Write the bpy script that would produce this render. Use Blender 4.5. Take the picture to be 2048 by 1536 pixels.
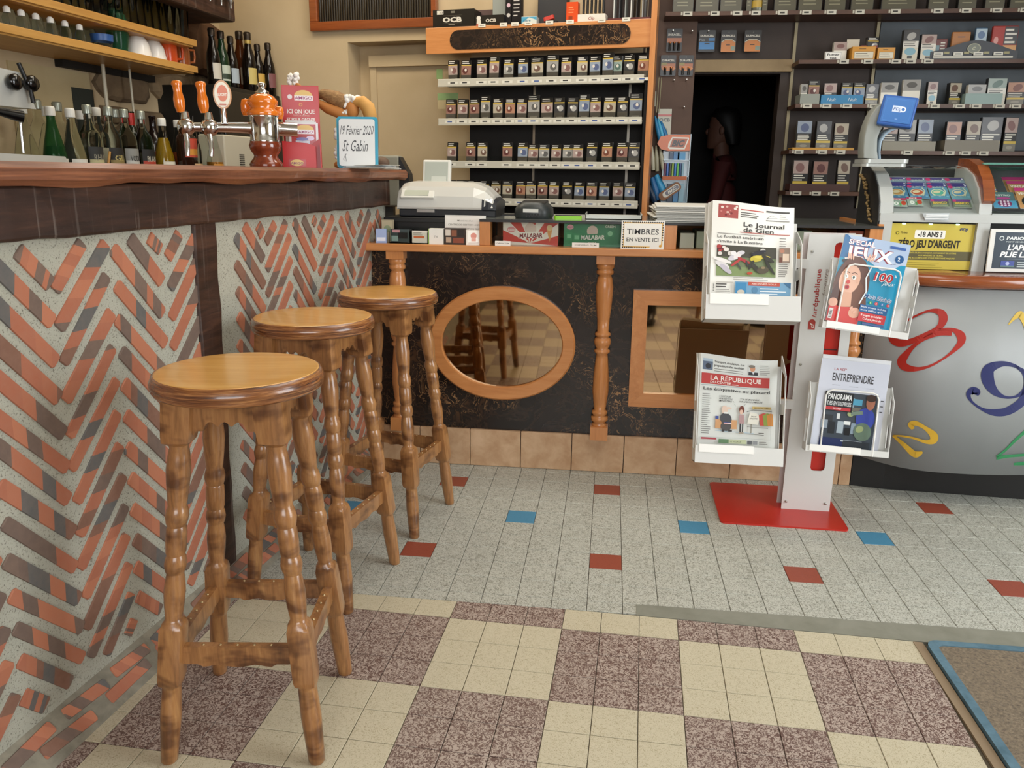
import bpy, math, random
from mathutils import Vector, Matrix
random.seed(11)
PI = math.pi
sc = bpy.context.scene
for o in list(bpy.data.objects): bpy.data.objects.remove(o)
COL = sc.collection

# ------------------------------------------------------------ camera
FPX = 1605.935
YAW, PITCH, ROLL = -0.118311, 0.255629, 0.011684
CAMP = Vector((0.3840, -1.8850, 1.1485))
FW = Vector((math.sin(YAW)*math.cos(PITCH), math.cos(YAW)*math.cos(PITCH), -math.sin(PITCH)))
_r = Vector((math.cos(YAW), -math.sin(YAW), 0)); _u = _r.cross(FW)
RT = _r*math.cos(ROLL) + _u*math.sin(ROLL); UP = _u*math.cos(ROLL) - _r*math.sin(ROLL)
cam = bpy.data.objects.new('camera', bpy.data.cameras.new('camera')); COL.objects.link(cam)
cam.data.sensor_width = 36.0; cam.data.lens = FPX*36.0/2048.0; cam.data.clip_start = 0.02
m3 = Matrix((RT, UP, -FW)).transposed()
cam.matrix_world = Matrix.Translation(CAMP) @ m3.to_4x4()
sc.camera = cam

# ------------------------------------------------------------ world, lights, exposure
w = bpy.data.worlds.new('world'); sc.world = w; w.use_nodes = True
bg = w.node_tree.nodes['Background']; bg.inputs[0].default_value = (0.72, 0.84, 1.0, 1); bg.inputs[1].default_value = 0.6
def area(name, loc, target, sx, sy, power, col, spread=PI):
    l = bpy.data.lights.new(name, 'AREA'); l.shape = 'RECTANGLE'; l.size = sx; l.size_y = sy; l.energy = power; l.color = col; l.spread = spread
    o = bpy.data.objects.new(name, l); COL.objects.link(o); o.location = loc
    o.rotation_euler = (Vector(target)-Vector(loc)).to_track_quat('-Z', 'Y').to_euler(); return o
area('daylight_door', (3.25, -0.75, 1.25), (0.0, -0.35, 0.45), 1.5, 2.1, 82, (0.93, 0.97, 1.0))
area('daylight_window', (0.7, -4.55, 1.75), (0.35, 0.6, 0.7), 2.6, 1.5, 92, (0.98, 0.99, 1.0))
area('ceiling_light_room', (0.75, 0.15, 2.62), (0.75, 0.15, 0), 1.3, 1.3, 22, (1.0, 0.96, 0.90))
area('ceiling_light_bar', (-1.0, 1.35, 2.62), (-1.0, 1.5, 0), 0.9, 0.9, 17, (1.0, 0.88, 0.68))
area('ceiling_light_counter', (0.1, 1.45, 2.62), (0.15, 1.75, 0), 1.0, 0.4, 12, (1.0, 0.92, 0.80))
sc.view_settings.view_transform = 'Standard'; sc.view_settings.look = 'None'
sc.view_settings.gamma = 1.0; sc.view_settings.use_curve_mapping = False
sc.view_settings.exposure = -0.12

# ------------------------------------------------------------ frames: places given on the real planes of the room
def pixray(u, v): return FW + RT*((u-1024)/FPX) - UP*((v-768)/FPX)
def loc(u, v, M=None, y=0.0):
    """the point of the plane local y = const of the frame M that is seen at photo pixel u, v, in the frame's coordinates"""
    I = (M or Matrix()).inverted(); o = I @ CAMP; d = I.to_3x3() @ pixray(u, v)
    return o + d*((y-o.y)/d.y)
def floorpt(u, v, z=0.0):
    d = pixray(u, v); return CAMP + d*((z-CAMP.z)/d.z)
T = Matrix.Translation
def RZ(a): return Matrix.Rotation(a, 4, 'Z')
def RX(a): return Matrix.Rotation(a, 4, 'X')
def RY(a): return Matrix.Rotation(a, 4, 'Y')
STAND = RX(PI/2)                                   # a sheet drawn in xy stands up, its face towards -y
BB = 0.085
BAR = T((-0.65, -0.30, 0)) @ RZ(PI/2-BB)           # x along the bar front, y behind it
BARW = BAR @ T((0, 0.0481, 0)) @ RX(0.0469)        # the brick face, leaning
CAB = T((0.05, 2.10, 0)) @ RZ(-0.175)              # tobacco rack front
BW = T((0.05, 2.30, 0)) @ RZ(-0.15)                # back wall behind the bar
CTR = T((0, 1.159, 0))                             # counter front
RW = T((0, 2.30, 0))                               # shelf edges of the right wall
LW = T((-1.76, 2.57, 0)) @ RZ(PI/2-BB)             # wall behind the bar, x along it, y into the wall

# ------------------------------------------------------------ mesh helper
def C(h, k=1.0):
    h = h.lstrip('#'); r = []
    for i in (0, 2, 4):
        c = int(h[i:i+2], 16)/255.0
        r.append((c/12.92 if c <= 0.04045 else ((c+0.055)/1.055)**2.4)*k)
    return (r[0], r[1], r[2], 1.0)
class MB:
    def __init__(s): s.v = []; s.f = []; s.m = []; s.c = []; s.s = []; s.col = (1, 1, 1, 1); s.mi = 0
    def add(s, vs, fs, M=None, smooth=False):
        b = len(s.v)
        for v in vs: s.v.append((M @ Vector(v)) if M is not None else Vector(v))
        for f in fs: s.f.append([b+i for i in f]); s.m.append(s.mi); s.c.append(s.col); s.s.append(smooth)
        return s
    def box(s, lo, hi, M=None):
        x0, y0, z0 = lo; x1, y1, z1 = hi
        return s.add([(x0,y0,z0),(x1,y0,z0),(x1,y1,z0),(x0,y1,z0),(x0,y0,z1),(x1,y0,z1),(x1,y1,z1),(x0,y1,z1)],
                     [(0,3,2,1),(4,5,6,7),(0,1,5,4),(1,2,6,5),(2,3,7,6),(3,0,4,7)], M)
    def prism(s, poly, h0, h1, M=None, smooth=False):
        n = len(poly); vs = [(x, y, h0) for x, y in poly]+[(x, y, h1) for x, y in poly]
        s.add(vs, [tuple(range(n-1, -1, -1)), tuple(range(n, 2*n))], M)
        return s.add(vs, [(i, (i+1) % n, n+(i+1) % n, n+i) for i in range(n)], M, smooth)
    def rings(s, rings, M=None, smooth=True, caps=True):
        n = len(rings[0]); vs = [p for r in rings for p in r]; fs = []
        for k in range(len(rings)-1):
            for i in range(n): fs.append((k*n+i, k*n+(i+1) % n, (k+1)*n+(i+1) % n, (k+1)*n+i))
        s.add(vs, fs, M, smooth)
        if caps: s.add(rings[0], [tuple(range(n-1, -1, -1))], M); s.add(rings[-1], [tuple(range(n))], M)
        return s
    def lathe(s, prof, seg=16, M=None, caps=True, smooth=True):
        return s.rings([[(r*math.cos(2*PI*i/seg), r*math.sin(2*PI*i/seg), z) for i in range(seg)] for r, z in prof], M, smooth, caps)
    def tube(s, pts, r, seg=8, M=None, caps=True):
        pts = [Vector(p) for p in pts]; n = len(pts); R = []; prev = None
        for i, p in enumerate(pts):
            t = (pts[min(i+1, n-1)]-pts[max(i-1, 0)]).normalized()
            a = prev if prev is not None else (Vector((0, 0, 1)) if abs(t.z) < .9 else Vector((1, 0, 0)))
            x = (a-t*a.dot(t)).normalized(); prev = x; y = t.cross(x); q = r[i] if isinstance(r, (list, tuple)) else r
            R.append([p+x*(q*math.cos(2*PI*k/seg))+y*(q*math.sin(2*PI*k/seg)) for k in range(seg)])
        return s.rings(R, M, True, caps)
    def ball(s, c, r, seg=12, n=8, M=None):
        r = r if isinstance(r, (list, tuple)) else (r, r, r); R = []
        for k in range(n+1):
            t = -PI/2+PI*k/n; q = max(math.cos(t), .02)
            R.append([(c[0]+r[0]*q*math.cos(2*PI*i/seg), c[1]+r[1]*q*math.sin(2*PI*i/seg), c[2]+r[2]*math.sin(t)) for i in range(seg)])
        return s.rings(R, M)
    def mesh(s, name, mats):
        me = bpy.data.meshes.new(name); me.from_pydata([tuple(v) for v in s.v], [], s.f)
        for mt in (mats if isinstance(mats, (list, tuple)) else [mats]): me.materials.append(mt)
        me.polygons.foreach_set('material_index', s.m); me.polygons.foreach_set('use_smooth', s.s)
        if any(c != (1, 1, 1, 1) for c in s.c):
            a = me.color_attributes.new('Col', 'FLOAT_COLOR', 'CORNER'); d = []
            for p in me.polygons: d += list(s.c[p.index])*p.loop_total
            a.data.foreach_set('color', d)
        me.update(); return me
    def obj(s, name, mats, parent=None, M=None, bevel=0, label=None, kind=None):
        o = bpy.data.objects.new(name, s.mesh(name, mats)); COL.objects.link(o)
        if parent: o.parent = parent
        if M is not None:
            if parent: o.matrix_basis = M
            else: o.matrix_basis = M
        if bevel:
            b = o.modifiers.new('bevel', 'BEVEL'); b.width = bevel; b.segments = 2; b.limit_method = 'ANGLE'; b.angle_limit = 0.7
        if name == 'leg': o.data.set_sharp_from_angle(angle=.62)
        if label: o['label'] = label
        if kind: o['kind'] = kind
        return o
def tag(o, label, cat, group=None):
    o['label'] = label; o['category'] = cat
    if group: o['group'] = group
    return o
def thing(name, label, cat, M=None, group=None):
    o = bpy.data.objects.new(name, None); o.empty_display_size = .05; COL.objects.link(o)
    if M is not None: o.matrix_basis = M
    return tag(o, label, cat, group)
def dup(root, M, label, group=None):
    r = root.copy(); COL.objects.link(r); r.matrix_basis = M; r['label'] = label
    if group: r['group'] = group
    for ch in root.children:
        c = ch.copy(); COL.objects.link(c); c.parent = r; c.matrix_basis = ch.matrix_basis.copy()
        for g in ch.children:
            d = g.copy(); COL.objects.link(d); d.parent = c; d.matrix_basis = g.matrix_basis.copy()
    return r
def link(me, name, parent, M):
    o = bpy.data.objects.new(name, me); COL.objects.link(o)
    if parent: o.parent = parent; o.matrix_basis = M
    else: o.matrix_basis = M
    return o
def rrect(x0, y0, x1, y1, r, n=5):
    P = []
    for cx, cy, a in ((x1-r, y1-r, 0), (x0+r, y1-r, PI/2), (x0+r, y0+r, PI), (x1-r, y0+r, 1.5*PI)):
        P += [(cx+r*math.cos(a+PI/2*i/n), cy+r*math.sin(a+PI/2*i/n)) for i in range(n+1)]
    return P

# flat print: coloured shapes and lettering laid on a sheet, x right, y up, z out of the paper
_tc = {}
def text_mesh(t, bold=0.0, shear=0.0):
    k = (t, bold, shear)
    if k not in _tc:
        cu = bpy.data.curves.new('t', 'FONT'); cu.body = t; cu.size = 1; cu.resolution_u = 2; cu.offset = bold; cu.shear = shear
        o = bpy.data.objects.new('t', cu); me = bpy.data.meshes.new_from_object(o)
        vs = [(v.co.x, v.co.y) for v in me.vertices]; fs = [tuple(p.vertices) for p in me.polygons]
        bpy.data.objects.remove(o); bpy.data.curves.remove(cu); bpy.data.meshes.remove(me)
        if bold and max([abs(y) for x, y in vs]+[abs(x)/max(len(t), 1) for x, y in vs]) > 2: _tc[k] = text_mesh(t, 0.0, shear); return _tc[k]
        xs = [x for x, y in vs] or [0]; _tc[k] = (vs, fs, min(xs), max(xs))
    return _tc[k]
class Sheet(MB):
    def __init__(s, lift=0.00016, deform=None, zb=0.0003): super().__init__(); s.z = zb; s.lift = lift; s.deform = deform; s.n = 10
    def up(s): s.z += s.lift; return s.z
    def poly(s, pts, col):
        z = s.up(); s.col = C(col) if isinstance(col, str) else col; n = len(pts)
        if not s.deform: s.add([(x, y, z) for x, y in pts], [tuple(range(n))]); return s
        cx, cy = sum(p[0] for p in pts)/n, sum(p[1] for p in pts)/n; K = (.34, .67, 1)      # follows a curved sheet
        vs = [(cx, cy, z)]+[(cx+(x-cx)*k, cy+(y-cy)*k, z) for k in K for x, y in pts]
        s.add(vs, [(0, 1+i, 1+(i+1) % n) for i in range(n)]+[(1+k*n+i, 1+(k+1)*n+i, 1+(k+1)*n+(i+1) % n, 1+k*n+(i+1) % n) for k in range(2) for i in range(n)]); return s
    def rect(s, x0, y0, x1, y1, col):
        if not s.deform: return s.poly([(x0, y0), (x1, y0), (x1, y1), (x0, y1)], col)
        z = s.up(); s.col = C(col) if isinstance(col, str) else col; n = s.n
        vs = [(x0+(x1-x0)*i/n, y0+(y1-y0)*j/n, z) for j in range(n+1) for i in range(n+1)]
        s.add(vs, [(j*(n+1)+i, j*(n+1)+i+1, (j+1)*(n+1)+i+1, (j+1)*(n+1)+i) for j in range(n) for i in range(n)], smooth=True); return s
    def disc(s, x, y, r, col, ry=None, a=0, n=18):
        ry = ry or r; ca, sa = math.cos(a), math.sin(a); P = []
        for i in range(n):
            p, q = r*math.cos(2*PI*i/n), ry*math.sin(2*PI*i/n); P.append((x+p*ca-q*sa, y+p*sa+q*ca))
        return s.poly(P, col)
    def line(s, pts, wd, col):
        z = s.up(); s.col = C(col) if isinstance(col, str) else col; L = []; R = []; n = len(pts)
        for i, (x, y) in enumerate(pts):
            a = pts[max(i-1, 0)]; b = pts[min(i+1, n-1)]; dx, dy = b[0]-a[0], b[1]-a[1]; l = math.hypot(dx, dy) or 1
            q = (wd[i] if isinstance(wd, (list, tuple)) else wd)/2; L.append((x-dy/l*q, y+dx/l*q, z)); R.append((x+dy/l*q, y-dx/l*q, z))
        s.add(L+R, [(i, n+i, n+i+1, i+1) for i in range(n-1)]); return s
    def text(s, t, x, y, h, col, w=None, bold=0.0, shear=0.0, al='l', rot=0):
        vs, fs, x0, x1 = text_mesh(t, bold, shear); k = h/0.73; kx = w/(x1-x0) if w else k
        W = (x1-x0)*kx; ox = {'l': 0, 'c': -W/2, 'r': -W}[al]; z = s.up(); s.col = C(col) if isinstance(col, str) else col
        ca, sa = math.cos(rot), math.sin(rot); P = []
        for a, b in vs:
            p = (a-x0)*kx+ox; q = b*k; P.append((x+p*ca-q*sa, y+p*sa+q*ca, z))
        s.add(P, fs); return s
    def lines(s, x0, y0, x1, n, dy, h, col, seed=1):
        r = random.Random(seed)
        for i in range(n): s.rect_flat(x0, y0-i*dy, x0+(x1-x0)*r.uniform(.62, 1), y0-i*dy+h, col); s.z -= s.lift
        s.up(); return s
    def rect_flat(s, x0, y0, x1, y1, col): return s.poly([(x0, y0), (x1, y0), (x1, y1), (x0, y1)], col)
    def mesh(s, name, mats):
        if s.deform: s.v = [Vector(s.deform(v.x, v.y, v.z)) for v in s.v]
        return super().mesh(name, mats)

# ------------------------------------------------------------ materials
def nt(name):
    m = bpy.data.materials.new(name); m.use_nodes = True; n = m.node_tree; return m, n, n.nodes['Principled BSDF']
def setp(b, **k):
    for a, v in k.items():
        b.inputs[{'rough': 'Roughness', 'metal': 'Metallic', 'col': 'Base Color', 'trans': 'Transmission Weight', 'ior': 'IOR', 'coat': 'Coat Weight', 'spec': 'Specular IOR Level', 'alpha': 'Alpha', 'emc': 'Emission Color', 'ems': 'Emission Strength'}[a]].default_value = v
_pm = {}
def plain(col, rough=.5, metal=0.0, **k):
    key = (col if isinstance(col, str) else tuple(col), rough, metal, tuple(sorted(k.items())))
    if key not in _pm:
        m, n, b = nt('plain_%d' % len(_pm)); setp(b, col=C(col) if isinstance(col, str) else col, rough=rough, metal=metal, **k); _pm[key] = m
    return _pm[key]
class N:
    """small node wiring helper"""
    def __init__(s, n): s.n = n
    def new(s, t, **k):
        x = s.n.nodes.new(t)
        for a, v in k.items():
            if a in x.bl_rna.properties.keys(): setattr(x, a, v)
            else: x.inputs[a.replace('_', ' ')].default_value = v
        return x
    def l(s, a, b): s.n.links.new(a, b)
    def coord(s, kind='Object', scale=(1, 1, 1), rot=(0, 0, 0)):
        m = s.new('ShaderNodeMapping'); m.inputs['Scale'].default_value = scale; m.inputs['Rotation'].default_value = rot
        if kind == 'Position': s.l(s.new('ShaderNodeNewGeometry').outputs['Position'], m.inputs[0])
        else: s.l(s.new('ShaderNodeTexCoord').outputs[kind], m.inputs[0])
        return m.outputs[0]
    def noise(s, vec, scale, detail=3, rough=.5, dist=0.0):
        x = s.new('ShaderNodeTexNoise'); x.inputs['Scale'].default_value = scale; x.inputs['Detail'].default_value = detail
        x.inputs['Roughness'].default_value = rough; x.inputs['Distortion'].default_value = dist
        if vec is not None: s.l(vec, x.inputs['Vector'])
        return x.outputs['Fac']
    def ramp(s, fac, stops, const=False):
        x = s.new('ShaderNodeValToRGB'); e = x.color_ramp.elements; x.color_ramp.interpolation = 'CONSTANT' if const else 'LINEAR'
        while len(e) < len(stops): e.new(.5)
        for i, (p, c) in enumerate(stops): e[i].position = p; e[i].color = C(c) if isinstance(c, str) else c
        s.l(fac, x.inputs[0]); return x.outputs[0]
    def mix(s, fac, a, b, mode='MIX'):
        x = s.new('ShaderNodeMix', data_type='RGBA'); x.blend_type = mode
        for v, i in ((fac, 0), (a, 6), (b, 7)):
            if hasattr(v, 'links'): s.l(v, x.inputs[i])
            else: x.inputs[i].default_value = (C(v) if isinstance(v, str) else v)
        return x.outputs[2]
    def math(s, op, a, b=0.0):
        x = s.new('ShaderNodeMath', operation=op)
        for v, i in ((a, 0), (b, 1)):
            if hasattr(v, 'links'): s.l(v, x.inputs[i])
            else: x.inputs[i].default_value = v
        return x.outputs[0]
    def bump(s, fac, bsdf, strength=.2, dist=.002):
        x = s.new('ShaderNodeBump'); x.inputs['Strength'].default_value = strength; x.inputs['Distance'].default_value = dist
        s.l(fac, x.inputs['Height']); s.l(x.outputs[0], bsdf.inputs['Normal'])
def wood(name, stops, scale=(1, 1, 1), size=18, rough=.35, coat=0.0, bump=.08, wear_shade=None, rot=(0, 0, 0)):
    """grain runs along the axis whose scale is small"""
    m, n, b = nt(name); q = N(n); v = q.coord('Object', scale, rot)
    g = q.noise(v, size, 5, .6, .6); f = q.noise(v, size*5, 2, .5, .2)
    c = q.ramp(q.math('ADD', q.math('MULTIPLY', g, .75), q.math('MULTIPLY', f, .25)), stops)
    if wear_shade:
        wv = q.noise(q.coord('Object', wear_shade[1]), wear_shade[2], 3, .6, .3); c = q.mix(q.ramp(wv, [(wear_shade[3], (0, 0, 0, 1)), (wear_shade[4], (1, 1, 1, 1))]), c, wear_shade[0], 'MULTIPLY')
    q.l(c, b.inputs['Base Color']); setp(b, rough=rough, coat=coat); b.inputs['Coat Roughness'].default_value = .12
    q.bump(g, b, bump, .002); return m
m_print, n_, b_ = nt('printed_paper'); q_ = N(n_); a_ = q_.new('ShaderNodeVertexColor', layer_name='Col'); q_.l(a_.outputs[0], b_.inputs['Base Color']); setp(b_, rough=.6)
m_gloss, n_, b_ = nt('printed_gloss'); q_ = N(n_); a_ = q_.new('ShaderNodeVertexColor', layer_name='Col'); q_.l(a_.outputs[0], b_.inputs['Base Color']); setp(b_, rough=.28)
WEAR_SHADE = ((.36, .29, .27, 1), (9, 9, 16), 1.0, .49, .64)  # wear mottling; its dark bands also paint the shade of turned grooves
m_stool = wood('stool_wood', [(.25, '#6a4526'), (.5, '#9c6c40'), (.75, '#b98a55')], (6, 6, .6), 9, .3, .5, .06, WEAR_SHADE)
m_seat = wood('stool_seat_wood', [(.2, '#b3752c'), (.42, '#d79c48'), (.6, '#e2ad5b'), (.8, '#ecc077')], (1.2, 16, 4), 3.0, .3, .5, .05)
m_rim = wood('stool_rim_wood', [(.36, '#3a1f10'), (.5, '#7c4a27'), (.64, '#b07a48')], (1.2, 1.2, 34), 6, .26, .7, .35)
m_honey = wood('honey_pine', [(.2, '#ac6a38'), (.5, '#c4824a'), (.8, '#d3965e')], (.9, 9, 12), 3.5, .32, .35, .05)
m_honeyz = wood('honey_pine_upright', [(.2, '#ac6a38'), (.5, '#c4824a'), (.8, '#d3965e')], (9, 9, .9), 3.5, .32, .35, .05)
m_slab = wood('bar_top_oak', [(.25, '#3f2417'), (.45, '#6d4029'), (.6, '#8a5538'), (.8, '#a9764f')], (.7, 10, 22), 3.4, .45, .2, .5)
m_shelf = wood('shelf_beech', [(.2, '#94662f'), (.5, '#b98a46'), (.8, '#c99c58')], (.6, 8, 8), 2.5, .45, .1, .05)
m_brown = wood('brown_shelf', [(.2, '#2e1a12'), (.5, '#51321f'), (.8, '#6d4630')], (.6, 8, 8), 3, .5, .1, .1)
m_mold = wood('red_brown_moulding', [(.2, '#6d3418'), (.5, '#8f4a22'), (.8, '#a65f30')], (.6, 8, 8), 3, .22, .6, .04)
m_beam, n_, b_ = nt('dark_beam'); q_ = N(n_)
g_ = q_.noise(q_.coord('Object', (.9, 6, 8)), 4, 5, .65, .5); s_ = q_.noise(q_.coord('Object', (14, 2, .5)), 3.5, 3, .7)
c_ = q_.ramp(g_, [(.25, '#1b100b'), (.5, '#38231a'), (.75, '#5b3c2b')]); c_ = q_.mix(q_.ramp(s_, [(.58, (0, 0, 0, 1)), (.74, (.42, .42, .42, 1))]), c_, '#8d847c')
q_.l(c_, b_.inputs['Base Color']); setp(b_, rough=.5); q_.bump(g_, b_, .5, .004)
m_mortar, n_, b_ = nt('grey_mortar'); q_ = N(n_); v_ = q_.coord('Position')
f_ = q_.noise(v_, 240, 3, .7); k_ = q_.noise(v_, 9, 3, .6)
c_ = q_.mix(k_, '#a2a294', '#b9b8a9'); c_ = q_.mix(q_.ramp(f_, [(.34, (1, 1, 1, 1)), (.44, (0, 0, 0, 1))]), c_, '#6a675c')
q_.l(c_, b_.inputs['Base Color']); setp(b_, rough=.9); q_.bump(f_, b_, .7, .003)
m_brick, n_, b_ = nt('mottled_brick'); q_ = N(n_)
oi_ = q_.new('ShaderNodeObjectInfo'); cx_ = q_.new('ShaderNodeCombineXYZ'); sx_ = q_.new('ShaderNodeSeparateXYZ'); q_.l(q_.coord('Object', (1, 1, 1)), sx_.inputs[0])
al_ = q_.math('ADD', q_.math('MULTIPLY', sx_.outputs[0], 3.4), q_.math('MULTIPLY', sx_.outputs[2], .42))
q_.l(q_.math('ADD', al_, q_.math('MULTIPLY', oi_.outputs['Random'], 61)), cx_.inputs[0]); q_.l(q_.math('MULTIPLY', oi_.outputs['Random'], 37), cx_.inputs[1])
vo_ = q_.new('ShaderNodeTexVoronoi'); vo_.voronoi_dimensions = '1D'; vo_.inputs['Scale'].default_value = 1.35; q_.l(q_.math('ADD', al_, q_.math('MULTIPLY', oi_.outputs['Random'], 61)), vo_.inputs['W'])
sp_ = q_.new('ShaderNodeSeparateColor'); q_.l(vo_.outputs['Color'], sp_.inputs[0]); f_ = sp_.outputs[0]; w_ = q_.noise(q_.coord('Position'), 60, 4, .6)
c_ = q_.ramp(f_, [(0, '#4d5455'), (.10, '#5f5048'), (.24, '#76503f'), (.36, '#a65f43'), (.58, '#b56d4d'), (.78, '#ac6547'), (.93, '#68574d')], True)
c_ = q_.mix(q_.math('MULTIPLY', w_, .30), c_, '#a98a78'); q_.l(c_, b_.inputs['Base Color']); setp(b_, rough=.7); q_.bump(w_, b_, .3, .002)
def worms(name, a, b, c, sc_=95, th=.055):
    m, n, bs = nt(name); q = N(n); v = q.coord('Position'); f = q.noise(v, sc_, 2, .5, 1.2)
    d = q.math('ABSOLUTE', q.math('SUBTRACT', f, .5)); k = q.noise(v, 4, 3, .6); o = q.noise(v, 1.6, 2, .5)
    base = q.mix(k, b, c); col = q.mix(q.ramp(d, [(th*.5, (1, 1, 1, 1)), (th*1.3, (0, 0, 0, 1))]), base, a)
    col = q.mix(q.ramp(o, [(.35, (.86, .85, .83, 1)), (.65, (1, 1, 1, 1))]), (0, 0, 0, 1), col, 'MULTIPLY') if 0 else col
    q.l(col, bs.inputs['Base Color']); setp(bs, rough=.42); q.bump(f, bs, .06, .001); return m
m_tbrown = worms('brown_granito', '#5f463f', '#b3a59a', '#a6968b', 105, .066)
m_tbeige = worms('beige_granito', '#a09679', '#c8c0a8', '#beb59c', 125, .022)
m_tgrey = worms('grey_granito', '#7c7c70', '#c1c2b8', '#b3b4aa', 110, .040)
m_tred = worms('red_tile', '#84402f', '#964a38', '#8c4432', 130, .02)
m_tblue = worms('blue_tile', '#3f7c9c', '#4c89a9', '#4482a2', 130, .02)
m_grout = plain('#5a5142', .9)
def clouds(name, a, b, scale, rough=.6, bump=.05, kind='Object', fine=0):
    m, n, bs = nt(name); q = N(n); v = q.coord(kind); k = q.noise(v, scale, 4, .6, .3); q.l(q.ramp(k, [(.3, a), (.7, b)]), bs.inputs['Base Color']); setp(bs, rough=rough)
    q.bump(q.noise(v, fine, 3, .6) if fine else k, bs, bump, .003); return m
m_terra = clouds('terracotta_plinth', '#b08a66', '#cfae8c', 14, .45, .05, 'Position')
m_cream = clouds('cream_plaster', '#bda885', '#c6b18e', 3, .85, .12, 'Position', 60)
m_stone = clouds('rough_stone', '#5b4a38', '#8d7759', 7, .9, .6, 'Position', 22)
m_mastic = clouds('grey_mastic', '#77776a', '#86867a', 12, .7, .05, 'Position')
m_cement = clouds('blue_grey_cement', '#64716f', '#7d8987', 20, .8, .2, 'Position')
m_coir = clouds('coir_mat', '#5a5044', '#8a7c68', 160, .95, .8, 'Position', 320)
m_marb, n_, b_ = nt('marbled_laminate'); q_ = N(n_); v_ = q_.coord('Position', (1, 1, 1))
n1_ = q_.noise(v_, 7, 4, .6, 1.6); n2_ = q_.noise(v_, 15, 3, .6, 1.8); k_ = q_.noise(v_, 3.2, 2, .5)
d_ = q_.math('ABSOLUTE', q_.math('SUBTRACT', n1_, .5)); e_ = q_.math('ABSOLUTE', q_.math('SUBTRACT', n2_, .52))
vein_ = q_.math('MULTIPLY', q_.ramp(e_, [(.004, (1, 1, 1, 1)), (.018, (0, 0, 0, 1))]), q_.ramp(k_, [(.47, (0, 0, 0, 1)), (.64, (1, 1, 1, 1))]))
c_ = q_.mix(n1_, '#0e0b0b', '#2c211c'); c_ = q_.mix(q_.ramp(d_, [(.0, (.5, .5, .5, 1)), (.05, (0, 0, 0, 1))]), c_, '#3c2c22'); bl_ = q_.math('MULTIPLY', q_.ramp(n2_, [(.60, (0, 0, 0, 1)), (.66, (1, 1, 1, 1))]), q_.ramp(k_, [(.50, (0, 0, 0, 1)), (.62, (1, 1, 1, 1))]))
c_ = q_.mix(bl_, c_, '#5a3d26'); c_ = q_.mix(vein_, c_, '#a57d54')
q_.l(c_, b_.inputs['Base Color']); setp(b_, rough=.22)
m_mirror = plain('#a58a6a', .03, 1.0)
m_pane = plain('#f4f8f6', .02, 0, trans=1.0, ior=1.02, alpha=1.0)
m_chrome = plain('#d8d8d6', .12, 1.0)
m_steel = plain('#b9b9b4', .28, 1.0)
m_white = plain('#dedcd4', .4)
m_lgrey = plain('#b4b6ae', .45)
m_black = plain('#0d0d0e', .35)
m_dark = plain('#16120f', .7)
# ============================================================ SETTING
def struct(name, mb, mats, parent=None, M=None, bevel=0, **k):
    o = mb.obj(name, mats, parent, M, bevel, **k)
    if not parent: o['kind'] = 'structure'
    return o
fl = struct('floor', MB().box((-2.7, -4.8, -.06), (3.5, 4.2, -.006)), m_grout)
def tile_mesh(name, sx, sy, mat, g=.0008):
    hx, hy = sx/2-g, sy/2-g; c = .0009; mb = MB()
    R = [[(-hx, -hy, -.008), (hx, -hy, -.008), (hx, hy, -.008), (-hx, hy, -.008)], [(-hx, -hy, -c), (hx, -hy, -c), (hx, hy, -c), (-hx, hy, -c)],
         [(-hx+c, -hy+c, 0), (hx-c, -hy+c, 0), (hx-c, hy-c, 0), (-hx+c, hy-c, 0)]]
    mb.rings(R, smooth=False); return mb.mesh(name, mat)
CHK = RZ(-0.038)
tm = {k: tile_mesh('tile', .1, .1, m) for k, m in (('b', m_tbeige), ('n', m_tbrown))}
def on_checker(i, j): return 'b' if (i//3+j//3) % 2 else 'n'
near, far = [], []
for i in range(-8, 14):
    for j in range(-30, 1):
        kk = on_checker(i, j); c = CHK @ Vector(((i+.5)*.1, (j+.5)*.1, 0))
        if c.x < -.72 or (c.x > 1.19 and c.y < .1 and c.x < 2.2 and c.y > -.95): continue
        (near if c.y > -.86 and c.x < 1.3 else far).append((i, j, kk))
for i in range(14, 30):
    for j in range(-30, 0):
        c = CHK @ Vector(((i+.5)*.1, (j+.5)*.1, 0))
        if not (c.x < 2.2 and c.y > -.95): far.append((i, j, on_checker(i, j)))
def cutmesh(i, kk):
    """tile of the topmost row, cut along the edge of the grey floor"""
    P = [CHK.inverted() @ Vector((x, .0875, 0)) for x in (-3, 3)]; d = (P[1]-P[0]).normalized(); mb = MB()
    yl = P[0].y+(i*.1-P[0].x)*d.y/d.x; yr = P[0].y+((i+1)*.1-P[0].x)*d.y/d.x; g = .0008
    if i >= 6: yl = yr = .1
    mb.prism([(i*.1+g, g), ((i+1)*.1-g, g), ((i+1)*.1-g, min(yr, .1)-g), (i*.1+g, min(yl, .1)-g)], -.008, 0); return mb.mesh('tile', tm[kk].materials[0])
for i, j, kk in near:
    if j == 0: link(cutmesh(i, kk), 'tile', fl, CHK.copy())
    else: link(tm[kk], 'tile', fl, CHK @ T(((i+.5)*.1, (j+.5)*.1, 0)))
fb = MB()
for i, j, kk in far:
    fb.mi = 0 if kk == 'b' else 1; x, y = i*.1, j*.1
    fb.prism([(x+.0008, y+.0008), (x+.0992, y+.0008), (x+.0992, y+.0992), (x+.0008, y+.0992)], -.008, 0, CHK)
fb.obj('tile_field', [m_tbeige, m_tbrown], fl, kind='stuff')
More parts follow.
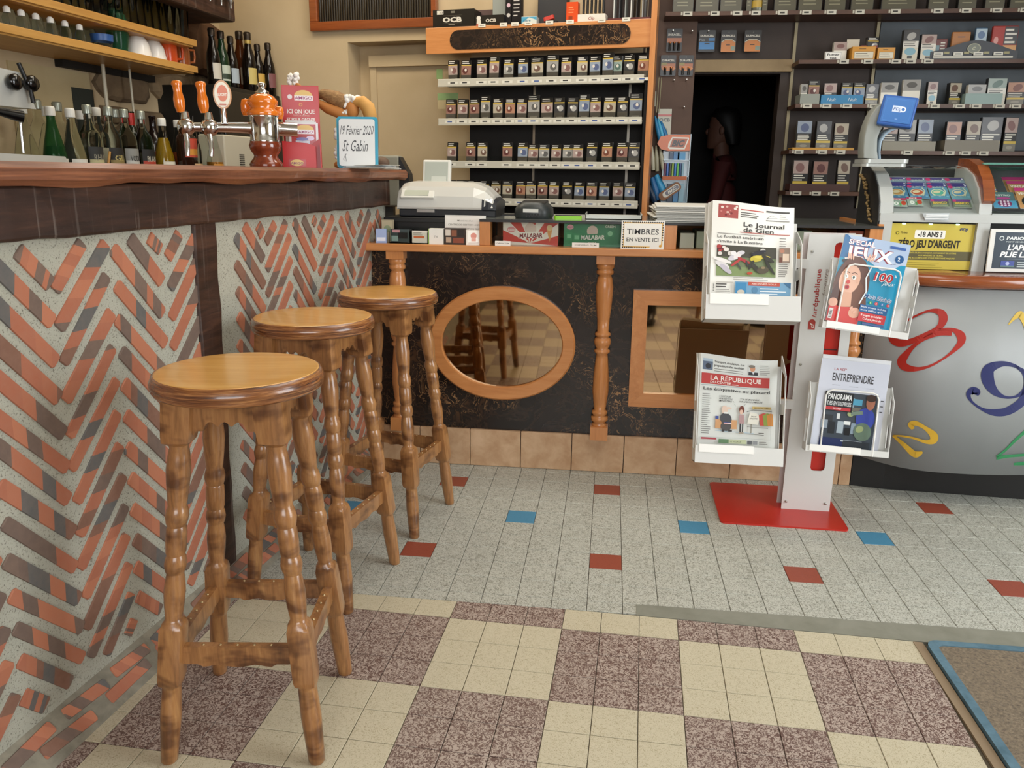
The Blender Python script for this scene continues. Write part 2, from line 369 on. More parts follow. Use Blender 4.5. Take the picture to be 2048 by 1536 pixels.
# grey floor with its red and blue tiles
gf = struct('floor', MB().box((-.72, .088, -.0062), (3.4, 1.30, -.0050)), m_grout)
GX, GY, GS = .3612, .3362, .09789
gm = {k: tile_mesh('tile', GS, GS, m) for k, m in (('g', m_tgrey), ('r', m_tred), ('u', m_tblue))}
rows = [(None, .0885, GY-2*GS)]+[(j, GY+j*GS, GY+(j+1)*GS) for j in range(-2, 8)]+[(8, GY+8*GS, 1.165)]
late = []
for j, y0, y1 in rows:
    for i in range(-10, 30):
        x0 = GX+i*GS; kk = 'g'
        if j is not None:
            if i % 6 == 0 and j % 6 == 0: kk = 'r'
            if i % 6 == 3 and j % 6 == 3: kk = 'u'
        if j is None and x0 > .47: continue
        bx = -.635+.0852*((y0+y1)/2+.3)
        if x0+GS < bx-.005: continue
        hidden = x0 > 2.12 or (x0 > 1.45 and y0 > 1.03)
        if hidden: late.append((x0, y0, y1)); continue
        if abs(y1-y0-GS) < .001: link(gm[kk], 'tile', gf, T((x0+GS/2, y0+GS/2, 0)))
        else: link(tile_mesh('tile', GS, y1-y0, m_tgrey), 'tile', gf, T((x0+GS/2, (y0+y1)/2, 0)))
fb = MB()
for x0, y0, y1 in late: fb.box((x0+.0008, y0+.0008, -.008), (x0+GS-.0008, y1-.0008, 0))
fb.obj('tile_field', m_tgrey, gf, kind='stuff')
struct('trim_1', MB().prism([(.496, .082), (.62, .0775), (1.30, .051), (2.3, .012), (2.3, .1385), (.496, .1385)], -.008, .0012), m_mastic)

# walls and ceiling
struct('ceiling', MB().box((-2.8, -4.9, 2.7), (3.6, 4.3, 2.8)), plain('#c9c2b2', .8))
struct('wall_left', MB().box((-7.2, 0, 0), (.12, .12, 2.7)), m_cream, None, LW)
mb = MB()                                            # back wall with the door niche
nl, nr, nt_ = -1.075, -.40, 1.80
for lo, hi in (((-2.1, 0, 0), (nl, .14, 2.7)), ((nr, 0, 0), (.455, .14, 2.7)), ((nl, 0, nt_), (nr, .14, 2.7)), ((nl-.05, .14, 0), (nr+.05, .2, 2.0))): mb.box(lo, hi)
struct('wall_back', mb, m_cream, None, BW)
dr = struct('door_1', MB().box((-.995, .112, 0), (nr, .138, 1.70)), m_cream, None, BW)
MB().box((-1.0, .085, 1.69), (nr, .138, 1.745)).obj('door_head', m_cream, dr)
MB().box((-1.0, .10, 0), (-.965, .138, 1.69)).obj('door_jamb', m_cream, dr)
wf = struct('window_1', MB().box((-1.27, -.012, 1.88), (-.58, .0, 2.30)), plain('#1d1711', .25), None, BW)
fr = MB()
for lo, hi in (((-1.27, -.035, 1.855), (-.57, .0, 1.90)), ((-1.27, -.035, 1.90), (-1.225, 0, 2.33)), ((-.60, -.035, 1.90), (-.57, 0, 2.33)), ((-1.225, -.035, 2.28), (-.60, 0, 2.33))): fr.box(lo, hi)
fr.obj('window_frame', m_mold, wf, bevel=.004)
gl = MB()
for i in range(46):
    x = -1.223+i*.0135
    gl.tube([(x+.006, -.013, 1.9), (x+.006, -.013, 2.28)], .0062, 6)
gl.obj('reeded_pane', plain('#2f281e', .10, 0, spec=.8), wf)
# wall of the shelves on the right, with the dark doorway in it
dx0, dx1, dz = .765, 1.19, 1.648
mb = MB()
for lo, hi in (((.47, -.06, 0), (.512, .2, 2.7)), ((.50, .20, 0), (dx0, .3, 2.7)), ((dx1, .20, 0), (3.4, .3, 2.7)), ((dx0, .20, dz), (dx1, .3, 2.7))): mb.box(lo, hi)
struct('wall_shelves', mb, clouds('brown_panel', '#33271f', '#3f3027', 4, .6), None, RW)
struct('trim_2', MB().box((dx0, .165, dz+.004), (dx1+.05, .20, dz+.062)), clouds('old_lintel', '#8e7a5c', '#a08a68', 8, .8), None, RW, .004)
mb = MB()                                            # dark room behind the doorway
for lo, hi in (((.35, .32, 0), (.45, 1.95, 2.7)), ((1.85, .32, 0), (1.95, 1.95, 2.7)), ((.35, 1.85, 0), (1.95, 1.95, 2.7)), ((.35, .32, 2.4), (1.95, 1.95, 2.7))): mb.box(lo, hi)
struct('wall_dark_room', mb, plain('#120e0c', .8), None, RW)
# the street side: glazed door on the right, shop window behind the camera
mb = MB(); X = 3.38
for lo, hi in (((X, .2, 0), (X+.12, 4.2, 2.7)), ((X, -4.8, 0), (X+.12, -1.6, 2.7)), ((X, -1.6, 2.35), (X+.12, .2, 2.7))): mb.box(lo, hi)
struct('wall_right', mb, m_cream)
d2 = MB()
for lo, hi in (((X, -1.6, 0), (X+.05, -1.52, 2.35)), ((X, .12, 0), (X+.05, .2, 2.35)), ((X, -1.6, 2.27), (X+.05, .2, 2.35)), ((X, -1.6, 0), (X+.05, .2, .12)), ((X, -.75, .1), (X+.05, -.66, 2.3))): d2.box(lo, hi)
d2o = struct('door_2', d2, plain('#4b3a2c', .5)); MB().box((X+.02, -1.55, .1), (X+.026, .15, 2.3)).obj('pane', m_pane, d2o)
mb = MB(); Y = -4.68
for lo, hi in (((-2.8, Y-.12, 0), (-.8, Y, 2.7)), ((2.2, Y-.12, 0), (3.5, Y, 2.7)), ((-.8, Y-.12, 0), (2.2, Y, .95)), ((-.8, Y-.12, 2.5), (2.2, Y, 2.7))): mb.box(lo, hi)
struct('wall_front', mb, m_cream)
w2 = MB()
for lo, hi in (((-.8, Y-.06, .95), (-.73, Y, 2.5)), ((2.13, Y-.06, .95), (2.2, Y, 2.5)), ((-.8, Y-.06, 2.43), (2.2, Y, 2.5)), ((-.8, Y-.06, .95), (2.2, Y, 1.02)), ((.66, Y-.06, 1), (.74, Y, 2.45))): w2.box(lo, hi)
w2o = struct('window_2', w2, plain('#4b3a2c', .5)); MB().box((-.75, Y-.04, 1), (2.15, Y-.034, 2.45)).obj('pane', m_pane, w2o)

# door mat in its blue frame
mat = thing('door_mat', 'brown coir door mat with a blue border on the checkered tiles', 'mat', T((1.222, .050, 0)))
mb = MB(); o_ = rrect(0, -1.0, .98, 0, .03, 5); i_ = rrect(.022, -.978, .958, -.022, .018, 5); n = len(o_)
mb.add([(x, y, 0) for x, y in o_]+[(x, y, .011) for x, y in o_]+[(x, y, .011) for x, y in i_]+[(x, y, .004) for x, y in i_],
       [(i, (i+1) % n, n+(i+1) % n, n+i) for i in range(n)]+[(n+i, n+(i+1) % n, 2*n+(i+1) % n, 2*n+i) for i in range(n)]+[(2*n+i, 2*n+(i+1) % n, 3*n+(i+1) % n, 3*n+i) for i in range(n)])
mb.obj('border', clouds('worn_blue', '#43606f', '#5d7c8c', 30, .6), mat)
MB().prism(rrect(.0215, -.9785, .9585, -.0215, .018), .0, .0085).obj('pile', m_coir, mat)
struct('trim_3', MB().box((1.196, -1.0, -.004), (1.219, .05, .002)), plain('#8d7a62', .6))

# ============================================================ BAR
bar = thing('bar_counter', 'long rustic bar counter with chevron brick front, dark beams and oak top', 'bar counter', BAR)
S0, S1 = -2.3, 1.615
# brick face
wallM = BAR.inverted() @ BARW
panel = MB().box((S0, 0, .03), (S1, .10, 1.03)).obj('brick_panel', m_mortar, bar, wallM)
P = [(.5, -.34), (.5, .34), (.478, .5), (-.478, .5), (-.5, .34), (-.5, -.34), (-.478, -.5), (.478, -.5)]
bx = MB(); n = len(P)
bx.rings([[(x, y, -.02) for x, y in P], [(x, y, .0015) for x, y in P], [(x*.985, y*.95, .004) for x, y in P]], STAND, False)
brick_me = bx.mesh('brick', m_brick)
rb = random.Random(5)
def brick(x0, z0, x1, z1, th):
    L = math.hypot(x1-x0, z1-z0); a = math.atan2(z1-z0, x1-x0)
    link(brick_me, 'brick', panel, T(((x0+x1)/2, 0, (z0+z1)/2)) @ RY(-a) @ Matrix.Diagonal((L, 1, th, 1)))
COLS = [(-.350, -.182, -1, .874), (-.169, -.019, 1, .928), (.001, .158, -1, .906), (.187, .338, 1, .8877), (.482, .630, -1, .907), (.645, .800, 1, .882),
        (.818, .974, -1, .9225), (1.002, 1.137, 1, .889), (1.165, 1.302, -1, .9216), (1.330, 1.465, 1, .887), (1.482, 1.585, -1, .910),
        (-.515, -.367, 1, .90), (-.69, -.535, -1, .91), (-1.05, -.90, 1, .90), (-1.22, -1.07, -1, .92), (-1.39, -1.24, 1, .89), (-1.56, -1.41, -1, .91), (-1.73, -1.58, 1, .90)]
for a, b, d, c in COLS:
    m = (a+b)/2; c += .0735*3
    while c > .0:
        h = (b-a)/2+.004; x0, x1 = a, b; z0, z1 = c-d*h, c+d*h; lo, hi = .094, 1.006
        def clip(x0, z0, x1, z1):
            t0, t1 = 0., 1.
            for q, e in ((lo, 1), (hi, -1)):
                f0, f1 = (z0-q)*e, (z1-q)*e
                if f0 < 0 and f1 < 0: return None
                if f0 < 0: t0 = max(t0, f0/(f0-f1))
                if f1 < 0: t1 = min(t1, f0/(f0-f1))
            return (x0+(x1-x0)*t0, z0+(z1-z0)*t0, x0+(x1-x0)*t1, z0+(z1-z0)*t1)
        q = clip(x0, z0, x1, z1)
        if q and math.hypot(q[2]-q[0], q[3]-q[1]) > .022:
            j = lambda s: rb.uniform(-s, s)
            brick(q[0]+j(.004), q[1]+j(.004), q[2]+j(.004), q[3]+j(.004), .031+j(.003))
        c -= .0735
# posts and beams
def rough_bar(lo, hi, seed, amp=.004, n=26, ax=0):
    r = random.Random(seed); R = []
    for k in range(n+1):
        t = lo[ax]+(hi[ax]-lo[ax])*k/n; o = [r.uniform(-amp, amp) for _ in range(8)]
        if ax == 0: R.append([(t, lo[1]+o[0], lo[2]+o[1]), (t, hi[1], lo[2]+o[1]), (t, hi[1], hi[2]), (t, lo[1]+o[2], hi[2])])
        else: R.append([(lo[0]+o[0], lo[1]+o[1], t), (hi[0]+o[2], lo[1]+o[3], t), (hi[0]+o[2], hi[1], t), (lo[0]+o[0], hi[1], t)])
    return MB().rings(R, smooth=False)
rough_bar((.376, -.008, .03), (.474, .05, 1.03), 3, .002, 12, 2).obj('post', m_beam, bar, wallM @ T((0, 0, 0)) @ RY(-.045) @ T((-.045, 0, 0)), .006)
rough_bar((-.86, -.008, .03), (-.76, .05, 1.03), 4, .002, 12, 2).obj('post', m_beam, bar, wallM, .006)
rough_bar((S0, -.018, 1.022), (S1+.005, .09, 1.12), 6, .0022, 60).obj('beam', m_beam, bar, None, .006)
r = random.Random(8); R = []
for k in range(121):                                  # oak slab with a live lower edge
    t = S0+(1.742-S0)*k/120; e = .006*math.sin(t*9)+.004*math.sin(t*23+1)+r.uniform(-.0012, .0012)
    R.append([(t, -.040+.4*e, 1.1195+e*.55), (t, -.051+.5*e, 1.130+e*.2), (t, -.052, 1.150), (t, -.044, 1.1605), (t, .44, 1.1605), (t, .44, 1.1195)])
MB().rings(R, smooth=False).obj('bar_top', m_slab, bar)
# sloping brick plinth with a cement line along the floor
pl = MB().prism([(-.018, -.002), (.06, -.002), (.06, .075), (.045, .066)], S0, S1, BAR.inverted() @ BAR @ Matrix(((0, 0, 1, 0), (1, 0, 0, 0), (0, 1, 0, 0), (0, 0, 0, 1)))).obj('plinth', clouds('old_mortar', '#6f6a5d', '#8d8777', 25, .9, .3), bar)
MB().prism([(-.019, -.003), (.0, .0165), (.0, -.003)], S0, S1, Matrix(((0, 0, 1, 0), (1, 0, 0, 0), (0, 1, 0, 0), (0, 0, 0, 1)))).obj('cement_line', m_cement, pl)
SL = math.atan2(.068, .063)
for row, (t, off) in enumerate(((.034, 0), (.066, .09))):
    s = -1.0+off
    while s < 1.55:
        L = rb.uniform(.10, .15)
        link(brick_me, 'brick', pl, T((s+L/2, -.018+t*math.cos(SL), -.002+t*math.sin(SL))) @ RX(SL-PI/2) @ RY(rb.uniform(-.1, .1)) @ Matrix.Diagonal((L, .8, .027, 1)))
        s += L+rb.uniform(.02, .05)
# working side of the bar
MB().box((S0, .36, .0), (1.73, .40, 1.1195)).obj('back_panel', m_brown, bar)
MB().box((1.60, .05, 0), (1.63, .40, 1.1195)).obj('end_panel', m_beam, bar)

# ============================================================ BAR STOOLS
def sq_ring(x, y, z, h, k, n=16):
    """ring of n points, from round (k=0) to square (k=1)"""
    R = []
    for i in range(n):
        t = 2*PI*i/n; c, s = math.cos(t), math.sin(t); q = h/max(abs(c), abs(s)); q = min(q, h*1.30)
        r = h*(1-k)+q*k; R.append((x+r*c, y+r*s, z))
    return R
LEG = [(0.0, 0.014, 0), (0.004, 0.0165, 0), (0.03, 0.0175, 0), (0.1, 0.0205, 0), (0.16, 0.0185, 0), (0.166, 0.019, 0), (0.172, 0.0218, 0.8), (0.182, 0.0229, 1), (0.285, 0.0229, 1), (0.297, 0.0209, 0.7), (0.302, 0.0177, 0), (0.308, 0.0161, 0), (0.335, 0.019, 0), (0.362, 0.0203, 0), (0.385, 0.0184, 0), (0.398, 0.0161, 0), (0.403, 0.0187, 0), (0.416, 0.0212, 0), (0.43, 0.019, 0), (0.435, 0.0171, 0), (0.441, 0.019, 0), (0.466, 0.0197, 0), (0.489, 0.019, 0), (0.493, 0.0173, 0), (0.498, 0.0195, 0), (0.512, 0.0219, 0), (0.526, 0.0198, 0), (0.533, 0.0171, 0), (0.542, 0.0182, 0), (0.575, 0.021, 0), (0.605, 0.0227, 0), (0.63, 0.0203, 0), (0.646, 0.0177, 0), (0.652, 0.0185, 0.3), (0.66, 0.0267, 1), (0.675, 0.0285, 1), (0.748, 0.0299, 1)]
def scallop(L, z0, z1, n=24, deep=.02):
    """board outline with a notched bracket along its lower edge"""
    P = []
    for k in range(n+1):
        t = k/n; e = 0
        if .22 < t < .78: e = deep*(.55+.45*abs(math.sin((t-.22)/.56*PI*3)))
        elif .12 < t < .88: e = deep*.3
        P.append((-L/2+L*t, z0+e))
    return P+[(L/2, z1), (-L/2, z1)]
def make_stool(M, label):
    t = thing('bar_stool', label, 'stool', M, 'turned oak bar stools along the bar')
    prof = [(.150, .738), (.158, .741), (.1615, .747), (.1600, .7515), (.1622, .7535), (.1630, .760), (.1610, .7645), (.1600, .7665)]
    rim = MB(); rim.lathe(prof+[(.1575, .7735), (.1535, .7750)], 56, caps=False); rim.add([(.150*math.cos(2*PI*i/56), .150*math.sin(2*PI*i/56), .738) for i in range(56)], [tuple(range(55, -1, -1))])
    ro = rim.obj('seat_rim', m_rim, t)
    MB().lathe([(.1538, .7705), (.1535, .7750), (.150, .7754), (.10, .7742), (.05, .7736), (.001, .7735)], 56, caps=False).obj('seat', m_seat, t)
    H = .747; tp, bt = .082, .148
    def ax(z): return tp+(bt-tp)*(1-z/H)
    for sx in (-1, 1):
        for sy in (-1, 1):
            R = []
            for z, h, k in LEG: a = ax(z); R.append(sq_ring(sx*a, sy*a, z, h, k))
            MB().rings(R).obj('leg', m_stool, t)
    za, zb = .672, .738; a = ax(.705)
    for q in range(4):
        P = scallop(2*a-.03, za, zb, 24, .026); mb = MB().prism(P, -.009, .009, RZ(q*PI/2) @ T((0, -a-.004, 0)) @ STAND)
        mb.obj('apron', m_stool, t)
    a = ax(.235)
    nail = MB(); 
    for q in range(4):
        L = 2*a-.034; P = [(-L/2, .215)]+[(-L/2+L*k/20, .213-(.006*abs(math.sin(k/20*PI*3)) if 4 <= k <= 16 else 0)) for k in range(1, 20)]+[(L/2, .215), (L/2, .250), (-L/2, .250)]
        so = MB().prism(P, -.0095, .0095, RZ(q*PI/2) @ T((0, -a, 0)) @ STAND).obj('stretcher', m_stool, t)
        nb = MB()
        for k in range(5): nb.ball((-L*.3+L*.15*k, -a, .2505), (.0032, .0032, .0018), 8, 4, RZ(q*PI/2))
        nb.obj('stud', plain('#c9b48a', .3, .8), so)
    return t
st = make_stool(T((-.325, -.440, 0)) @ RZ(.13), 'nearest turned wooden bar stool, its whole round seat in clear view')
dup(st, T((-.398, .163, 0)) @ RZ(-.18), 'middle turned wooden bar stool, half its seat in shadow by the beam post')
dup(st, T((-.325, .640, 0)) @ RZ(-.20), 'turned wooden bar stool standing farthest along the bar, beside the tobacco counter')
dup(st, T((1.32, -2.55, 0)) @ RZ(.5), 'turned wooden bar stool reflected in the square mirror')
# ============================================================ TOBACCO COUNTER
ctr = thing('shop_counter', 'low counter with black marbled front, honey wood ledge and glass display top', 'counter', CTR)
MB().box((-.55, .012, .0), (1.335, .04, .87)).obj('front_panel', m_marb, ctr)
MB().box((-.545, -.056, .861), (1.336, .47, .889)).obj('ledge', m_honey, ctr, None, .004)
MB().box((-.55, .42, 0), (1.335, .45, .861)).obj('back_panel', m_brown, ctr)
MB().box((-.10, .43, .889), (1.335, .47, .982)).obj('display_back', m_honey, ctr)
xj = [-.55, -.352, -.146, .06, .265, .471, .677, .884, 1.09, 1.296, 1.34]
for a, b in zip(xj, xj[1:]):
    MB().box((a+.0014, -.004, .001), (b-.0014, .012, .1525)).obj('plinth_tile', m_terra, ctr, None, .0015)
# turned half columns
def baluster(x):
    pr = [(.028, .197), (.030, .205), (.022, .211), (.033, .219), (.033, .233), (.024, .239), (.030, .246), (.030, .256), (.022, .262), (.026, .29), (.0315, .34), (.0295, .40), (.0235, .47), (.0215, .485), (.030, .492), (.030, .500), (.022, .506),
          (.030, .520), (.033, .533), (.029, .546), (.022, .552), (.030, .557), (.030, .565), (.0215, .572), (.024, .62), (.0305, .69), (.0325, .74), (.028, .775), (.022, .786), (.032, .792), (.032, .803), (.026, .808), (.033, .814), (.033, .826), (.03, .832)]
    mb = MB(); mb.lathe(pr, 20, T((x, -.008, 0)))
    mb.box((x-.034, -.044, .145), (x+.034, .012, .198)); mb.box((x-.034, -.044, .830), (x+.034, .012, .861))
    mb.obj('half_column', m_honeyz, ctr, None)
for x in (-.428, .370, 1.285): baluster(x)
# framed mirrors in the front
oc = (-.020, .507)
mo = thing('oval_mirror', 'oval mirror in a flat honey wood frame on the marbled counter front', 'mirror', CTR @ T((oc[0], .011, oc[1])) @ STAND, 'mirrors on the counter front')
n = 64; mb = MB(); R = []
for ra, rb_, zz in ((.287, .226, 0), (.287, .226, .016), (.281, .220, .022), (.240, .176, .020), (.236, .172, .014), (.236, .172, 0)):
    R.append([(ra*math.cos(2*PI*i/n), rb_*math.sin(2*PI*i/n), zz) for i in range(n)])
mb.rings(R, smooth=False, caps=False).obj('frame', m_honey, mo)
MB().prism([(.238*math.cos(2*PI*i/n), .174*math.sin(2*PI*i/n)) for i in range(n)], .001, .004).obj('mirror_glass', m_mirror, mo)
ms = thing('square_mirror', 'square mirror in a mitred honey wood frame behind the newspaper stand', 'mirror', CTR @ T((.479, .011, .279)) @ STAND, 'mirrors on the counter front')
W, Hh, fw_ = .70, .454, .055
for k, (P, mt) in enumerate((([(0, 0), (W, 0), (W-fw_, fw_), (fw_, fw_)], m_honey), ([(0, Hh), (fw_, Hh-fw_), (W-fw_, Hh-fw_), (W, Hh)], m_honey), ([(0, 0), (fw_, fw_), (fw_, Hh-fw_), (0, Hh)], m_honeyz), ([(W, 0), (W, Hh), (W-fw_, Hh-fw_), (W-fw_, fw_)], m_honeyz))):
    MB().prism(P, 0, .02).obj('frame_rail', mt, ms, None, .002)
MB().box((.05, .05, .001), (W-.05, Hh-.05, .006)).obj('mirror_glass', m_mirror, ms)
# glass display on the ledge
for x0, x1 in ((-.102, -.062), (.572, .622), (1.290, 1.335)): MB().box((x0, -.040, .889), (x1, .02, .980)).obj('stile', m_honeyz, ctr, None, .002)
for x0, x1 in ((-.062, .572), (.622, 1.290)):
    MB().box((x0, -.030, .892), (x1, -.027, .975)).obj('front_glass', m_pane, ctr)
MB().box((-.102, -.040, .980), (1.335, .47, .985)).obj('top_glass', plain('#6f7470', .06, 0, spec=.6), ctr)
MB().box((-.102, -.042, .976), (1.335, -.037, .986)).obj('top_edge', plain('#1c1a18', .4), ctr)
MB().box((1.318, -.040, .985), (1.335, .47, .993)).obj('edge_strip', m_honey, ctr)

def sheet_thing(name, label, cat, M, w, h, draw, mat=None, th=.0015, group=None, base='#f1efe8', deform=None, hint='print'):
    """a flat printed thing standing in its frame, x right, y up, print on +z"""
    t = thing(name, label, cat, M, group); s = Sheet(deform=deform)
    bs = MB(); bs.box((0, 0, -th), (w, h, 0))
    s.rect(0, 0, w, h, base); draw(s)
    if deform: bs.v = [Vector(deform(v.x, v.y, v.z-.0006)) for v in bs.v]
    if not deform: bs.obj('board', plain(base, .5), t)
    s.obj(hint, mat or m_print, t); return t
def cm(u, v, y, M=CTR): return loc(u, v, M, y)
def quad_M(M, u0, v0, u1, v1, y, lean=0, yaw=0):
    """frame of an upright rectangle seen between two photo corners (lower left, upper right) on the plane local y of M"""
    a = loc(u0, v0, M, y); b = loc(u1, v1, M, y); return M @ T((a.x, y, a.z)) @ RZ(yaw) @ RX(PI/2-lean), b.x-a.x, (b.z-a.z)/math.cos(lean)

# two gum boxes in the display
def gum(s, base, ray, name_col, w, h):
    s.rect(0, 0, w, h, base)
    if ray:
        for k in range(9):
            a = PI*k/9+.1; q = PI/18
            if k % 2 == 0:
                P = []
                for ang in (a-q, a+q):
                    cx, cy = math.cos(ang), math.sin(ang); tt = min(w/2/max(abs(cx), 1e-3), (h*.9)/max(cy, 1e-3)); P.append((w/2+cx*tt, h*.08+cy*tt))
                s.poly([(w/2, h*.08)]+P, ray)
    s.disc(w*.5, h*.66, h*.24, '#d8bfae'); s.poly([(w*.28, h*.26), (w*.74, h*.30), (w*.72, h*.56), (w*.30, h*.52)], '#f0e8da' if ray else '#1f7b45'); s.text('MALABAR', w*.51, h*.30, h*.19, name_col, w*.42, .03, .1, 'c', .03)
    s.text('GUM', w*.5, h*.10, h*.09, '#f3e9d8', w*.14, .02, 0, 'c')
    if ray: s.disc(w*.15, h*.62, h*.17, '#d98d8b', h*.12); s.text('bubble', w*.15, h*.58, h*.08, '#f5ecdf', w*.12, .01, .2, 'c'); s.poly([(w*.79, h*.65), (w*.9, h*.72), (w*.85, h*.15)], '#d99a53'); s.disc(w*.845, h*.72, h*.12, '#e3c089')
    else: s.disc(w*.11, h*.82, h*.15, '#e39aa0', h*.11); s.text('FRUIT', w*.11, h*.78, h*.07, '#8c2e33', w*.1, .01, 0, 'c'); s.rect(w*.04, h*.25, w*.15, h*.58, '#2c8a4d'); s.rect(w*.17, h*.2, w*.29, h*.55, '#2c8a4d'); s.rect(w*.06, h*.34, w*.13, h*.5, '#7cc08c'); s.rect(w*.19, h*.3, w*.27, h*.47, '#7cc08c'); s.rect(w*.74, h*.42, w*.88, h*.72, '#2c8a4d'); s.disc(w*.81, h*.57, h*.11, '#8fcf9b'); s.text('GREEN', w*.81, h*.82, h*.1, '#e9f0d8', w*.18, .02, 0, 'c')
for (u0, v0, u1, v1, base, ray, nc, lab) in ((1006, 490, 1117, 445, '#e9e0d2', '#c9402f', '#7d1f1c', 'white and red rayed chewing gum box in the glass display'), (1127, 491, 1243, 449, '#1f7b45', None, '#f2efe2', 'green chewing gum box in the glass display beside the stamp sign')):
    M, w_, h_ = quad_M(CTR, u0, v0, u1, v1, .012); M = CTR @ T((M.translation.x, .012, .8895)) @ STAND
    t = thing('gum_box', lab, 'box', M, 'chewing gum boxes in the display'); MB().box((0, 0, -.11), (w_, h_+.004, 0)).obj('carton', plain('#b9a184' if ray else '#1d6e3f', .5), t)
    s = Sheet(); gum(s, base, ray, nc, w_, h_+.004); s.obj('print', m_gloss, t)
for u0, v0, u1, v1, lab in ((990, 489, 1021, 481, 'small white price card at the left corner of the glass display'), (1144, 493, 1198, 486, 'white price card standing before the green gum box')):
    M, w_, h_ = quad_M(CTR, u0, v0, u1, v1, -.034); M = CTR @ T((M.translation.x, -.034, .8895)) @ STAND
    sheet_thing('price_card', lab, 'price card', M, w_, .017, lambda s: (s.text('CHEWING GUM', w_/2, .006, .005, '#4a463e', w_*.8, .01, 0, 'c')), group='price cards in the glass display')
# goods lying deeper in the display
r = random.Random(3)
for k in range(11):
    x = .64+k*.06; hgt = r.uniform(.05, .075); cl = ['#c8c6b4', '#a8b09a', '#7c98a4', '#c9a64a', '#b65a44', '#d4cfc2'][k % 6]
    o = MB().box((x, .03, .8892), (x+.052, .20, .8892+hgt)).obj('small_carton', plain(cl, .45), None, CTR, .003)
    tag(o, ['pale', 'grey-green', 'blue-grey', 'yellow', 'red-brown', 'off-white'][k % 6]+' small carton in the display behind the newspapers, '+['first', 'second', 'third', 'fourth', 'fifth', 'sixth', 'seventh', 'eighth', 'ninth', 'tenth', 'eleventh'][k]+' from the wooden divider', 'carton', 'small cartons in the glass display')
# stamp sign
M, w_, h_ = quad_M(CTR, 1241, 500, 1330, 446, -.046)
def d_st(s):
    w, h = w_, h_+.002
    s.rect(.007, .006, w-.006, h-.006, '#e9b64b'); 
    k = 0
    for i in range(20):
        s.disc(.007+(w-.013)*i/19, h-.006, .0026, '#23211f', n=8); s.z -= s.lift
        s.disc(.007+(w-.013)*min(i, 11)/19, .006, .0026, '#23211f', n=8); s.z -= s.lift
    for i in range(11):
        s.disc(.007, .006+(h-.012)*i/10, .0026, '#23211f', n=8); s.z -= s.lift
        if i > 2: s.disc(w-.006, .006+(h-.012)*i/10, .0026, '#23211f', n=8); s.z -= s.lift
    s.up(); s.rect(.010, .010, w-.010, h-.010, '#f4f1e8'); s.poly([(w*.62, 0), (w*.70, .012), (w-.001, .016), (w-.001, .0)], '#f4f1e8')
    s.text('TIMBRES', w*.13, h*.52, h*.20, '#262421', w*.74, .012); s.text('EN VENTE ICI', w*.13, h*.27, h*.135, '#262421', w*.74, .012)
    s.disc(w*.92, h*.12, h*.05, '#e3a93c'); s.text('P', w*.92, h*.10, h*.04, '#2f2b26', None, .01, .2, 'c')
t = sheet_thing('stamp_sign', 'white stamp sales sign with a yellow perforated border leaning on the display', 'sign', CTR @ T((M.translation.x, -.0475, .8890)) @ RX(PI/2), w_, h_+.002, d_st, m_gloss, .002)

# card holders and boxes on the left end of the ledge
LZ = .8892
def holder(u0, u1, vt, y, dpt, col, lab, name, cat, draw=None, yaw=0, clear=False, lean=0):
    a = cm(u0, 488, y); b = cm(u1, vt, y); w = b.x-a.x; h = max(b.z-LZ, .012); h = h*(1-.0)
    M = CTR @ T((a.x, y, LZ)) @ RZ(yaw); t = thing(name, lab, cat, M, 'small things on the counter ledge')
    q = RX(-lean)
    if clear:
        for lo, hi in (((0, 0, 0), (w, dpt, .0025)), ((0, 0, 0), (w, .0018, h*.72)), ((0, dpt-.0018, 0), (w, dpt, h)), ((0, 0, 0), (.0018, dpt, h*.85)), ((w-.0018, 0, 0), (w, dpt, h*.85))):
            MB().box(lo, hi).obj('clear_wall', m_pane, t)
        MB().box((.004, .004, .003), (w-.004, dpt-.004, h*.80)).obj('card_stack', plain(col, .5), t); fy = .0038; hh = h*.80; M2 = T((.004, fy, .003)) @ STAND; w2 = w-.008
    else:
        MB().box((0, 0, 0), (w, dpt, h), q).obj('body', plain(col, .5), t); hh = h; M2 = q @ T((0, -.0004, 0)) @ STAND; w2 = w
    if draw: s = Sheet(); draw(s, w2, hh); s.obj('print', m_gloss, t, M2)
holder(752, 772, 458, -.035, .02, '#8d9cc0', 'small lilac card box at the wall end of the ledge', 'card_box', 'box', lambda s, w, h: (s.rect(.001, .001, w-.001, h-.001, '#9fb0d6'), s.rect(w*.1, h*.15, w*.9, h*.4, '#dfe3ee')), .12)
holder(764, 786, 440, .012, .014, '#a59a80', 'tan card holder leaning behind the lilac card box', 'card_holder', 'holder', lambda s, w, h: (s.rect(.002, .002, w-.002, h-.002, '#b9ae90'), s.disc(w*.5, h*.6, w*.3, '#8f9a78')))
holder(779, 820, 454, -.03, .05, '#22262a', 'clear acrylic box holding black and teal cards', 'card_holder', 'holder', lambda s, w, h: (s.rect(0, 0, w, h, '#3f4c4d'), s.rect(w*.4, h*.3, w*.9, h*.75, '#15181b'), s.rect(w*.05, h*.1, w*.4, h*.5, '#8fa7a2'), s.rect(w*.1, h*.75, w*.5, h*.95, '#c58f93')), .0, True)
holder(822, 856, 457, -.03, .045, '#ded7c8', 'clear acrylic box holding white cards with an orange stripe', 'card_holder', 'holder', lambda s, w, h: (s.rect(0, 0, w, h, '#e5dfd0'), s.rect(w*.1, h*.38, w*.8, h*.56, '#cf6b3b'), s.lines(w*.08, h*.8, w*.85, 3, h*.09, h*.045, '#9a8f80', 4)), .0, True)
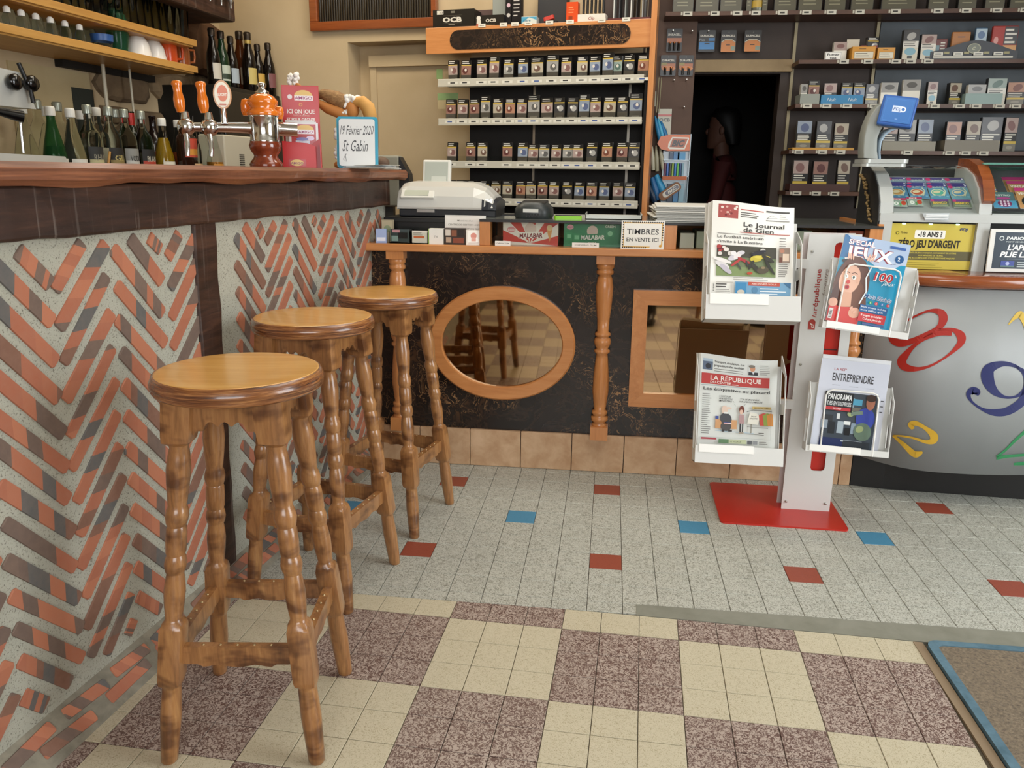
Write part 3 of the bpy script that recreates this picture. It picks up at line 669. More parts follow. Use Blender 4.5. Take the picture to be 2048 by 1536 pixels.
holder(857, 887, 458, -.03, .04, '#e9e7de', 'white notepad box with a green edge on the ledge', 'card_box', 'box', lambda s, w, h: (s.rect(0, 0, w*.05, h, '#86b04a'), s.rect(w*.05, 0, w, h, '#edebe3'), s.text('Tel', w*.5, h*.42, h*.14, '#74716a', None, 0, .2, 'c')))
def d_pz(s, w, h):
    s.rect(0, 0, w, h, '#3b312c')
    for x0, y0, x1, y1, c in ((.05, .55, .3, .92, '#d9d0c2'), (.35, .5, .6, .9, '#8c5840'), (.08, .12, .33, .45, '#b9a08a'), (.42, .1, .95, .42, '#8a4a36'), (.66, .52, .95, .92, '#2a2522')): s.rect(w*x0, h*y0, w*x1, h*y1, c)
holder(889, 930, 457, -.032, .03, '#3b312c', 'brown and cream patterned card box on the ledge', 'card_box', 'box', d_pz)
holder(932, 962, 460, -.040, .012, '#e6dfd3', 'white card with a red figure leaning at the display end of the ledge', 'card_box', 'box', lambda s, w, h: (s.rect(w*.08, h*.06, w*.92, h*.94, '#eee8dc'), s.disc(w*.5, h*.6, w*.2, '#c96a4c'), s.rect(w*.35, h*.25, w*.65, h*.5, '#d38a6f'), s.lines(w*.15, h*.16, w*.85, 2, h*.06, h*.025, '#b49a8a', 2)), .1, False, .12)
# plaque
M, w_, h_ = quad_M(CTR, 890, 489, 971, 428, .045)
def d_pq(s):
    w, h = w_, .105
    s.line([(.004, .004), (w-.004, .004), (w-.004, h-.004), (.004, h-.004), (.004, .004)], .0008, '#b8b4a8')
    for k, (tx, ht, ww) in enumerate((("Membre d'un", .0075, .4), ('CENTRE DE GESTION AGREE', .0080, .84), ("PAR L'ADMINISTRATION FISCALE", .0080, .9))): s.text(tx, w*.5, h*.78-k*.0155, ht*.8, '#8a867a', w*ww, .004, .15 if k == 0 else 0, 'c')
    s.lines(w*.12, h*.38, w*.9, 4, .011, .0035, '#a5a194', 9)
sheet_thing('plaque', 'white engraved membership plaque standing between card boxes and the black drawer', 'plaque', CTR @ T((M.translation.x, .045, LZ)) @ RX(PI/2-.06), w_, .105, d_pq, m_gloss, .003)
# cash drawer and cash register
cd = thing('cash_box', 'flat black cash box under the cash register', 'cash box', CTR @ T((-.50, .07, LZ)))
MB().box((0, 0, 0), (.395, .36, .092)).obj('housing', plain('#131313', .4), cd, None, .005)
MB().box((.01, -.006, .010), (.385, .0, .076)).obj('drawer', plain('#0f0f10', .32), cd, None, .003)
MB().lathe([(.007, 0), (.007, .005)], 14, T((.30, -.006, .045)) @ RX(PI/2)).obj('lock', m_steel, cd)
MB().box((.36, .20, .092), (.50, .32, .098)).obj('cable_tray', plain('#202022', .5), cd)
cr = thing('cash_register', 'silver rounded cash register with a raised customer display', 'cash register', CTR @ T((-.452, .10, LZ+.093)))
pr = [(0, .0), (.012, .052), (.034, .088), (.08, .105), (.20, .108), (.255, .098), (.275, .078), (.28, 0)]    # body seen from its side: y, z
mb = MB(); R = []
for x, k in ((0, .80), (.012, .93), (.04, 1.0), (.22, 1.0), (.30, .97), (.345, .80), (.375, .52), (.385, .36)): R.append([(x, y, z*k+.0) for y, z in pr])
mb.rings(R, smooth=False).obj('shell', plain('#d3d3cd', .30, .25), cr, T((0, 0, .028)), .012)
MB().box((.006, .006, 0), (.39, .275, .032)).obj('base', plain('#14161b', .4), cr, None, .006)
mb = MB(); R = []
for x, k in ((.335, .80), (.362, .60), (.392, .34)): R.append([(x, y+.001, z*k+.002) for y, z in pr])
mb.rings(R, smooth=False).obj('end_cover', plain('#1a2029', .35), cr, T((0, -.002, .026)), .006)
k_ = MB().box((.0, 0, 0), (.135, .010, .046)).obj('operator_display', plain('#c9c9c2', .4), cr, T((.012, .000, .074)) @ RX(-.75), .004)
MB().box((.016, -.0012, .010), (.112, 0, .036)).obj('lcd', plain('#8d9484', .25), k_)
MB().box((.08, -.003, .018), (.15, .004, .030)).obj('slot', m_steel, cr)
ds = MB().box((0, 0, 0), (.118, .022, .118)).obj('customer_display', plain('#cfcfc8', .4), cr, T((.055, .20, .105)) @ RX(-.20), .006)
MB().box((.010, -.0012, .012), (.106, 0, .108)).obj('screen', plain('#aab0a8', .2), ds); MB().box((.038, -.0025, .012), (.10, -.001, .05)).obj('keypad_frame', plain('#c2c6be', .3), ds)
# things on the glass top
tz = .985
te = thing('card_terminal', 'dark grey rounded payment terminal on the glass counter top', 'payment terminal', CTR @ T((.086, .13, tz)) @ RZ(-.05))
mb = MB(); R = []
for z, a, b in ((0, .068, .085), (.012, .073, .09), (.036, .070, .088), (.052, .058, .080), (.060, .046, .07)): R.append([(a*math.copysign(abs(math.cos(2*PI*i/24))**.55, math.cos(2*PI*i/24)), b*math.copysign(abs(math.sin(2*PI*i/24))**.55, math.sin(2*PI*i/24)), z) for i in range(24)])
mb.rings(R).obj('body', plain('#2f3434', .4), te)
MB().box((-.048, -.06, .048), (.05, .05, .064)).obj('lid', plain('#16181a', .3), te, RX(.08), .006); MB().box((-.030, -.0905, .024), (.028, -.080, .037)).obj('label_strip', plain('#d9d9d2', .5), te)
for k in range(5): MB().box((-.02+k*.011, -.0895, .006), (-.014+k*.011, -.08, .020)).obj('vent', m_black, te)
ph = thing('mobile_phone', 'black phone in a bright green case lying on the glass counter top', 'phone', CTR @ T((.168, .07, tz)) @ RZ(.05))
MB().prism(rrect(0, 0, .105, .06, .008), 0, .012).obj('case', plain('#8fd12a', .4), ph); MB().prism(rrect(.004, .004, .101, .056, .006), .012, .0135).obj('phone_body', m_black, ph)
bg_ = thing('paper_tray', 'clear tray of papers beside the green phone', 'tray', CTR @ T((.285, .10, tz)))
for lo, hi in (((0, 0, 0), (.215, .16, .003)), ((0, 0, 0), (.215, .003, .018)), ((0, 0, 0), (.003, .16, .022)), ((.212, 0, 0), (.215, .16, .022))): MB().box(lo, hi).obj('tray_wall', plain('#c8cac2', .2), bg_)
MB().box((.01, .01, .003), (.2, .15, .012)).obj('papers', plain('#d9d6ca', .7), bg_)
r = random.Random(5)
for k in range(9):
    M = CTR @ T((.545+r.uniform(-.008, .008), .03+r.uniform(-.008, .008), tz+.0004+k*.0064)) @ RZ(r.uniform(-.03, .03))
    mb = MB(); mb.box((0, 0, 0), (.27, .36, .0058)); s_ = tag(mb.obj('newspaper', plain(['#cfcdc6', '#c3c1ba', '#d6d4cc'][k % 3], .8), None, M, .002), 'folded grey newspaper in the stack on the counter, '+['lowest', 'second', 'third', 'fourth', 'fifth', 'sixth', 'seventh', 'eighth', 'topmost'][k]+(' of the pile' if k in (0, 8) else ' from the bottom'), 'newspaper', 'newspapers stacked on the counter')
# ============================================================ TOBACCO RACK AND ITS PACKS
ORD = ['first', 'second', 'third', 'fourth', 'fifth', 'sixth', 'seventh', 'eighth', 'ninth', 'tenth', 'eleventh', 'twelfth', 'thirteenth', 'fourteenth', 'fifteenth', 'sixteenth', 'seventeenth', 'eighteenth']
rk = thing('tobacco_rack', 'four tier tobacco rack with honey wood header and white price strips', 'rack', CAB)
MB().box((-.60, 0, 1.706), (.482, .02, 1.824)).obj('header_board', m_honey, rk, None, .002)
MB().box((-.60, .02, 1.805), (.482, .185, 1.824)).obj('header_shelf', m_honey, rk)
P = rrect(-.475, 1.722, .392, 1.808, .0428, 8); MB().prism(P, -.0015, .003, T((0, 0, 0)) @ STAND).obj('header_inlay', m_marb, rk)
MB().box((.482, -.012, .60), (.507, .055, 2.35)).obj('side_panel', m_honeyz, rk)
MB().box((-.435, .165, .60), (.482, .18, 1.706)).obj('back_panel', m_dark, rk)
MB().box((.462, .03, .60), (.482, .165, 1.706)).obj('side_lining', m_dark, rk)
for x in (-.10, .37): MB().box((x, .157, .62), (x+.012, .165, 1.70)).obj('upright', m_steel, rk)
TIER = [(1.560, 1.594), (1.382, 1.412), (1.181, 1.2125), (1.004, 1.038)]
PICS = {'pink': ('#a8948c', '#7d5a56'), 'red': ('#8f6a5e', '#5a2f2c'), 'blue': ('#8d98a6', '#545f80'), 'grey': ('#9a9893', '#5a5854'), 'dark': ('#3b3a3b', '#a5a39e'), 'orange': ('#a97c64', '#744436'), 'cream': ('#ada390', '#6a5144'), 'green': ('#8d9c93', '#50685e')}
_pk = {}
def pack_mesh(pic, w, h, style='cig'):
    k = (pic, round(w, 3), round(h, 3), style)
    if k in _pk: return _pk[k]
    s = Sheet(lift=.0003); a, b = PICS[pic]; rr = random.Random(hash(pic) % 97 if False else len(pic)*7+int(w*1e4))
    d = .022 if style == 'cig' else .03
    s.col = C('#2a2826' if style != 'white' else '#d8d4c8'); s.box((0, 0, -d), (w, h, 0)); s.z = .0002
    if style == 'cig':
        s.rect(w*.02, h*.80, w*.98, h*.99, '#141312'); s.lines(w*.1, h*.92, w*.9, 2, h*.075, h*.034, '#d9d6cc', rr.randint(0, 99))
        s.rect(w*.02, h*.755, w*.98, h*.80, '#c9ab4f'); s.rect(w*.02, h*.36, w*.98, h*.755, a)
        s.disc(w*rr.uniform(.4, .65), h*.54, w*.27, b, h*.13, rr.uniform(-.6, .6)); s.disc(w*rr.uniform(.35, .6), h*.58, w*.11, '#d6cfc4' if pic != 'dark' else '#e3e1da', h*.07)
        s.rect(w*.02, 0, w*.98, h*.36, '#4d4740'); s.rect(w*.2, h*.14, w*.8, h*.18, '#7d756a')
    elif style == 'pouch':
        s.rect(w*.02, h*.55, w*.98, h*.98, a); s.disc(w*rr.uniform(.4, .6), h*.75, w*.28, b, h*.15, .4); s.rect(w*.02, h*.30, w*.98, h*.55, '#12110f'); s.lines(w*.08, h*.47, w*.92, 3, h*.075, h*.038, '#d6d3c6', rr.randint(0, 99))
        s.rect(w*.02, h*.22, w*.98, h*.30, '#c3a83f'); s.rect(w*.02, 0, w*.98, h*.22, '#6d695c'); s.disc(w*.5, h*.11, w*.25, '#8d897a', h*.05)
    elif style == 'tall':
        s.rect(w*.02, h*.62, w*.98, h*.98, a); s.disc(w*.5, h*.78, w*.3, b, h*.12, .5); s.rect(w*.02, h*.40, w*.98, h*.62, '#d8d5ca'); s.lines(w*.08, h*.57, w*.92, 3, h*.06, h*.028, '#26241f', rr.randint(0, 99))
        s.rect(w*.02, 0, w*.98, h*.40, '#cdc6b2'); s.disc(w*.5, h*.27, w*.36, '#7fa9b8', h*.13); s.rect(w*.35, h*.04, w*.65, h*.12, '#3a3834')
    elif style == 'yellowband':
        s.rect(w*.02, h*.50, w*.98, h*.72, '#c9ad3e'); s.rect(w*.02, h*.72, w*.98, h, '#b9b597'); s.lines(w*.08, h*.86, w*.92, 2, h*.09, h*.045, '#1b1a17', rr.randint(0, 99)); s.rect(w*.02, 0, w*.98, h*.5, '#55513f'); s.lines(w*.2, h*.3, w*.8, 2, h*.1, h*.03, '#8a866c', 5); s.lines(w*.1, h*.63, w*.9, 2, h*.08, h*.04, '#443f22', 6)
    elif style == 'white':
        s.rect(w*.02, 0, w*.98, h*.55, '#e6e2d5'); s.rect(w*.02, h*.55, w*.98, h, a); s.disc(w*.5, h*.78, w*.3, b, h*.12)
    me = s.mesh('tobacco_pack', m_gloss); _pk[k] = me; return me
TIERS = [[(185, 265), (280, 360), (410, 490), (505, 585), (615, 695), (735, 815), (840, 935), (955, 1050), (1070, 1160), (1195, 1285), (1300, 1385), (1410, 1475), (1478, 1540), (1565, 1650), (1675, 1765)],
         [(160, 240), (255, 335), (350, 430), (440, 520), (540, 620), (630, 710), (725, 800), (815, 915), (920, 1020), (1030, 1110), (1130, 1215), (1225, 1305), (1315, 1400), (1420, 1520), (1530, 1615), (1625, 1730)],
         [(165, 245), (320, 400), (415, 495), (615, 695), (735, 820), (825, 900), (910, 990), (1005, 1090), (1105, 1180), (1190, 1265), (1295, 1380), (1415, 1510), (1540, 1625), (1635, 1720)],
         [(150, 230), (245, 325), (335, 410), (430, 515), (530, 605), (615, 700), (725, 805), (815, 890), (905, 985), (995, 1085), (1105, 1190), (1200, 1290), (1300, 1390), (1405, 1495), (1515, 1610), (1620, 1700)]]
PIX = [['pink', 'red', 'pink', 'pink', 'grey', 'blue', 'cream', 'grey', 'pink', 'cream', 'blue', 'blue', 'green', 'dark', 'orange'],
       ['red', 'pink', 'red', 'grey', 'cream', 'orange', 'pink', 'grey', 'pink', 'dark', 'dark', 'blue', 'pink', 'cream', 'dark', 'blue'],
       ['pink', 'red', 'cream', 'red', 'blue', 'pink', 'grey', 'pink', 'grey', 'pink', 'dark', 'orange', 'red', 'dark'],
       ['grey', 'dark', 'dark', 'grey', 'cream', 'cream', 'orange', 'cream', 'red', 'pink', 'dark', 'blue', 'orange', 'blue', 'pink', 'blue']]
TN = ['top', 'second', 'third', 'lowest']
r = random.Random(21)
for ti, (z0, z1) in enumerate(TIER):
    mb = MB().box((-.532, -.006, z0+.006), (.462, .155, z0+.012)); mb.obj('shelf', m_lgrey, rk)
    strip = MB().box((-.535, -.014, z0-.004), (.463, -.006, z1-.004)).obj('price_strip', plain('#bdb9aa', .5), rk, None, .002)
    MB().box((-.535, -.0175, z0-.006), (.463, -.014, z0-.002)).obj('strip_rail', plain('#a9a597', .5), strip)
    for a, b in TIERS[ti]:
        x = loc(850+(a+b)/2*.25, 250, CAB, -.014).x; cl = '#2d2b28' if r.random() < .75 else '#3f568f'
        s = Sheet(); s.rect(x-.026, z0+.004, x+.026, z0+.017, '#d6d3c6'); s.rect(x-.013, z0+.008, x+.011, z0+.014, cl)
        s.obj('price_label', m_print, strip, T((0, -.0145, 0)) @ STAND)
    MB().box((-.50, -.001, z1-.004), (.458, .0015, z1+.020)).obj('clear_front', m_pane, rk)
    for pi, (a, b) in enumerate(TIERS[ti]):
        p0 = loc(850+a*.25, 250, CAB, .01); p1 = loc(850+b*.25, 250, CAB, .01)
        wd = min(max(p1.x-p0.x-.004, .042), .062); wd = .05 if wd < .054 else .058; ht = .118 if ti in (0, 1) and pi % 4 == 3 else (.105 if ti != 3 else .100)
        if ti == 2 and pi in (5, 6, 7, 8, 9): ht = .095
        me = pack_mesh(PIX[ti][pi], wd, ht)
        o = link(me, 'tobacco_pack', None, CAB @ T(((p0.x+p1.x)/2-wd/2, .014+r.uniform(0, .012), z0+.0125)) @ RZ(r.uniform(-.10, .10)) @ RX(PI/2-r.uniform(.02, .06)) @ RZ(r.uniform(-.02, .02)))
        tag(o, f'{PIX[ti][pi]} pictured tobacco pack, {ORD[pi]} from the bar, {TN[ti]} tier of the rack', 'tobacco pack', f'tobacco packs on the {TN[ti]} tier of the rack')
# goods on top of the header
HZ = 1.8245
def on_header(u0, u1, vt, y, dp, name, lab, cat, col, draw, h=None, group='goods on top of the tobacco rack'):
    a = loc(u0, 50, CAB, y); b = loc(u1, 50, CAB, y); hh = h or loc((u0+u1)/2, vt, CAB, y).z-HZ
    t = thing(name, lab, cat, CAB @ T((a.x, y, HZ)), group); MB().box((0, 0, 0), (b.x-a.x, dp, hh)).obj('carton', plain(col, .45), t, None, .002)
    if draw: s = Sheet(); draw(s, b.x-a.x, hh); s.obj('print', m_gloss, t, T((0, -.0003, 0)) @ STAND)
    return t
def d_ocb(s, w, h):
    s.rect(0, 0, w, h, '#17140f'); s.rect(w*.1, h*.74, w*.26, h*.96, '#d5d1c4'); s.text('1 2 3', w*.18, h*.79, h*.12, '#2c2924', w*.13, .02, 0, 'c'); s.rect(w*.44, h*.80, w*.53, h*.92, '#6e6a5f')
    s.text('OCB', w*.47, h*.30, h*.27, '#cfcabd', w*.46, .05, 0, 'c'); s.rect(w*.26, h*.22, w*.7, h*.235, '#5d584c'); s.rect(w*.26, h*.66, w*.7, h*.675, '#5d584c'); s.lines(w*.38, h*.12, w*.6, 1, .01, h*.05, '#7d786b', 1)
on_header(866, 949, 19, .01, .10, 'paper_carton', 'big black rolling paper carton at the end of the rack top', 'carton', '#15120e', d_ocb)
def d_ocb2(s, w, h):
    s.rect(0, 0, w, h, '#191611'); s.text('OCB', w*.55, h*.35, h*.30, '#bfb9ac', w*.36, .05, 0, 'c'); s.rect(w*.3, h*.12, w*.7, h*.17, '#6f5b3e'); s.disc(w*.13, h*.75, w*.075, '#d9d5ca', h*.2); s.poly([(w*.05, 0), (w*.22, 0), (w*.2, h*.6), (w*.07, h*.6)], '#cfcabd'); s.rect(w*.05, 0, w*.12, h*.18, '#b0402f')
on_header(950, 1008, 30, .012, .07, 'paper_carton', 'small black rolling paper carton with a white figure on the rack top', 'carton', '#15120e', d_ocb2)
on_header(1011, 1023, -8, .03, .04, 'tall_carton', 'slim black carton with a pink label on the rack top', 'carton', '#121012', lambda s, w, h: (s.rect(0, 0, w, h, '#141214'), s.disc(w*.5, h*.55, w*.3, '#c9a9b4'), s.disc(w*.5, h*.28, w*.3, '#b9b5ae')), .16)
on_header(1024, 1042, -8, .03, .04, 'tall_carton', 'tall black carton with white lettering on the rack top', 'carton', '#121012', lambda s, w, h: (s.rect(0, 0, w, h, '#141214'), s.lines(w*.15, h*.85, w*.85, 7, h*.1, h*.03, '#b9b5ae', 5)), .16)
on_header(985, 1011, 3, .06, .05, 'clear_bag', 'pale clear plastic bag behind the small black carton', 'bag', '#8b9089', None, .13)
on_header(1043, 1073, 33, .012, .05, 'filter_box', 'light blue and white filter box on the rack top', 'box', '#b9c6c4', lambda s, w, h: (s.rect(0, 0, w, h, '#c9cfc6'), s.poly([(0, h*.1), (w*.5, h*.9), (w, h*.5), (w, h*.95), (0, h*.95)], '#4f9ab8'), s.text('Filtre', w*.1, h*.35, h*.3, '#2f6f92', w*.5, .01, .2)))
on_header(1132, 1155, 4, .012, .04, 'lighter_carton', 'tall bright orange lighter carton on the rack top', 'carton', '#c2441b', lambda s, w, h: (s.rect(0, 0, w, h, '#d24c1e'), s.rect(w*.2, h*.08, w*.55, h*.3, '#8f3a1d'), s.lines(w*.2, h*.7, w*.75, 3, h*.12, h*.05, '#e58a5c', 3)))
tr = on_header(1155, 1210, 28, .012, .06, 'lighter_tray', 'white open tray of black lighters on the rack top', 'tray', '#cfcbbf', lambda s, w, h: (s.rect(0, 0, w, h, '#d8d4c8'), s.text('Clip', w*.5, h*.25, h*.4, '#8c2f2a', w*.22, .01, .2, 'c')))
x0 = tr.matrix_basis.translation
for k in range(6):
    o = MB().prism(rrect(-.005, -.008, .005, .008, .004, 3), 0, .072).obj('lighter', m_black, None, tr.matrix_basis @ T((.02+k*.0185, .03, .0385))); 
    for ch in (0,):
        q = MB().lathe([(.0045, .072), (.0045, .080)], 8).obj('lighter_head', m_steel, o)
    tag(o, f'black lighter standing in the white tray, {ORD[k]} from the orange carton', 'lighter', 'lighters in the white tray')
cl = thing('card_case', 'dark clear case of leaflets at the panel end of the rack top', 'case', CAB @ T((.28, .03, HZ)), 'goods on top of the tobacco rack')
MB().box((0, 0, 0), (.19, .12, .012)).obj('tray', plain('#5a2620', .4), cl); 
for k in range(6): MB().box((.02+k*.026, .02, .012), (.024+k*.026, .11, .16)).obj('leaflet', plain(['#c9ccc6', '#3f4144', '#8b8f8c', '#d5d6cf', '#26282b', '#9fa5a6'][k], .4), cl)
rl = thing('red_lighter_pouch', 'small red pouch with black trim on the rack top', 'pouch', CAB @ T((loc(1088, 48, CAB, .03).x, .02, HZ)), 'goods on top of the tobacco rack')
MB().prism(rrect(0, 0, .05, .03, .01), 0, .016).obj('pouch', plain('#bb3a2e', .5), rl, T((0, 0, .010)) @ RY(-.25)); MB().prism(rrect(.0, .0, .065, .04, .008), 0, .010).obj('tray', m_black, rl)
for i, u in enumerate((964, 1007, 1030, 1057, 1099, 1140, 1203, 1252)):
    s_ = Sheet(); x = loc(u, 50, CAB, -.002).x; s_.rect(x-.018, 1.816, x+.018, 1.832, '#d6d2c4'); s_.lines(x-.011, 1.822, x+.012, 1, .01, .004, '#8a8678', i)
    s_.obj('price_ticket', m_print, rk, T((0, -.003, 0)) @ STAND)
for k, u in enumerate((965, 1085, 1215)):
    x = loc(u, 10, CAB, .2).x
    tag(MB().box((x, .115, HZ), (x+.14, .18, HZ+[.09, .17, .2][k])).obj('dark_carton', plain(['#57403c', '#2a2a2c', '#463630'][k], .6), None, CAB, .003), ['pinkish brown', 'dark grey', 'dark brown'][k]+' carton at the back of the rack top', 'carton', 'goods on top of the tobacco rack')

# ============================================================ WALL SHELVES ON THE RIGHT
SH = [(.60, 2.6, 1.895), (1.232, 2.6, 1.680), (1.236, 2.6, 1.483), (1.226, 2.6, 1.272), (1.228, 1.66, 1.077)]
ws = thing('wall_shelves', 'brown wall shelving with price tickets around the dark doorway', 'shelves', RW)
for x0, x1, z in SH: MB().box((x0, 0, z-.012), (x1, .198, z+.006)).obj('shelf_board', m_brown, ws)
for x in (.612, 1.236, 1.62): MB().box((x, .185, 1.0), (x+.014, .199, 1.88)).obj('shelf_rail', plain('#8d8266', .4, .4), ws)
for za, zb in ((1.278, 1.462), (1.49, 1.662), (1.69, 1.878)): MB().box((1.64, .192, za+.01), (2.6, .199, zb)).obj('blue_grey_backing', clouds('backing', '#4a5257', '#59626a', 3, .5, 0), ws)
tk = {0: [1365, 1418, 1462, 1498, 1550, 1597, 1645, 1700, 1770, 1853, 1908, 1968, 2022], 1: [1680, 1728, 1783, 1812, 1847], 2: [1616, 1655, 1696, 1750, 1872, 1922, 1955, 2002, 2035], 3: [1608, 1656, 1693, 1830, 1915, 1948, 1984], 4: [1612, 1652, 1690]}
for k, us in tk.items():
    z = SH[k][2]
    for u in us:
        s = Sheet(); x = loc(u, 200, RW, -.001).x; s.rect(x-.021, z-.013, x+.021, z+.006, '#c9c5b6'); s.rect(x-.013, z-.007, x+.009, z, '#3b3933'); s.rect(x-.032, z-.010, x-.024, z+.004, '#bfbaa9')
        s.obj('price_ticket', m_print, ws, T((0, -.0012, 0)) @ STAND)
SN = ['top', 'second', 'third', 'fourth', 'lowest']
def shelf_pack(k, i, u0, u1, vt, pic, style, y=.02, yaw=0, zb=0, lab=None, name='tobacco_pouch', cat='tobacco pack'):
    z = SH[k][2]+.0062+zb; a = loc(u0, 200, RW, y); b = loc(u1, 200, RW, y); h = (loc((u0+u1)/2, vt, RW, y).z-z) if vt is not None else .14
    me = pack_mesh(pic, max(b.x-a.x, .02), h, style); o = link(me, name, None, RW @ T((a.x, y, z)) @ RZ(yaw) @ RX(PI/2-.03))
    kn = {'pouch': 'tobacco pouch', 'yellowband': 'yellow banded tobacco pouch', 'tall': 'tall tobacco pack', 'white': 'pale tobacco pack', 'cig': 'tobacco pack'}[style]
    return tag(o, lab or f'{pic} pictured {kn}, {ORD[i]} from the rack, {SN[k]} wall shelf', cat, f'tobacco on the {SN[k]} wall shelf')
for i, (u0, u1) in enumerate(((1335, 1375), (1379, 1424), (1427, 1469), (1478, 1488), (1509, 1519), (1532, 1575), (1579, 1625), (1630, 1671), (1681, 1725), (1740, 1808), (1832, 1871), (1890, 1925), (1942, 1980), (1990, 2036))): shelf_pack(0, i, u0, u1, None, ['green', 'cream', 'grey', 'dark'][i % 4], 'yellowband', .02+.01*(i % 2))
tn = thing('tobacco_tin', 'round greenish tobacco tin between pouches on the top wall shelf', 'tin', RW @ T((loc(1499, 200, RW, .06).x, .06, SH[0][2]+.0062))); MB().lathe([(.034, 0), (.036, .004), (.036, .12), (.033, .125)], 20).obj('can', plain('#75786a', .3, .4), tn); MB().lathe([(.0362, .02), (.0362, .05)], 20, caps=False).obj('band', plain('#b99a3c', .4), tn)
# second shelf
t = shelf_pack(1, 0, 1657, 1683, 84, 'pink', 'white', .05, lab='white tobacco pack with a rosy top standing behind the health warning box')
M, w_, h_ = quad_M(RW, 1650, 116, 1684, 99, .02)
def d_fu(s): s.line([(.002, .002), (w_-.002, .002), (w_-.002, h_-.002), (.002, h_-.002), (.002, .002)], .0016, '#1c1a17'); s.text('Fumer', w_*.5, h_*.52, h_*.30, '#1f1d1a', w_*.74, .02, 0, 'c'); s.text('tue', w_*.5, h_*.12, h_*.30, '#1f1d1a', w_*.4, .02, 0, 'c')
sheet_thing('warning_box', 'white box front with a black bordered health warning on the second wall shelf', 'box', RW @ T((M.translation.x, .02, SH[1][2]+.0063)) @ STAND, w_, h_, d_fu, m_gloss, .02)
def yellow_box(u0, u1, vt, lab, lid):
    a = loc(u0, 116, RW, .015); b = loc(u1, vt, RW, .015); w, h = b.x-a.x, b.z-SH[1][2]-.006
    t = thing('cigarillo_box', lab, 'box', RW @ T((a.x, .015, SH[1][2]+.0062)), 'yellow boxes on the second wall shelf'); MB().box((0, 0, 0), (w, .09, h)).obj('carton', plain('#c48a2c', .5), t)
    s = Sheet(); s.rect(0, 0, w, h, '#cf9233'); s.rect(w*.1, h*.1, w*.92, h*.62, '#d9d2bd'); s.line([(w*.1, h*.1), (w*.92, h*.1), (w*.92, h*.62), (w*.1, h*.62), (w*.1, h*.1)], .0012, '#3a2f1f'); s.lines(w*.16, h*.45, w*.86, 2, h*.17, h*.05, '#4d463a', 3); s.lines(w*.3, h*.80, w*.7, 1, .01, h*.06, '#7a5a2a', 3); s.obj('print', m_gloss, t, T((0, -.0003, 0)) @ STAND)
    if lid: MB().box((-.006, .088, h), (w*.5, .091, h+.045)).obj('lid', plain('#d6cdb8', .6), t); MB().box((w*.5, .05, h), (w*1.2, .09, h+.012)).obj('lid_flap', plain('#8f3f34', .5), t)
yellow_box(1703, 1752, 93, 'yellow cigarillo box with its white lid open on the second wall shelf', True); yellow_box(1754, 1791, 95, 'closed yellow cigarillo box next to the open one on the second wall shelf', False)
shelf_pack(1, 1, 1722, 1746, 74, 'dark', 'cig', .06, .2, .028, lab='small pack with a dark picture standing in the open yellow box')
shelf_pack(1, 2, 1792, 1823, 59, 'dark', 'tall', .015); shelf_pack(1, 3, 1828, 1858, 68, 'pink', 'tall', .015)
a = loc(1860, 116, RW, .01); b = loc(2036, 100, RW, .01); w_ = b.x-a.x
t = thing('display_tray', 'dark display tray with a curved front and round emblem on the second wall shelf', 'tray', RW @ T((a.x, .01, SH[1][2]+.0062)))
P = [(0, 0), (w_, 0), (w_, .034)]+[(w_*(1-k/14), .036+.045*math.sin(PI*min(1, k/14*1.05))**1.5) for k in range(1, 14)]+[(0, .034)]
MB().prism(P, -.004, 0, STAND).obj('front', plain('#33363c', .4), t); MB().box((0, .004, 0), (w_, .09, .02)).obj('bottom', plain('#25272b', .5), t)
s = Sheet(); s.rect(.01, .004, w_-.02, .013, '#b9b5a6'); s.disc(w_*.49, .046, .030, '#8d8c70', .022); s.disc(w_*.49, .046, .025, '#5f6350', .018); s.text('C', w_*.49, .039, .014, '#b9b690', None, .01, .2, 'c')
for k in range(4): s.rect(w_*(.03+.23*k), .016, w_*(.14+.23*k), .030, '#c9c5b6'); s.rect(w_*(.05+.23*k), .020, w_*(.12+.23*k), .025, '#4a4740'); s.rect(w_*(.15+.23*k), .022, w_*(.21+.23*k), .032, '#8b8345')
s.obj('print', m_gloss, t, T((0, -.0045, 0)) @ STAND)
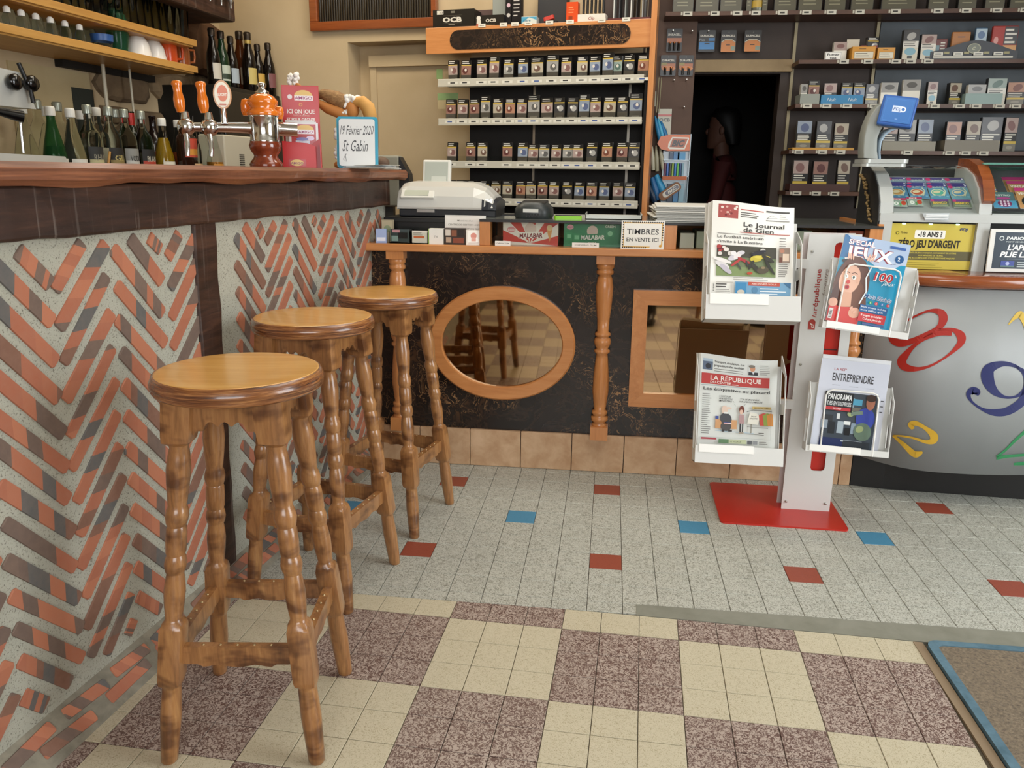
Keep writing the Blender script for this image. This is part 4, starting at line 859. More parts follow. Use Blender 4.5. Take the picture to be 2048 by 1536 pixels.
for i, (u0, u1, vt, colr, lab) in enumerate(((1860, 1897, 77, '#6d3f3c', 'small dark red cigar tin behind the curved tray'), (1899, 1943, 63, '#a9713f', 'tan cigar tin with handwriting behind the curved tray'), (1944, 1977, 55, '#4d6a86', 'blue and white cigar box behind the curved tray'), (1978, 2040, 51, '#a33a33', 'large red cigar box with a black warning behind the curved tray'))):
    a = loc(u0, 116, RW, .03); b = loc(u1, vt, RW, .03); w, h = b.x-a.x, b.z-SH[1][2]-.0265
    t = thing('cigar_box', lab, 'box', RW @ T((a.x, .03, SH[1][2]+.0265)), 'cigar boxes behind the curved tray'); MB().box((0, 0, 0), (w, .02, h)).obj('carton', plain(colr, .45), t, None, .004)
    s = Sheet()
    if i == 0: s.rect(w*.08, h*.1, w*.5, h*.6, '#5d7f86'); s.lines(w*.55, h*.7, w*.95, 4, h*.17, h*.08, '#c5c1b4', 4)
    elif i == 1: s.line([(w*(.3+.06*k), h*(.35+.1*math.sin(k*1.7))) for k in range(8)], .002, '#5a3320'); s.lines(w*.3, h*.75, w*.7, 1, .01, h*.05, '#6f4226', 2)
    elif i == 2: s.rect(w*.04, h*.5, w*.96, h*.96, '#9db0bc'); s.disc(w*.5, h*.73, w*.3, '#3f5f86', h*.14); s.lines(w*.1, h*.4, w*.9, 3, h*.12, h*.05, '#c9ccc6', 3)
    else: s.disc(w*.16, h*.5, w*.09, '#c98a80', h*.13); s.rect(w*.46, h*.35, w*.97, h*.97, '#191613'); s.lines(w*.5, h*.82, w*.93, 4, h*.14, h*.07, '#d2cec2', 8); s.rect(w*.46, h*.03, w*.97, h*.33, '#c58b45')
    s.obj('print', m_gloss, t, T((0, -.0004, 0)) @ STAND)
# third shelf
for i, (u0, u1, vt, pic, st_) in enumerate(((1600, 1613, 168, 'grey', 'white'), (1615, 1637, 161, 'red', 'cig'), (1646, 1671, 166, 'pink', 'pouch'), (1681, 1703, 165, 'blue', 'cig'), (1705, 1728, 165, 'blue', 'cig'), (1730, 1756, 168, 'dark', 'pouch'), (1760, 1793, 165, 'grey', 'white'), (1803, 1837, 159, 'grey', 'white'), (1853, 1873, 163, 'pink', 'tall'), (1897, 1922, 165, 'cream', 'pouch'), (1934, 1969, 169, 'grey', 'white'), (1972, 2010, 156, 'green', 'tall'), (2012, 2046, 164, 'orange', 'pouch'))):
    shelf_pack(2, i, u0, u1, vt, pic, st_, .025+.008*(i % 2), [0, .05, -.1, 0, 0, .1, 0, -.08, .0, .15, 0, .0, -.12][i])
def tray(k, u0, u1, v0, col, lab, txt=None, tc='#c9d6dd', name='pack_tray'):
    a = loc(u0, 200, RW, .006); b = loc(u1, v0, RW, .006); w = b.x-a.x; h = b.z-SH[k][2]-.006
    t = thing(name, lab, 'tray', RW @ T((a.x, .006, SH[k][2]+.0062)), 'card trays on the wall shelves'); MB().box((0, 0, 0), (w, .003, h)).obj('front', plain(col, .45), t); MB().box((0, .003, 0), (w, .11, .0045)).obj('bottom', plain(col, .5), t)
    for x in (0, w-.003): MB().box((x, .003, 0), (x+.003, .11, h)).obj('side', plain(col, .5), t)
    if txt:
        s = Sheet()
        for q in txt: s.text(q[0], w*q[1], h*.3, h*.4, tc, None, .01, .25, 'c')
        s.obj('print', m_gloss, t, T((0, -.0004, 0)) @ STAND)
tray(2, 1642, 1727, 190, '#2b7fae', 'bright blue card tray with script on the third wall shelf', [('Nuit', .25), ('Nuit', .75)])
tray(2, 1600, 1640, 188, '#8f948a', 'grey card tray beside the blue one on the third wall shelf')
tray(2, 1930, 2006, 187, '#8fa6a2', 'pale teal card tray on the third wall shelf')
tray(3, 1594, 1708, 296, '#c4912f', 'yellow card tray on the fourth wall shelf'); 
for i, (u0, u1, vt, pic) in enumerate(((1600, 1630, 241, 'blue'), (1640, 1670, 242, 'dark'), (1676, 1704, 246, 'cream'), (1774, 1804, 240, 'pink'), (1806, 1840, 239, 'grey'), (1844, 1876, 238, 'blue'), (1902, 1932, 243, 'orange'), (1942, 1970, 242, 'cream'), (1972, 2014, 234, 'dark'), (2020, 2046, 234, 'pink'))): shelf_pack(3, i, u0, u1, vt, pic, 'pouch', .02, [0, .06, -.05, 0, 0, .1, 0, -.06, 0, .05][i], .005 if i < 3 else .001)
tray(3, 1776, 1872, 283, '#8d8878', 'grey cardboard tray under three pouches on the fourth wall shelf'); tray(3, 1902, 2000, 281, '#7d7768', 'brown-grey cardboard tray at the far end of the fourth wall shelf')
tray(4, 1596, 1700, 369, '#4a2a22', 'dark red card tray on the lowest wall shelf')
for i, (u0, u1, vt, pic) in enumerate(((1600, 1631, 320, 'pink'), (1641, 1671, 322, 'red'), (1691, 1716, 320, 'cream'))): shelf_pack(4, i, u0, u1, vt, pic, 'pouch', .02, 0, .005)
# hanging goods beside the doorway
MB().box((.515, .15, .95), (dx0, .199, 2.3)).obj('peg_panel', clouds('peg_brown', '#543c2e', '#654a3a', 4, .6), None, RW)['kind'] = 'structure'
bpy.data.objects['peg_panel'].name = 'trim_4'
def blister(u0, v0, u1, v1, y, lab, kind, name='battery_pack', yaw=0):
    M, w, h = quad_M(RW, u0, v1, u1, v0, y); t = thing(name, lab, 'battery pack', M @ RY(yaw) , 'battery packs hanging on the brown panel'); P = rrect(0, 0, w, h, .006, 3)
    MB().prism(P, -.002, 0).obj('card', plain('#14120f', .5), t); s = Sheet(); s.poly(P, '#171411'); s.text('DURACELL', w*.5, h*.70, h*.09, '#cfc9bb', w*.82, .04, 0, 'c'); s.disc(w*.5, h*.90, w*.035, '#5d5a52', n=8)
    if kind == 'blue': s.rect(w*.04, h*.12, w*.96, h*.45, '#2a78b4'); s.rect(w*.6, h*.5, w*.96, h*.64, '#2a6ea4'); s.text('Plus', w*.2, h*.5, h*.12, '#8f99a0', None, .01, 0, 'c'); s.rect(w*.36, h*.36, w*.66, h*.41, '#14120f')
    elif kind == 'orange':
        s.poly([(w*.04, 0), (w*.96, 0), (w*.96, h*.42), (w*.72, h*.53), (w*.28, h*.53), (w*.04, h*.42)], '#c77a35'); s.line([(w*.04, h*.45), (w*.28, h*.56), (w*.72, h*.56), (w*.96, h*.45)], h*.03, '#d8cdb5'); s.rect(w*.36, h*.30, w*.62, h*.34, '#2b2019'); s.rect(w*.68, h*.06, w*.94, h*.26, '#7f8f80')
    else:
        s.rect(w*.04, h*.40, w*.96, h*.60, '#a8623a')
        if kind == 'gold': s.rect(w*.04, h*.5, w*.4, h*.64, '#8d7d3a'); s.disc(w*.52, h*.36, w*.46, '#c07434', h*.12)
    s.obj('print', m_gloss, t)
    if kind in ('cells', 'gold'):
        for q in range(2 if kind == 'gold' else 3): x = w*(.3+.4*q) if kind == 'gold' else w*(.22+.28*q); MB().tube([(x, h*.05, .006), (x, h*.36, .006)], .006, 8).obj('cell', plain('#2a2724', .2, .7), t); MB().tube([(x, h*.36, .006), (x, h*.42, .006)], .006, 8).obj('cell_tip', plain('#b06b3a', .2, .8), t)
    return t
blister(1332, 57, 1366, 104, .135, 'black battery card with three cells, top of the panel column beside the rack', 'cells'); blister(1320, 110, 1353, 152, .135, 'battery card with two cells and an orange arc, nearest the rack', 'gold'); blister(1356, 110, 1388, 152, .135, 'battery card with two cells and an orange arc, next to the doorway', 'gold')
blister(1396, 60, 1432, 104, .14, 'black and blue battery card above the doorway', 'blue'); blister(1440, 60, 1474, 104, .14, 'orange and black battery card above the doorway, beside the blue one', 'orange'); blister(1487, 60, 1524, 103, .14, 'orange and black battery card above the doorway, farthest from the rack', 'orange')
for i, (u, v) in enumerate(((1345, 65), (1383, 66), (1347, 163), (1372, 162), (1367, 216), (1415, 66))):
    p = loc(u, v, RW, .15); tag(MB().tube([(p.x, .15, p.z), (p.x, .10, p.z+.003)], .003, 6).obj('peg_hook', m_steel, None, RW), f'small steel peg hook on the brown panel, {ORD[i]} counted from the top', 'hook', 'peg hooks on the brown panel')
ch = thing('hanging_cards', 'column of thin cards and cords hanging beside the rack panel', 'cards', RW)
rr = random.Random(4)
for k in range(7):
    v = 60+k*22; p = loc(1312+rr.uniform(-3, 5)-k*1.1, v, RW, .06); MB().box((p.x, .05, p.z-.05), (p.x+.006, .10, p.z+.02)).obj('card', plain(['#8d8a76', '#3a3632', '#a8a48e', '#5d5a4e'][k % 4], .5), ch)
for k in range(2): a_ = loc(1318+k*5, 155, RW, .09); b__ = loc(1313+k*5, 225, RW, .09); MB().tube([(a_.x, .09, a_.z), (b__.x, .09, b__.z)], .002, 6).obj('cord', plain('#a9a27e', .5), ch)
M, w_, h_ = quad_M(RW, 1314, 270, 1344, 218, .10)
sheet_thing('paper_packet', 'pale rolling paper packet with a red stripe hanging by the doorway', 'packet', M, w_, h_, lambda s: (s.rect(0, 0, w_, h_, '#b3ae98'), s.rect(0, h_*.72, w_, h_*.80, '#b43c34'), s.text('OCB', w_*.5, h_*.52, h_*.13, '#3a2f28', w_*.8, .04, 0, 'c'), s.disc(w_*.6, h_*.2, w_*.16, '#8f8a76')), m_gloss, .003)
# lighter and pen display
y_ = .05; a = loc(1322, 405, RW, y_); b = loc(1383, 268, RW, y_)
ld = thing('lighter_display', 'clear wall display of blue lighters and pens with an orange oval sign', 'display', RW @ T((a.x, y_, a.z))); w_, h_ = b.x-a.x, b.z-a.z
for lo, hi in (((0, .05, 0), (w_, .053, h_)), ((0, 0, 0), (w_, .05, .003)), ((0, 0, h_*.38), (w_, .05, h_*.38+.003)), ((0, 0, h_*.62), (w_, .05, h_*.62+.003)), ((w_-.003, 0, 0), (w_, .05, h_))): MB().box(lo, hi).obj('clear_shelf', plain('#a9c0cc', .1), ld)
s = Sheet(); P = [(-.035, h_*.86), (-.02, h_*.96), (.03, h_*.99), (w_*.96, h_*.985), (w_*.97, h_*.76), (.02, h_*.755), (-.015, h_*.78)]; s.poly(P, '#d0610c')
q = lambda x, y: (w_*x, h_*y); s.poly([q(.14, .80), q(.20, .78), q(.78, .78), q(.92, .93), q(.90, .95), q(.28, .955), q(.15, .86)], '#e3ded0'); s.poly([q(.20, .81), q(.75, .80), q(.87, .93), q(.30, .935)], '#a8552a'); s.text('BIC', w_*.52, h_*.825, h_*.085, '#17120e', w_*.5, .05, .35, 'c')
s.obj('oval_sign', m_gloss, ld, T((0, -.004, 0)) @ STAND)
for k, c in enumerate(('#6d2f52', '#2d62b4', '#15181a', '#8fae3f', '#2d70c4', '#58b43a', '#2a4f86', '#7fa8b8')):
    x = .012+k*(w_-.03)/8; o = MB().prism(rrect(-.005, -.006, .005, .006, .003, 2), 0, h_*.19).obj('lighter_block', plain(c, .3), ld, T((x, .02, h_*.38+.004)))
MB().box((.0, -.006, h_*.335), (w_*.92, -.003, h_*.39)).obj('orange_strip', plain('#c2683a', .5), ld)
for k in range(3): MB().box((.03+k*.02, .01, h_*.63), (.048+k*.03, .045, h_*.74)).obj('blue_pack', plain(['#123a5e', '#1f6fa8', '#2d8cc0'][k], .3), ld)
for k in range(3): MB().box((.03+k*.028, .01, .004), (.055+k*.028, .045, h_*.28)).obj('pen_pack', plain(['#1d2c44', '#2f79ac', '#7fa6b6'][k], .3), ld)
sg = MB().prism(rrect(0, 0, .12, .045, .018), -.003, 0).obj('slanted_plate', plain('#8a5a34', .5), ld, T((.005, -.008, .002)) @ STAND @ RZ(.62)); s = Sheet(); s.poly(rrect(.02, .008, .112, .037, .012), '#d3cdbd'); s.poly(rrect(.035, .012, .108, .033, .008), '#5d5a66'); s.text('BIC', .072, .016, .013, '#d9d3c4', .05, .03, .2, 'c'); s.obj('print', m_gloss, sg)
rr = random.Random(9)
for k, (u0, v0, u1, v1, c) in enumerate(((1312, 205+25, 1322, 280, '#2d86b8'), (1318, 235, 1330, 283, '#4fb0d4'), (1324, 240, 1338, 284, '#2a78ae'), (1306, 292, 1308, 340, '#c9c4ac'), (1314, 290, 1316, 342, '#aaa489'), (1322, 292, 1328, 338, '#bdb79c'), (1306, 355, 1318, 400, '#2f6ea6'), (1314, 350, 1334, 398, '#3f9fd0'), (1300, 372, 1312, 405, '#1d3450'))):
    a = loc(u0, v0, RW, .0); b = loc(u1, v1, RW, .0); o = MB().tube([(a.x, 0, a.z), ((a.x+b.x)/2, -.004, (a.z+b.z)/2), (b.x, 0, b.z)], [.004, .012, .010] if k < 6 else [.012, .02, .018], 6).obj('pen_packet' if k < 3 or k > 5 else 'cone_packet', plain(c, .35), None, RW @ T((0, .08, 0)))
    tag(o, (['blue', 'light blue', 'deep blue', 'ivory', 'straw', 'cream', 'blue', 'sky blue', 'navy'][k])+' '+('slim packet' if k < 3 or k > 5 else 'rolled cone packet')+' hanging beside the rack panel, '+('upper' if k < 3 else 'middle' if k < 6 else 'lower')+' bunch', 'packet', 'packets hanging by the rack panel')
# person in the dark room behind the doorway
def skin_body(name, verts, edges, radii, mat, parent, root=0, sub=2):
    me = bpy.data.meshes.new(name); me.from_pydata(verts, edges, []); me.materials.append(mat); o = bpy.data.objects.new(name, me); COL.objects.link(o); o.parent = parent
    sk = o.modifiers.new('skin', 'SKIN'); sk.use_smooth_shade = True
    for i, v in enumerate(me.skin_vertices[0].data): v.radius = (radii[i], radii[i]) if not isinstance(radii[i], tuple) else radii[i]; v.use_root = (i == root)
    o.modifiers.new('sub', 'SUBSURF').levels = sub; o.modifiers['sub'].render_levels = sub; return o
pp = thing('person', 'dark haired person in a dark red top standing in the unlit room behind the doorway', 'person', T((1.115, 3.72, 0)) @ RZ(PI*.92))
V = [(0, 0, .86), (0, 0, .98), (.0, 0, 1.12), (.01, 0, 1.22), (.015, 0, 1.27), (.03, 0, 1.32)]; Eg = [(0, 1), (1, 2), (2, 3), (3, 4), (4, 5)]; Rd = [(.10, .145), (.095, .13), (.105, .155), (.085, .14), (.05, .05), (.05, .05)]
def chain(start, pts, rr_):
    p = start
    for c, q in zip(pts, rr_): V.append(c); Rd.append((q, q)); Eg.append((p, len(V)-1)); p = len(V)-1
for sy in (-1, 1):
    chain(3, [(.0, sy*.17, 1.20), (.03, sy*.20, .98), (.16, sy*.17, .86)], [.055, .042, .034])
skin_body('body', V, Eg, Rd, plain('#4a1210', .8), pp)
V = [(0, 0, .90)]; Eg = []; Rd = [(.11, .14)]
for sy in (-1, 1): chain(0, [(0, sy*.085, .80), (.01, sy*.09, .45), (0, sy*.09, .08), (.10, sy*.10, .04)], [.085, .058, .042, .036])
skin_body('trousers', V, Eg, Rd, plain('#15151a', .8), pp)
hd = MB(); R = []
for z, a, b, o in ((-.125, .03, .03, .06), (-.115, .05, .045, .05), (-.08, .070, .058, .03), (-.03, .088, .070, .012), (.02, .096, .076, 0), (.07, .090, .072, -.005), (.105, .06, .05, -.01), (.118, .02, .02, -.01)): R.append([(o+a*math.cos(2*PI*i/20), b*math.sin(2*PI*i/20), z) for i in range(20)])
hd.rings(R); hd.ball((.10, 0, -.02), (.016, .012, .02), 8, 6)
for sy in (-1, 1): hd.ball((0, sy*.076, -.015), (.018, .008, .028), 8, 6)
skin_ = plain('#6d4838', .6); hd.tube([(0, 0, -.18), (.01, 0, -.08)], [.055, .048], 12); ho = hd.obj('head', skin_, pp, T((.03, 0, 1.45)))
for sy in (-1, 1): MB().ball((.082, sy*.032, .012), (.010, .013, .008), 8, 6).obj('eye', plain('#1c1512', .3), ho)
MB().ball((.083, 0, -.068), (.010, .026, .006), 8, 6).obj('mouth', plain('#6d3430', .5), ho)
hr = MB(); R = []
for z, a, b, o in ((-.10, .04, .070, -.07), (-.04, .060, .083, -.055), (.03, .088, .086, -.028), (.085, .098, .082, -.012), (.125, .07, .06, -.012), (.137, .02, .02, -.012)): R.append([(o+a*math.cos(2*PI*i/20), b*math.sin(2*PI*i/20), z) for i in range(20)])
hr.rings(R).obj('hair', plain('#0c0908', .6), ho)
for sy in (-1, 1):
    hm = MB(); hm.ball((.20, sy*.165, .845), (.045, .020, .032), 10, 6)
    for k in range(4): hm.tube([(.225, sy*.165, .862-.012*k), (.262, sy*.160, .850-.012*k), (.275, sy*.150, .838-.011*k)], [.0085, .008, .0065], 6)
    hm.tube([(.185, sy*.150, .865), (.215, sy*.135, .872), (.238, sy*.132, .862)], [.010, .009, .007], 6); hm.obj('hand', skin_, pp)
# boots seen only in the mirror
def boot(M, lab):
    t = thing('ankle_boot', lab, 'boot', M, 'boots reflected in the mirror'); R = []
    for y, w_, h0, h1 in ((-.10, .030, .012, .075), (-.085, .042, .008, .10), (-.04, .044, .008, .11), (.0, .042, .012, .105), (.05, .045, .010, .085), (.11, .050, .008, .065), (.155, .044, .008, .052), (.178, .022, .012, .040)):
        R.append([(w_*math.cos(2*PI*i/14), y, (h0+h1)/2+(h1-h0)/2*math.sin(2*PI*i/14)) for i in range(14)])
    MB().rings(R).obj('upper', plain('#131316', .3), t)
    MB().prism([(w_*1.06*s_, y) for s_, L in ((1, [(-.105, .030), (-.06, .044), (.0, .042), (.11, .050), (.16, .044), (.182, .02)]), (-1, [(.182, .02), (.16, .044), (.11, .050), (.0, .042), (-.06, .044), (-.105, .030)])) for y, w_ in L], 0, .016).obj('sole', plain('#0a0a0a', .7), t)
    MB().lathe([(.052, .06), (.050, .11), (.056, .20), (.058, .24)], 16, T((0, -.05, 0))).obj('shaft', plain('#101013', .35), t)
    for k in range(4): MB().tube([(-.022, .005+k*.018, .107-k*.010), (0, .008+k*.018, .113-k*.010), (.022, .005+k*.018, .107-k*.010)], .0025, 5).obj('lace', plain('#3a3a3e', .6), t)
boot(T((.72, -2.28, 0)) @ RZ(.15), 'black laced ankle boot reflected at the corner of the square mirror')
boot(T((1.52, -2.35, 0)) @ RZ(-.7), 'black laced ankle boot reflected behind the stool in the square mirror')
# ============================================================ NEWSPAPER STAND
ns = thing('newspaper_stand', 'white sheet metal newspaper stand with four racks on a red base plate', 'newspaper stand', T((1.11, .87, 0)) @ RZ(-.012))
m_red = plain('#b8291f', .28); m_wm = plain('#d2d2ce', .35)
nsM = ns.matrix_basis
P = rrect(-.310, -.152, .112, .222, .016); MB().prism(P, 0, .006).obj('base_plate', m_red, ns, None, .0015)
MB().box((-.072, .012, .006), (.072, .046, .955)).obj('core', m_red, ns)
def plate(name, y0, y1, slots, x0=-.0825, x1=.0825, z0=.006, z1=.972):
    """sheet with rounded slots: built as strips around them"""
    mb = MB(); zz = z0
    sx0, sx1 = .002, .050
    for a, b in slots:
        mb.box((x0, y0, zz), (x1, y1, a)); mb.box((x0, y0, a), (sx0, y1, b)); mb.box((sx1, y0, a), (x1, y1, b)); zz = b
        for px, sgn in ((sx0, 1), (sx1, -1)):
            for pz, s2 in ((a, 1), (b, -1)):
                q = .012; mb.prism([(px, pz), (px+sgn*q, pz), (px+sgn*q*.3, pz+s2*q*.3), (px, pz+s2*q)] if sgn*s2 > 0 else [(px, pz), (px, pz+s2*q), (px+sgn*q*.3, pz+s2*q*.3), (px+sgn*q, pz)], -y1, -y0, STAND)
    mb.box((x0, y0, zz), (x1, y1, z1)); return mb.obj(name, m_wm, ns)
plate('front_plate', 0, .004, [(.155, .42), (.43, .70), (.72, .945)])
plate('back_plate', .054, .058, [(.155, .42), (.43, .70), (.72, .945)], -.088, .077)
for z in (.035, .535, .915):
    for x in (-.068, .066): MB().lathe([(.0048, 0), (.0048, .003), (.0025, .0042)], 10, T((x, 0, z)) @ RX(PI/2)).obj('screw', m_steel, ns)
for z in (.43, .30, .585): MB().box((.004, .0105, z), (.048, .0122, z+.004)).obj('core_seam', plain('#3a0d0a', .5), ns)
s = Sheet(); s.text('la', -.033, .696, .015, '#b8433a', .020, 0, .25, 'l', PI/2); s.text('r\u00e9publique', -.033, .720, .0165, '#a52f2a', .138, .015, 0, 'l', PI/2); s.text('ducentre', -.009, .764, .0145, '#8d7a70', .094, 0, .3, 'l', PI/2)
s.rect(-.0565, .656, -.034, .680, '#a83a30'); s.disc(-.045, .679, .0115, '#a83a30'); s.text('cf', -.038, .660, .012, '#e6dfd6', .018, .02, .2, 'l', PI/2)
s.obj('lettering', m_print, ns, T((0, -.0003, 0)) @ STAND)
def tray4(M, w, h, dp, cuts, label, flap, wire=False, hside=None):
    """rack tray: x right, y towards the back, z along its leaning back"""
    t = MB().box((0, dp, 0), (w, dp+.0025, h*.82)).obj('rack', m_wm, ns, nsM.inverted() @ M, label=label)
    MB().box((0, 0, 0), (w, dp, .0025)).obj('shelf', m_wm, t)
    for x in (0, w-.0025):
        mb = MB(); hs = hside or h*.9
        def P2(pts): mb.prism([(a, b) for a, b in pts], x, x+.0025, Matrix(((0, 0, 1, 0), (1, 0, 0, 0), (0, 1, 0, 0), (0, 0, 0, 1))))
        z1, z2 = hs*.12, hs*.46
        P2([(0, 0), (dp, 0), (dp, z1), (0, z1)]); P2([(0, z1), (.016, z1), (.016, hs*.86), (0, hs*.80)]); P2([(dp-.012, z1), (dp, z1), (dp, hs), (dp-.012, hs)])
        P2([(.016, z2), (dp-.012, z2), (dp-.012, z2+.035), (.016, z2+.035)]); P2([(.016, hs*.80), (dp-.012, hs*.88), (dp-.012, hs), (.016, hs*.86)])
        mb.obj('side_plate', m_wm, t)
    if flap: MB().box((0, -.0025, 0), (w, 0, flap)).obj('front_wall', m_wm, t); MB().box((.012, -.0055, flap*.62 if flap > .05 else flap*.2), (w*.66, -.0026, flap+.004)).obj('label_strip', plain('#efeee9', .35), t)
    if wire:
        wx0, wx1, wz = wire; q = .02
        MB().tube([(wx0, -.001, 0), (wx0, -.001, wz-q), (wx0+q*.3, -.001, wz-q*.3), (wx0+q, -.001, wz), (wx1-q, -.001, wz), (wx1-q*.3, -.001, wz-q*.3), (wx1, -.001, wz-q), (wx1, -.001, 0)], .0028, 8).obj('wire_guard', plain('#e4e3de', .3), t)
    return t
def frame_from(bl, tilt, yaw=0, roll=0): return T(bl) @ RZ(yaw) @ RX(-tilt) @ RY(roll)
# --- upper left: the Gien paper
M1 = frame_from((.690, .668, .715), .30, .0, .0); tray4(M1, .290, .40, .085, 1, None, .078, hside=.30)
def paper_stack(M, w, h, n, draw, lab, labs, curl, grp, y0, step=.006, lip=.19):
    for k in range(n):
        Mk = M @ T((-.004*(n-1-k)*.9, y0-step*k, 0)) @ STAND; last = k == n-1
        f = lambda x, y, z, c=curl: (x, y+.010*max(0, (y/h))**2*math.sin(x/w*PI*1.0+2.2), z+c*math.sin(x/w*PI*1.1+.3)*(y/h)**2)
        t = thing('newspaper', lab if last else labs+f', {["rearmost", "second from the back", "third from the back", "fourth from the back", "fifth from the back"][k]} of its stack', 'newspaper', Mk, grp)
        bs = MB(); nn = 12
        vs = [(w*i/nn, h*j/nn, zz) for zz in (-.0045, 0) for j in range(nn+1) for i in range(nn+1)]; N1 = (nn+1)**2; fs = []
        for j in range(nn):
            for i in range(nn):
                a_ = j*(nn+1)+i; fs += [(a_, a_+nn+1, a_+nn+2, a_+1), (N1+a_, N1+a_+1, N1+a_+nn+2, N1+a_+nn+1)]
        for i in range(nn):
            fs += [(i, i+1, N1+i+1, N1+i), (nn*(nn+1)+i, N1+nn*(nn+1)+i, N1+nn*(nn+1)+i+1, nn*(nn+1)+i+1)]; a_, b_ = i*(nn+1), (i+1)*(nn+1); fs += [(a_, N1+a_, N1+b_, b_), (a_+nn, b_+nn, N1+b_+nn, N1+a_+nn)]
        bs.add([f(*v) for v in vs], fs, smooth=False); bs.obj('sheets', plain(['#d9d6cc', '#cbc8be', '#e8e6df'][k % 3] if not last else '#ecebe5', .75), t)
        if last:
            s = Sheet(deform=f, zb=.0007); draw(s, w, h); b0 = (s.n+1)**2
            s.v = [v if i < b0 else Vector((v.x, h*lip+v.y*(1-lip), v.z)) for i, v in enumerate(s.v)]; s.obj('front_page', m_print, t)
def d_gien(s, w, h):
    s.n = 12; s.rect(0, 0, w, h, '#ecebe4')
    s.rect(w*.07, h*.83, w*.31, h*.97, '#a8504c')
    rr = random.Random(2)
    for k in range(14): s.disc(w*rr.uniform(.1, .29), h*rr.uniform(.845, .955), w*rr.uniform(.008, .022), ['#d9b3a8', '#e6dcd2', '#7d2f33', '#c97d78'][k % 4], n=8); s.z -= s.lift*.9
    s.rect(w*.34, h*.925, w*.62, h*.935, '#b9443c'); s.lines(w*.34, h*.895, w*.6, 3, h*.022, h*.009, '#55524c', 3); s.rect(w*.65, h*.93, w*.94, h*.948, '#4a4845'); s.rect(w*.65, h*.835, w*.94, h*.845, '#8a8883'); s.line([(w*.66, h*.86), (w*.72, h*.90), (w*.79, h*.87), (w*.66, h*.86)], .0012, '#5f5d58'); s.lines(w*.82, h*.905, w*.93, 3, h*.02, h*.005, '#8d8a84', 7)
    s.text('Le Journal', w*.38, h*.755, h*.048, '#2b2927', w*.50, .012); s.text('de Gien', w*.38, h*.697, h*.048, '#2b2927', w*.37, .012); s.rect(w*.34, h*.686, w*.95, h*.694, '#a84a40')
    s.lines(w*.07, h*.665, w*.65, 1, .01, h*.006, '#8c8983', 2)
    s.text('Le football am\u00e9ricain', w*.07, h*.622, h*.030, '#3a3835', w*.56, .010); s.text("s'invite \u00e0 La Bussi\u00e8re", w*.07, h*.572, h*.030, '#3a3835', w*.55, .010)
    x0, x1, y0, y1 = w*.07, w*.79, h*.225, h*.545; X = lambda t: x0+(x1-x0)*t; Y = lambda t: y0+(y1-y0)*t
    s.rect(x0, y0, x1, y1, '#6d7a58'); s.rect(x0, Y(.62), x1, y1, '#46443a'); s.rect(x0, Y(.0), x1, Y(.30), '#7f9160')
    rr = random.Random(12)
    for k in range(9): s.disc(X(rr.uniform(.02, .25)), Y(rr.uniform(.72, .97)), w*rr.uniform(.02, .04), ['#a8393a', '#d8d2cb', '#6d2b2e', '#e4ded6'][k % 4], n=10)
    for px, py, r1, r2, a, c in ((.10, .35, .10, .045, -.6, '#d9d6d6'), (.16, .22, .10, .035, -.8, '#bfb9c4'), (.10, .5, .12, .03, -.35, '#e6e2df'), (.3, .62, .09, .04, .5, '#cfccd4'), (.36, .7, .08, .035, .9, '#e2dedc'), (.28, .74, .035, .035, 0, '#e6e4e4'), (.42, .78, .035, .03, 0, '#d3d0d6'), (.46, .52, .09, .022, -.5, '#a8373a'), (.51, .42, .05, .014, -1.3, '#3c3a3e'), (.33, .45, .09, .018, .8, '#b53f3f'), (.38, .32, .06, .011, -1.1, '#4a4a48'), (.66, .60, .075, .05, .3, '#c4b441'), (.76, .66, .10, .025, .05, '#d3c352'), (.62, .75, .03, .03, 0, '#5b5a56'), (.77, .87, .035, .035, 0, '#d4d2cc'), (.70, .80, .10, .03, .4, '#2b2b33'), (.58, .38, .08, .022, 1.2, '#33332c'), (.66, .28, .08, .03, -1.0, '#3b3a30'), (.78, .22, .075, .055, .3, '#544d3c'), (.86, .42, .09, .022, -1.2, '#2f2f28'), (.92, .25, .09, .018, -1.1, '#33332b'), (.86, .60, .09, .03, -.6, '#37362e'), (.78, .30, .025, .02, 0, '#8a7b5c'), (.56, .10, .035, .022, .2, '#b5452c')): s.disc(X(px), Y(py), w*r1, c, w*r2, a, 14)
    s.lines(w*.28, h*.205, w*.78, 2, h*.02, h*.006, '#a5a29c', 3)
    s.lines(w*.82, h*.64, w*.93, 4, h*.028, h*.007, '#6b6863', 4); s.rect(w*.82, h*.385, w*.95, h*.545, '#8d7a6c'); s.disc(w*.855, h*.51, w*.03, '#b37d66'); s.rect(w*.865, h*.40, w*.94, h*.48, '#d9c3ae'); s.rect(w*.825, h*.385, w*.86, h*.44, '#6d4438'); s.lines(w*.82, h*.36, w*.94, 3, h*.022, h*.007, '#6b6863', 5); s.lines(w*.82, h*.29, w*.93, 4, h*.02, h*.007, '#6b6863', 6)
    s.rect(w*.30, h*.0, w*.97, h*.165, '#6f9dbd'); s.rect(w*.31, h*.0, w*.44, h*.155, '#3c86b4'); s.disc(w*.375, h*.055, w*.045, '#c9c3b4', h*.025); s.rect(w*.46, h*.125, w*.84, h*.165, '#b9503f'); s.text('ABONNEZ-VOUS', w*.65, h*.137, h*.016, '#ecd9d0', w*.3, .01, 0, 'c'); s.lines(w*.6, h*.09, w*.92, 3, h*.028, h*.010, '#e3e9ec', 8); s.disc(w*.54, h*.08, w*.035, '#5584a6', h*.035); s.poly([(w*.88, h*.165), (w*.97, h*.165), (w*.97, h*.10)], '#3f6f96')
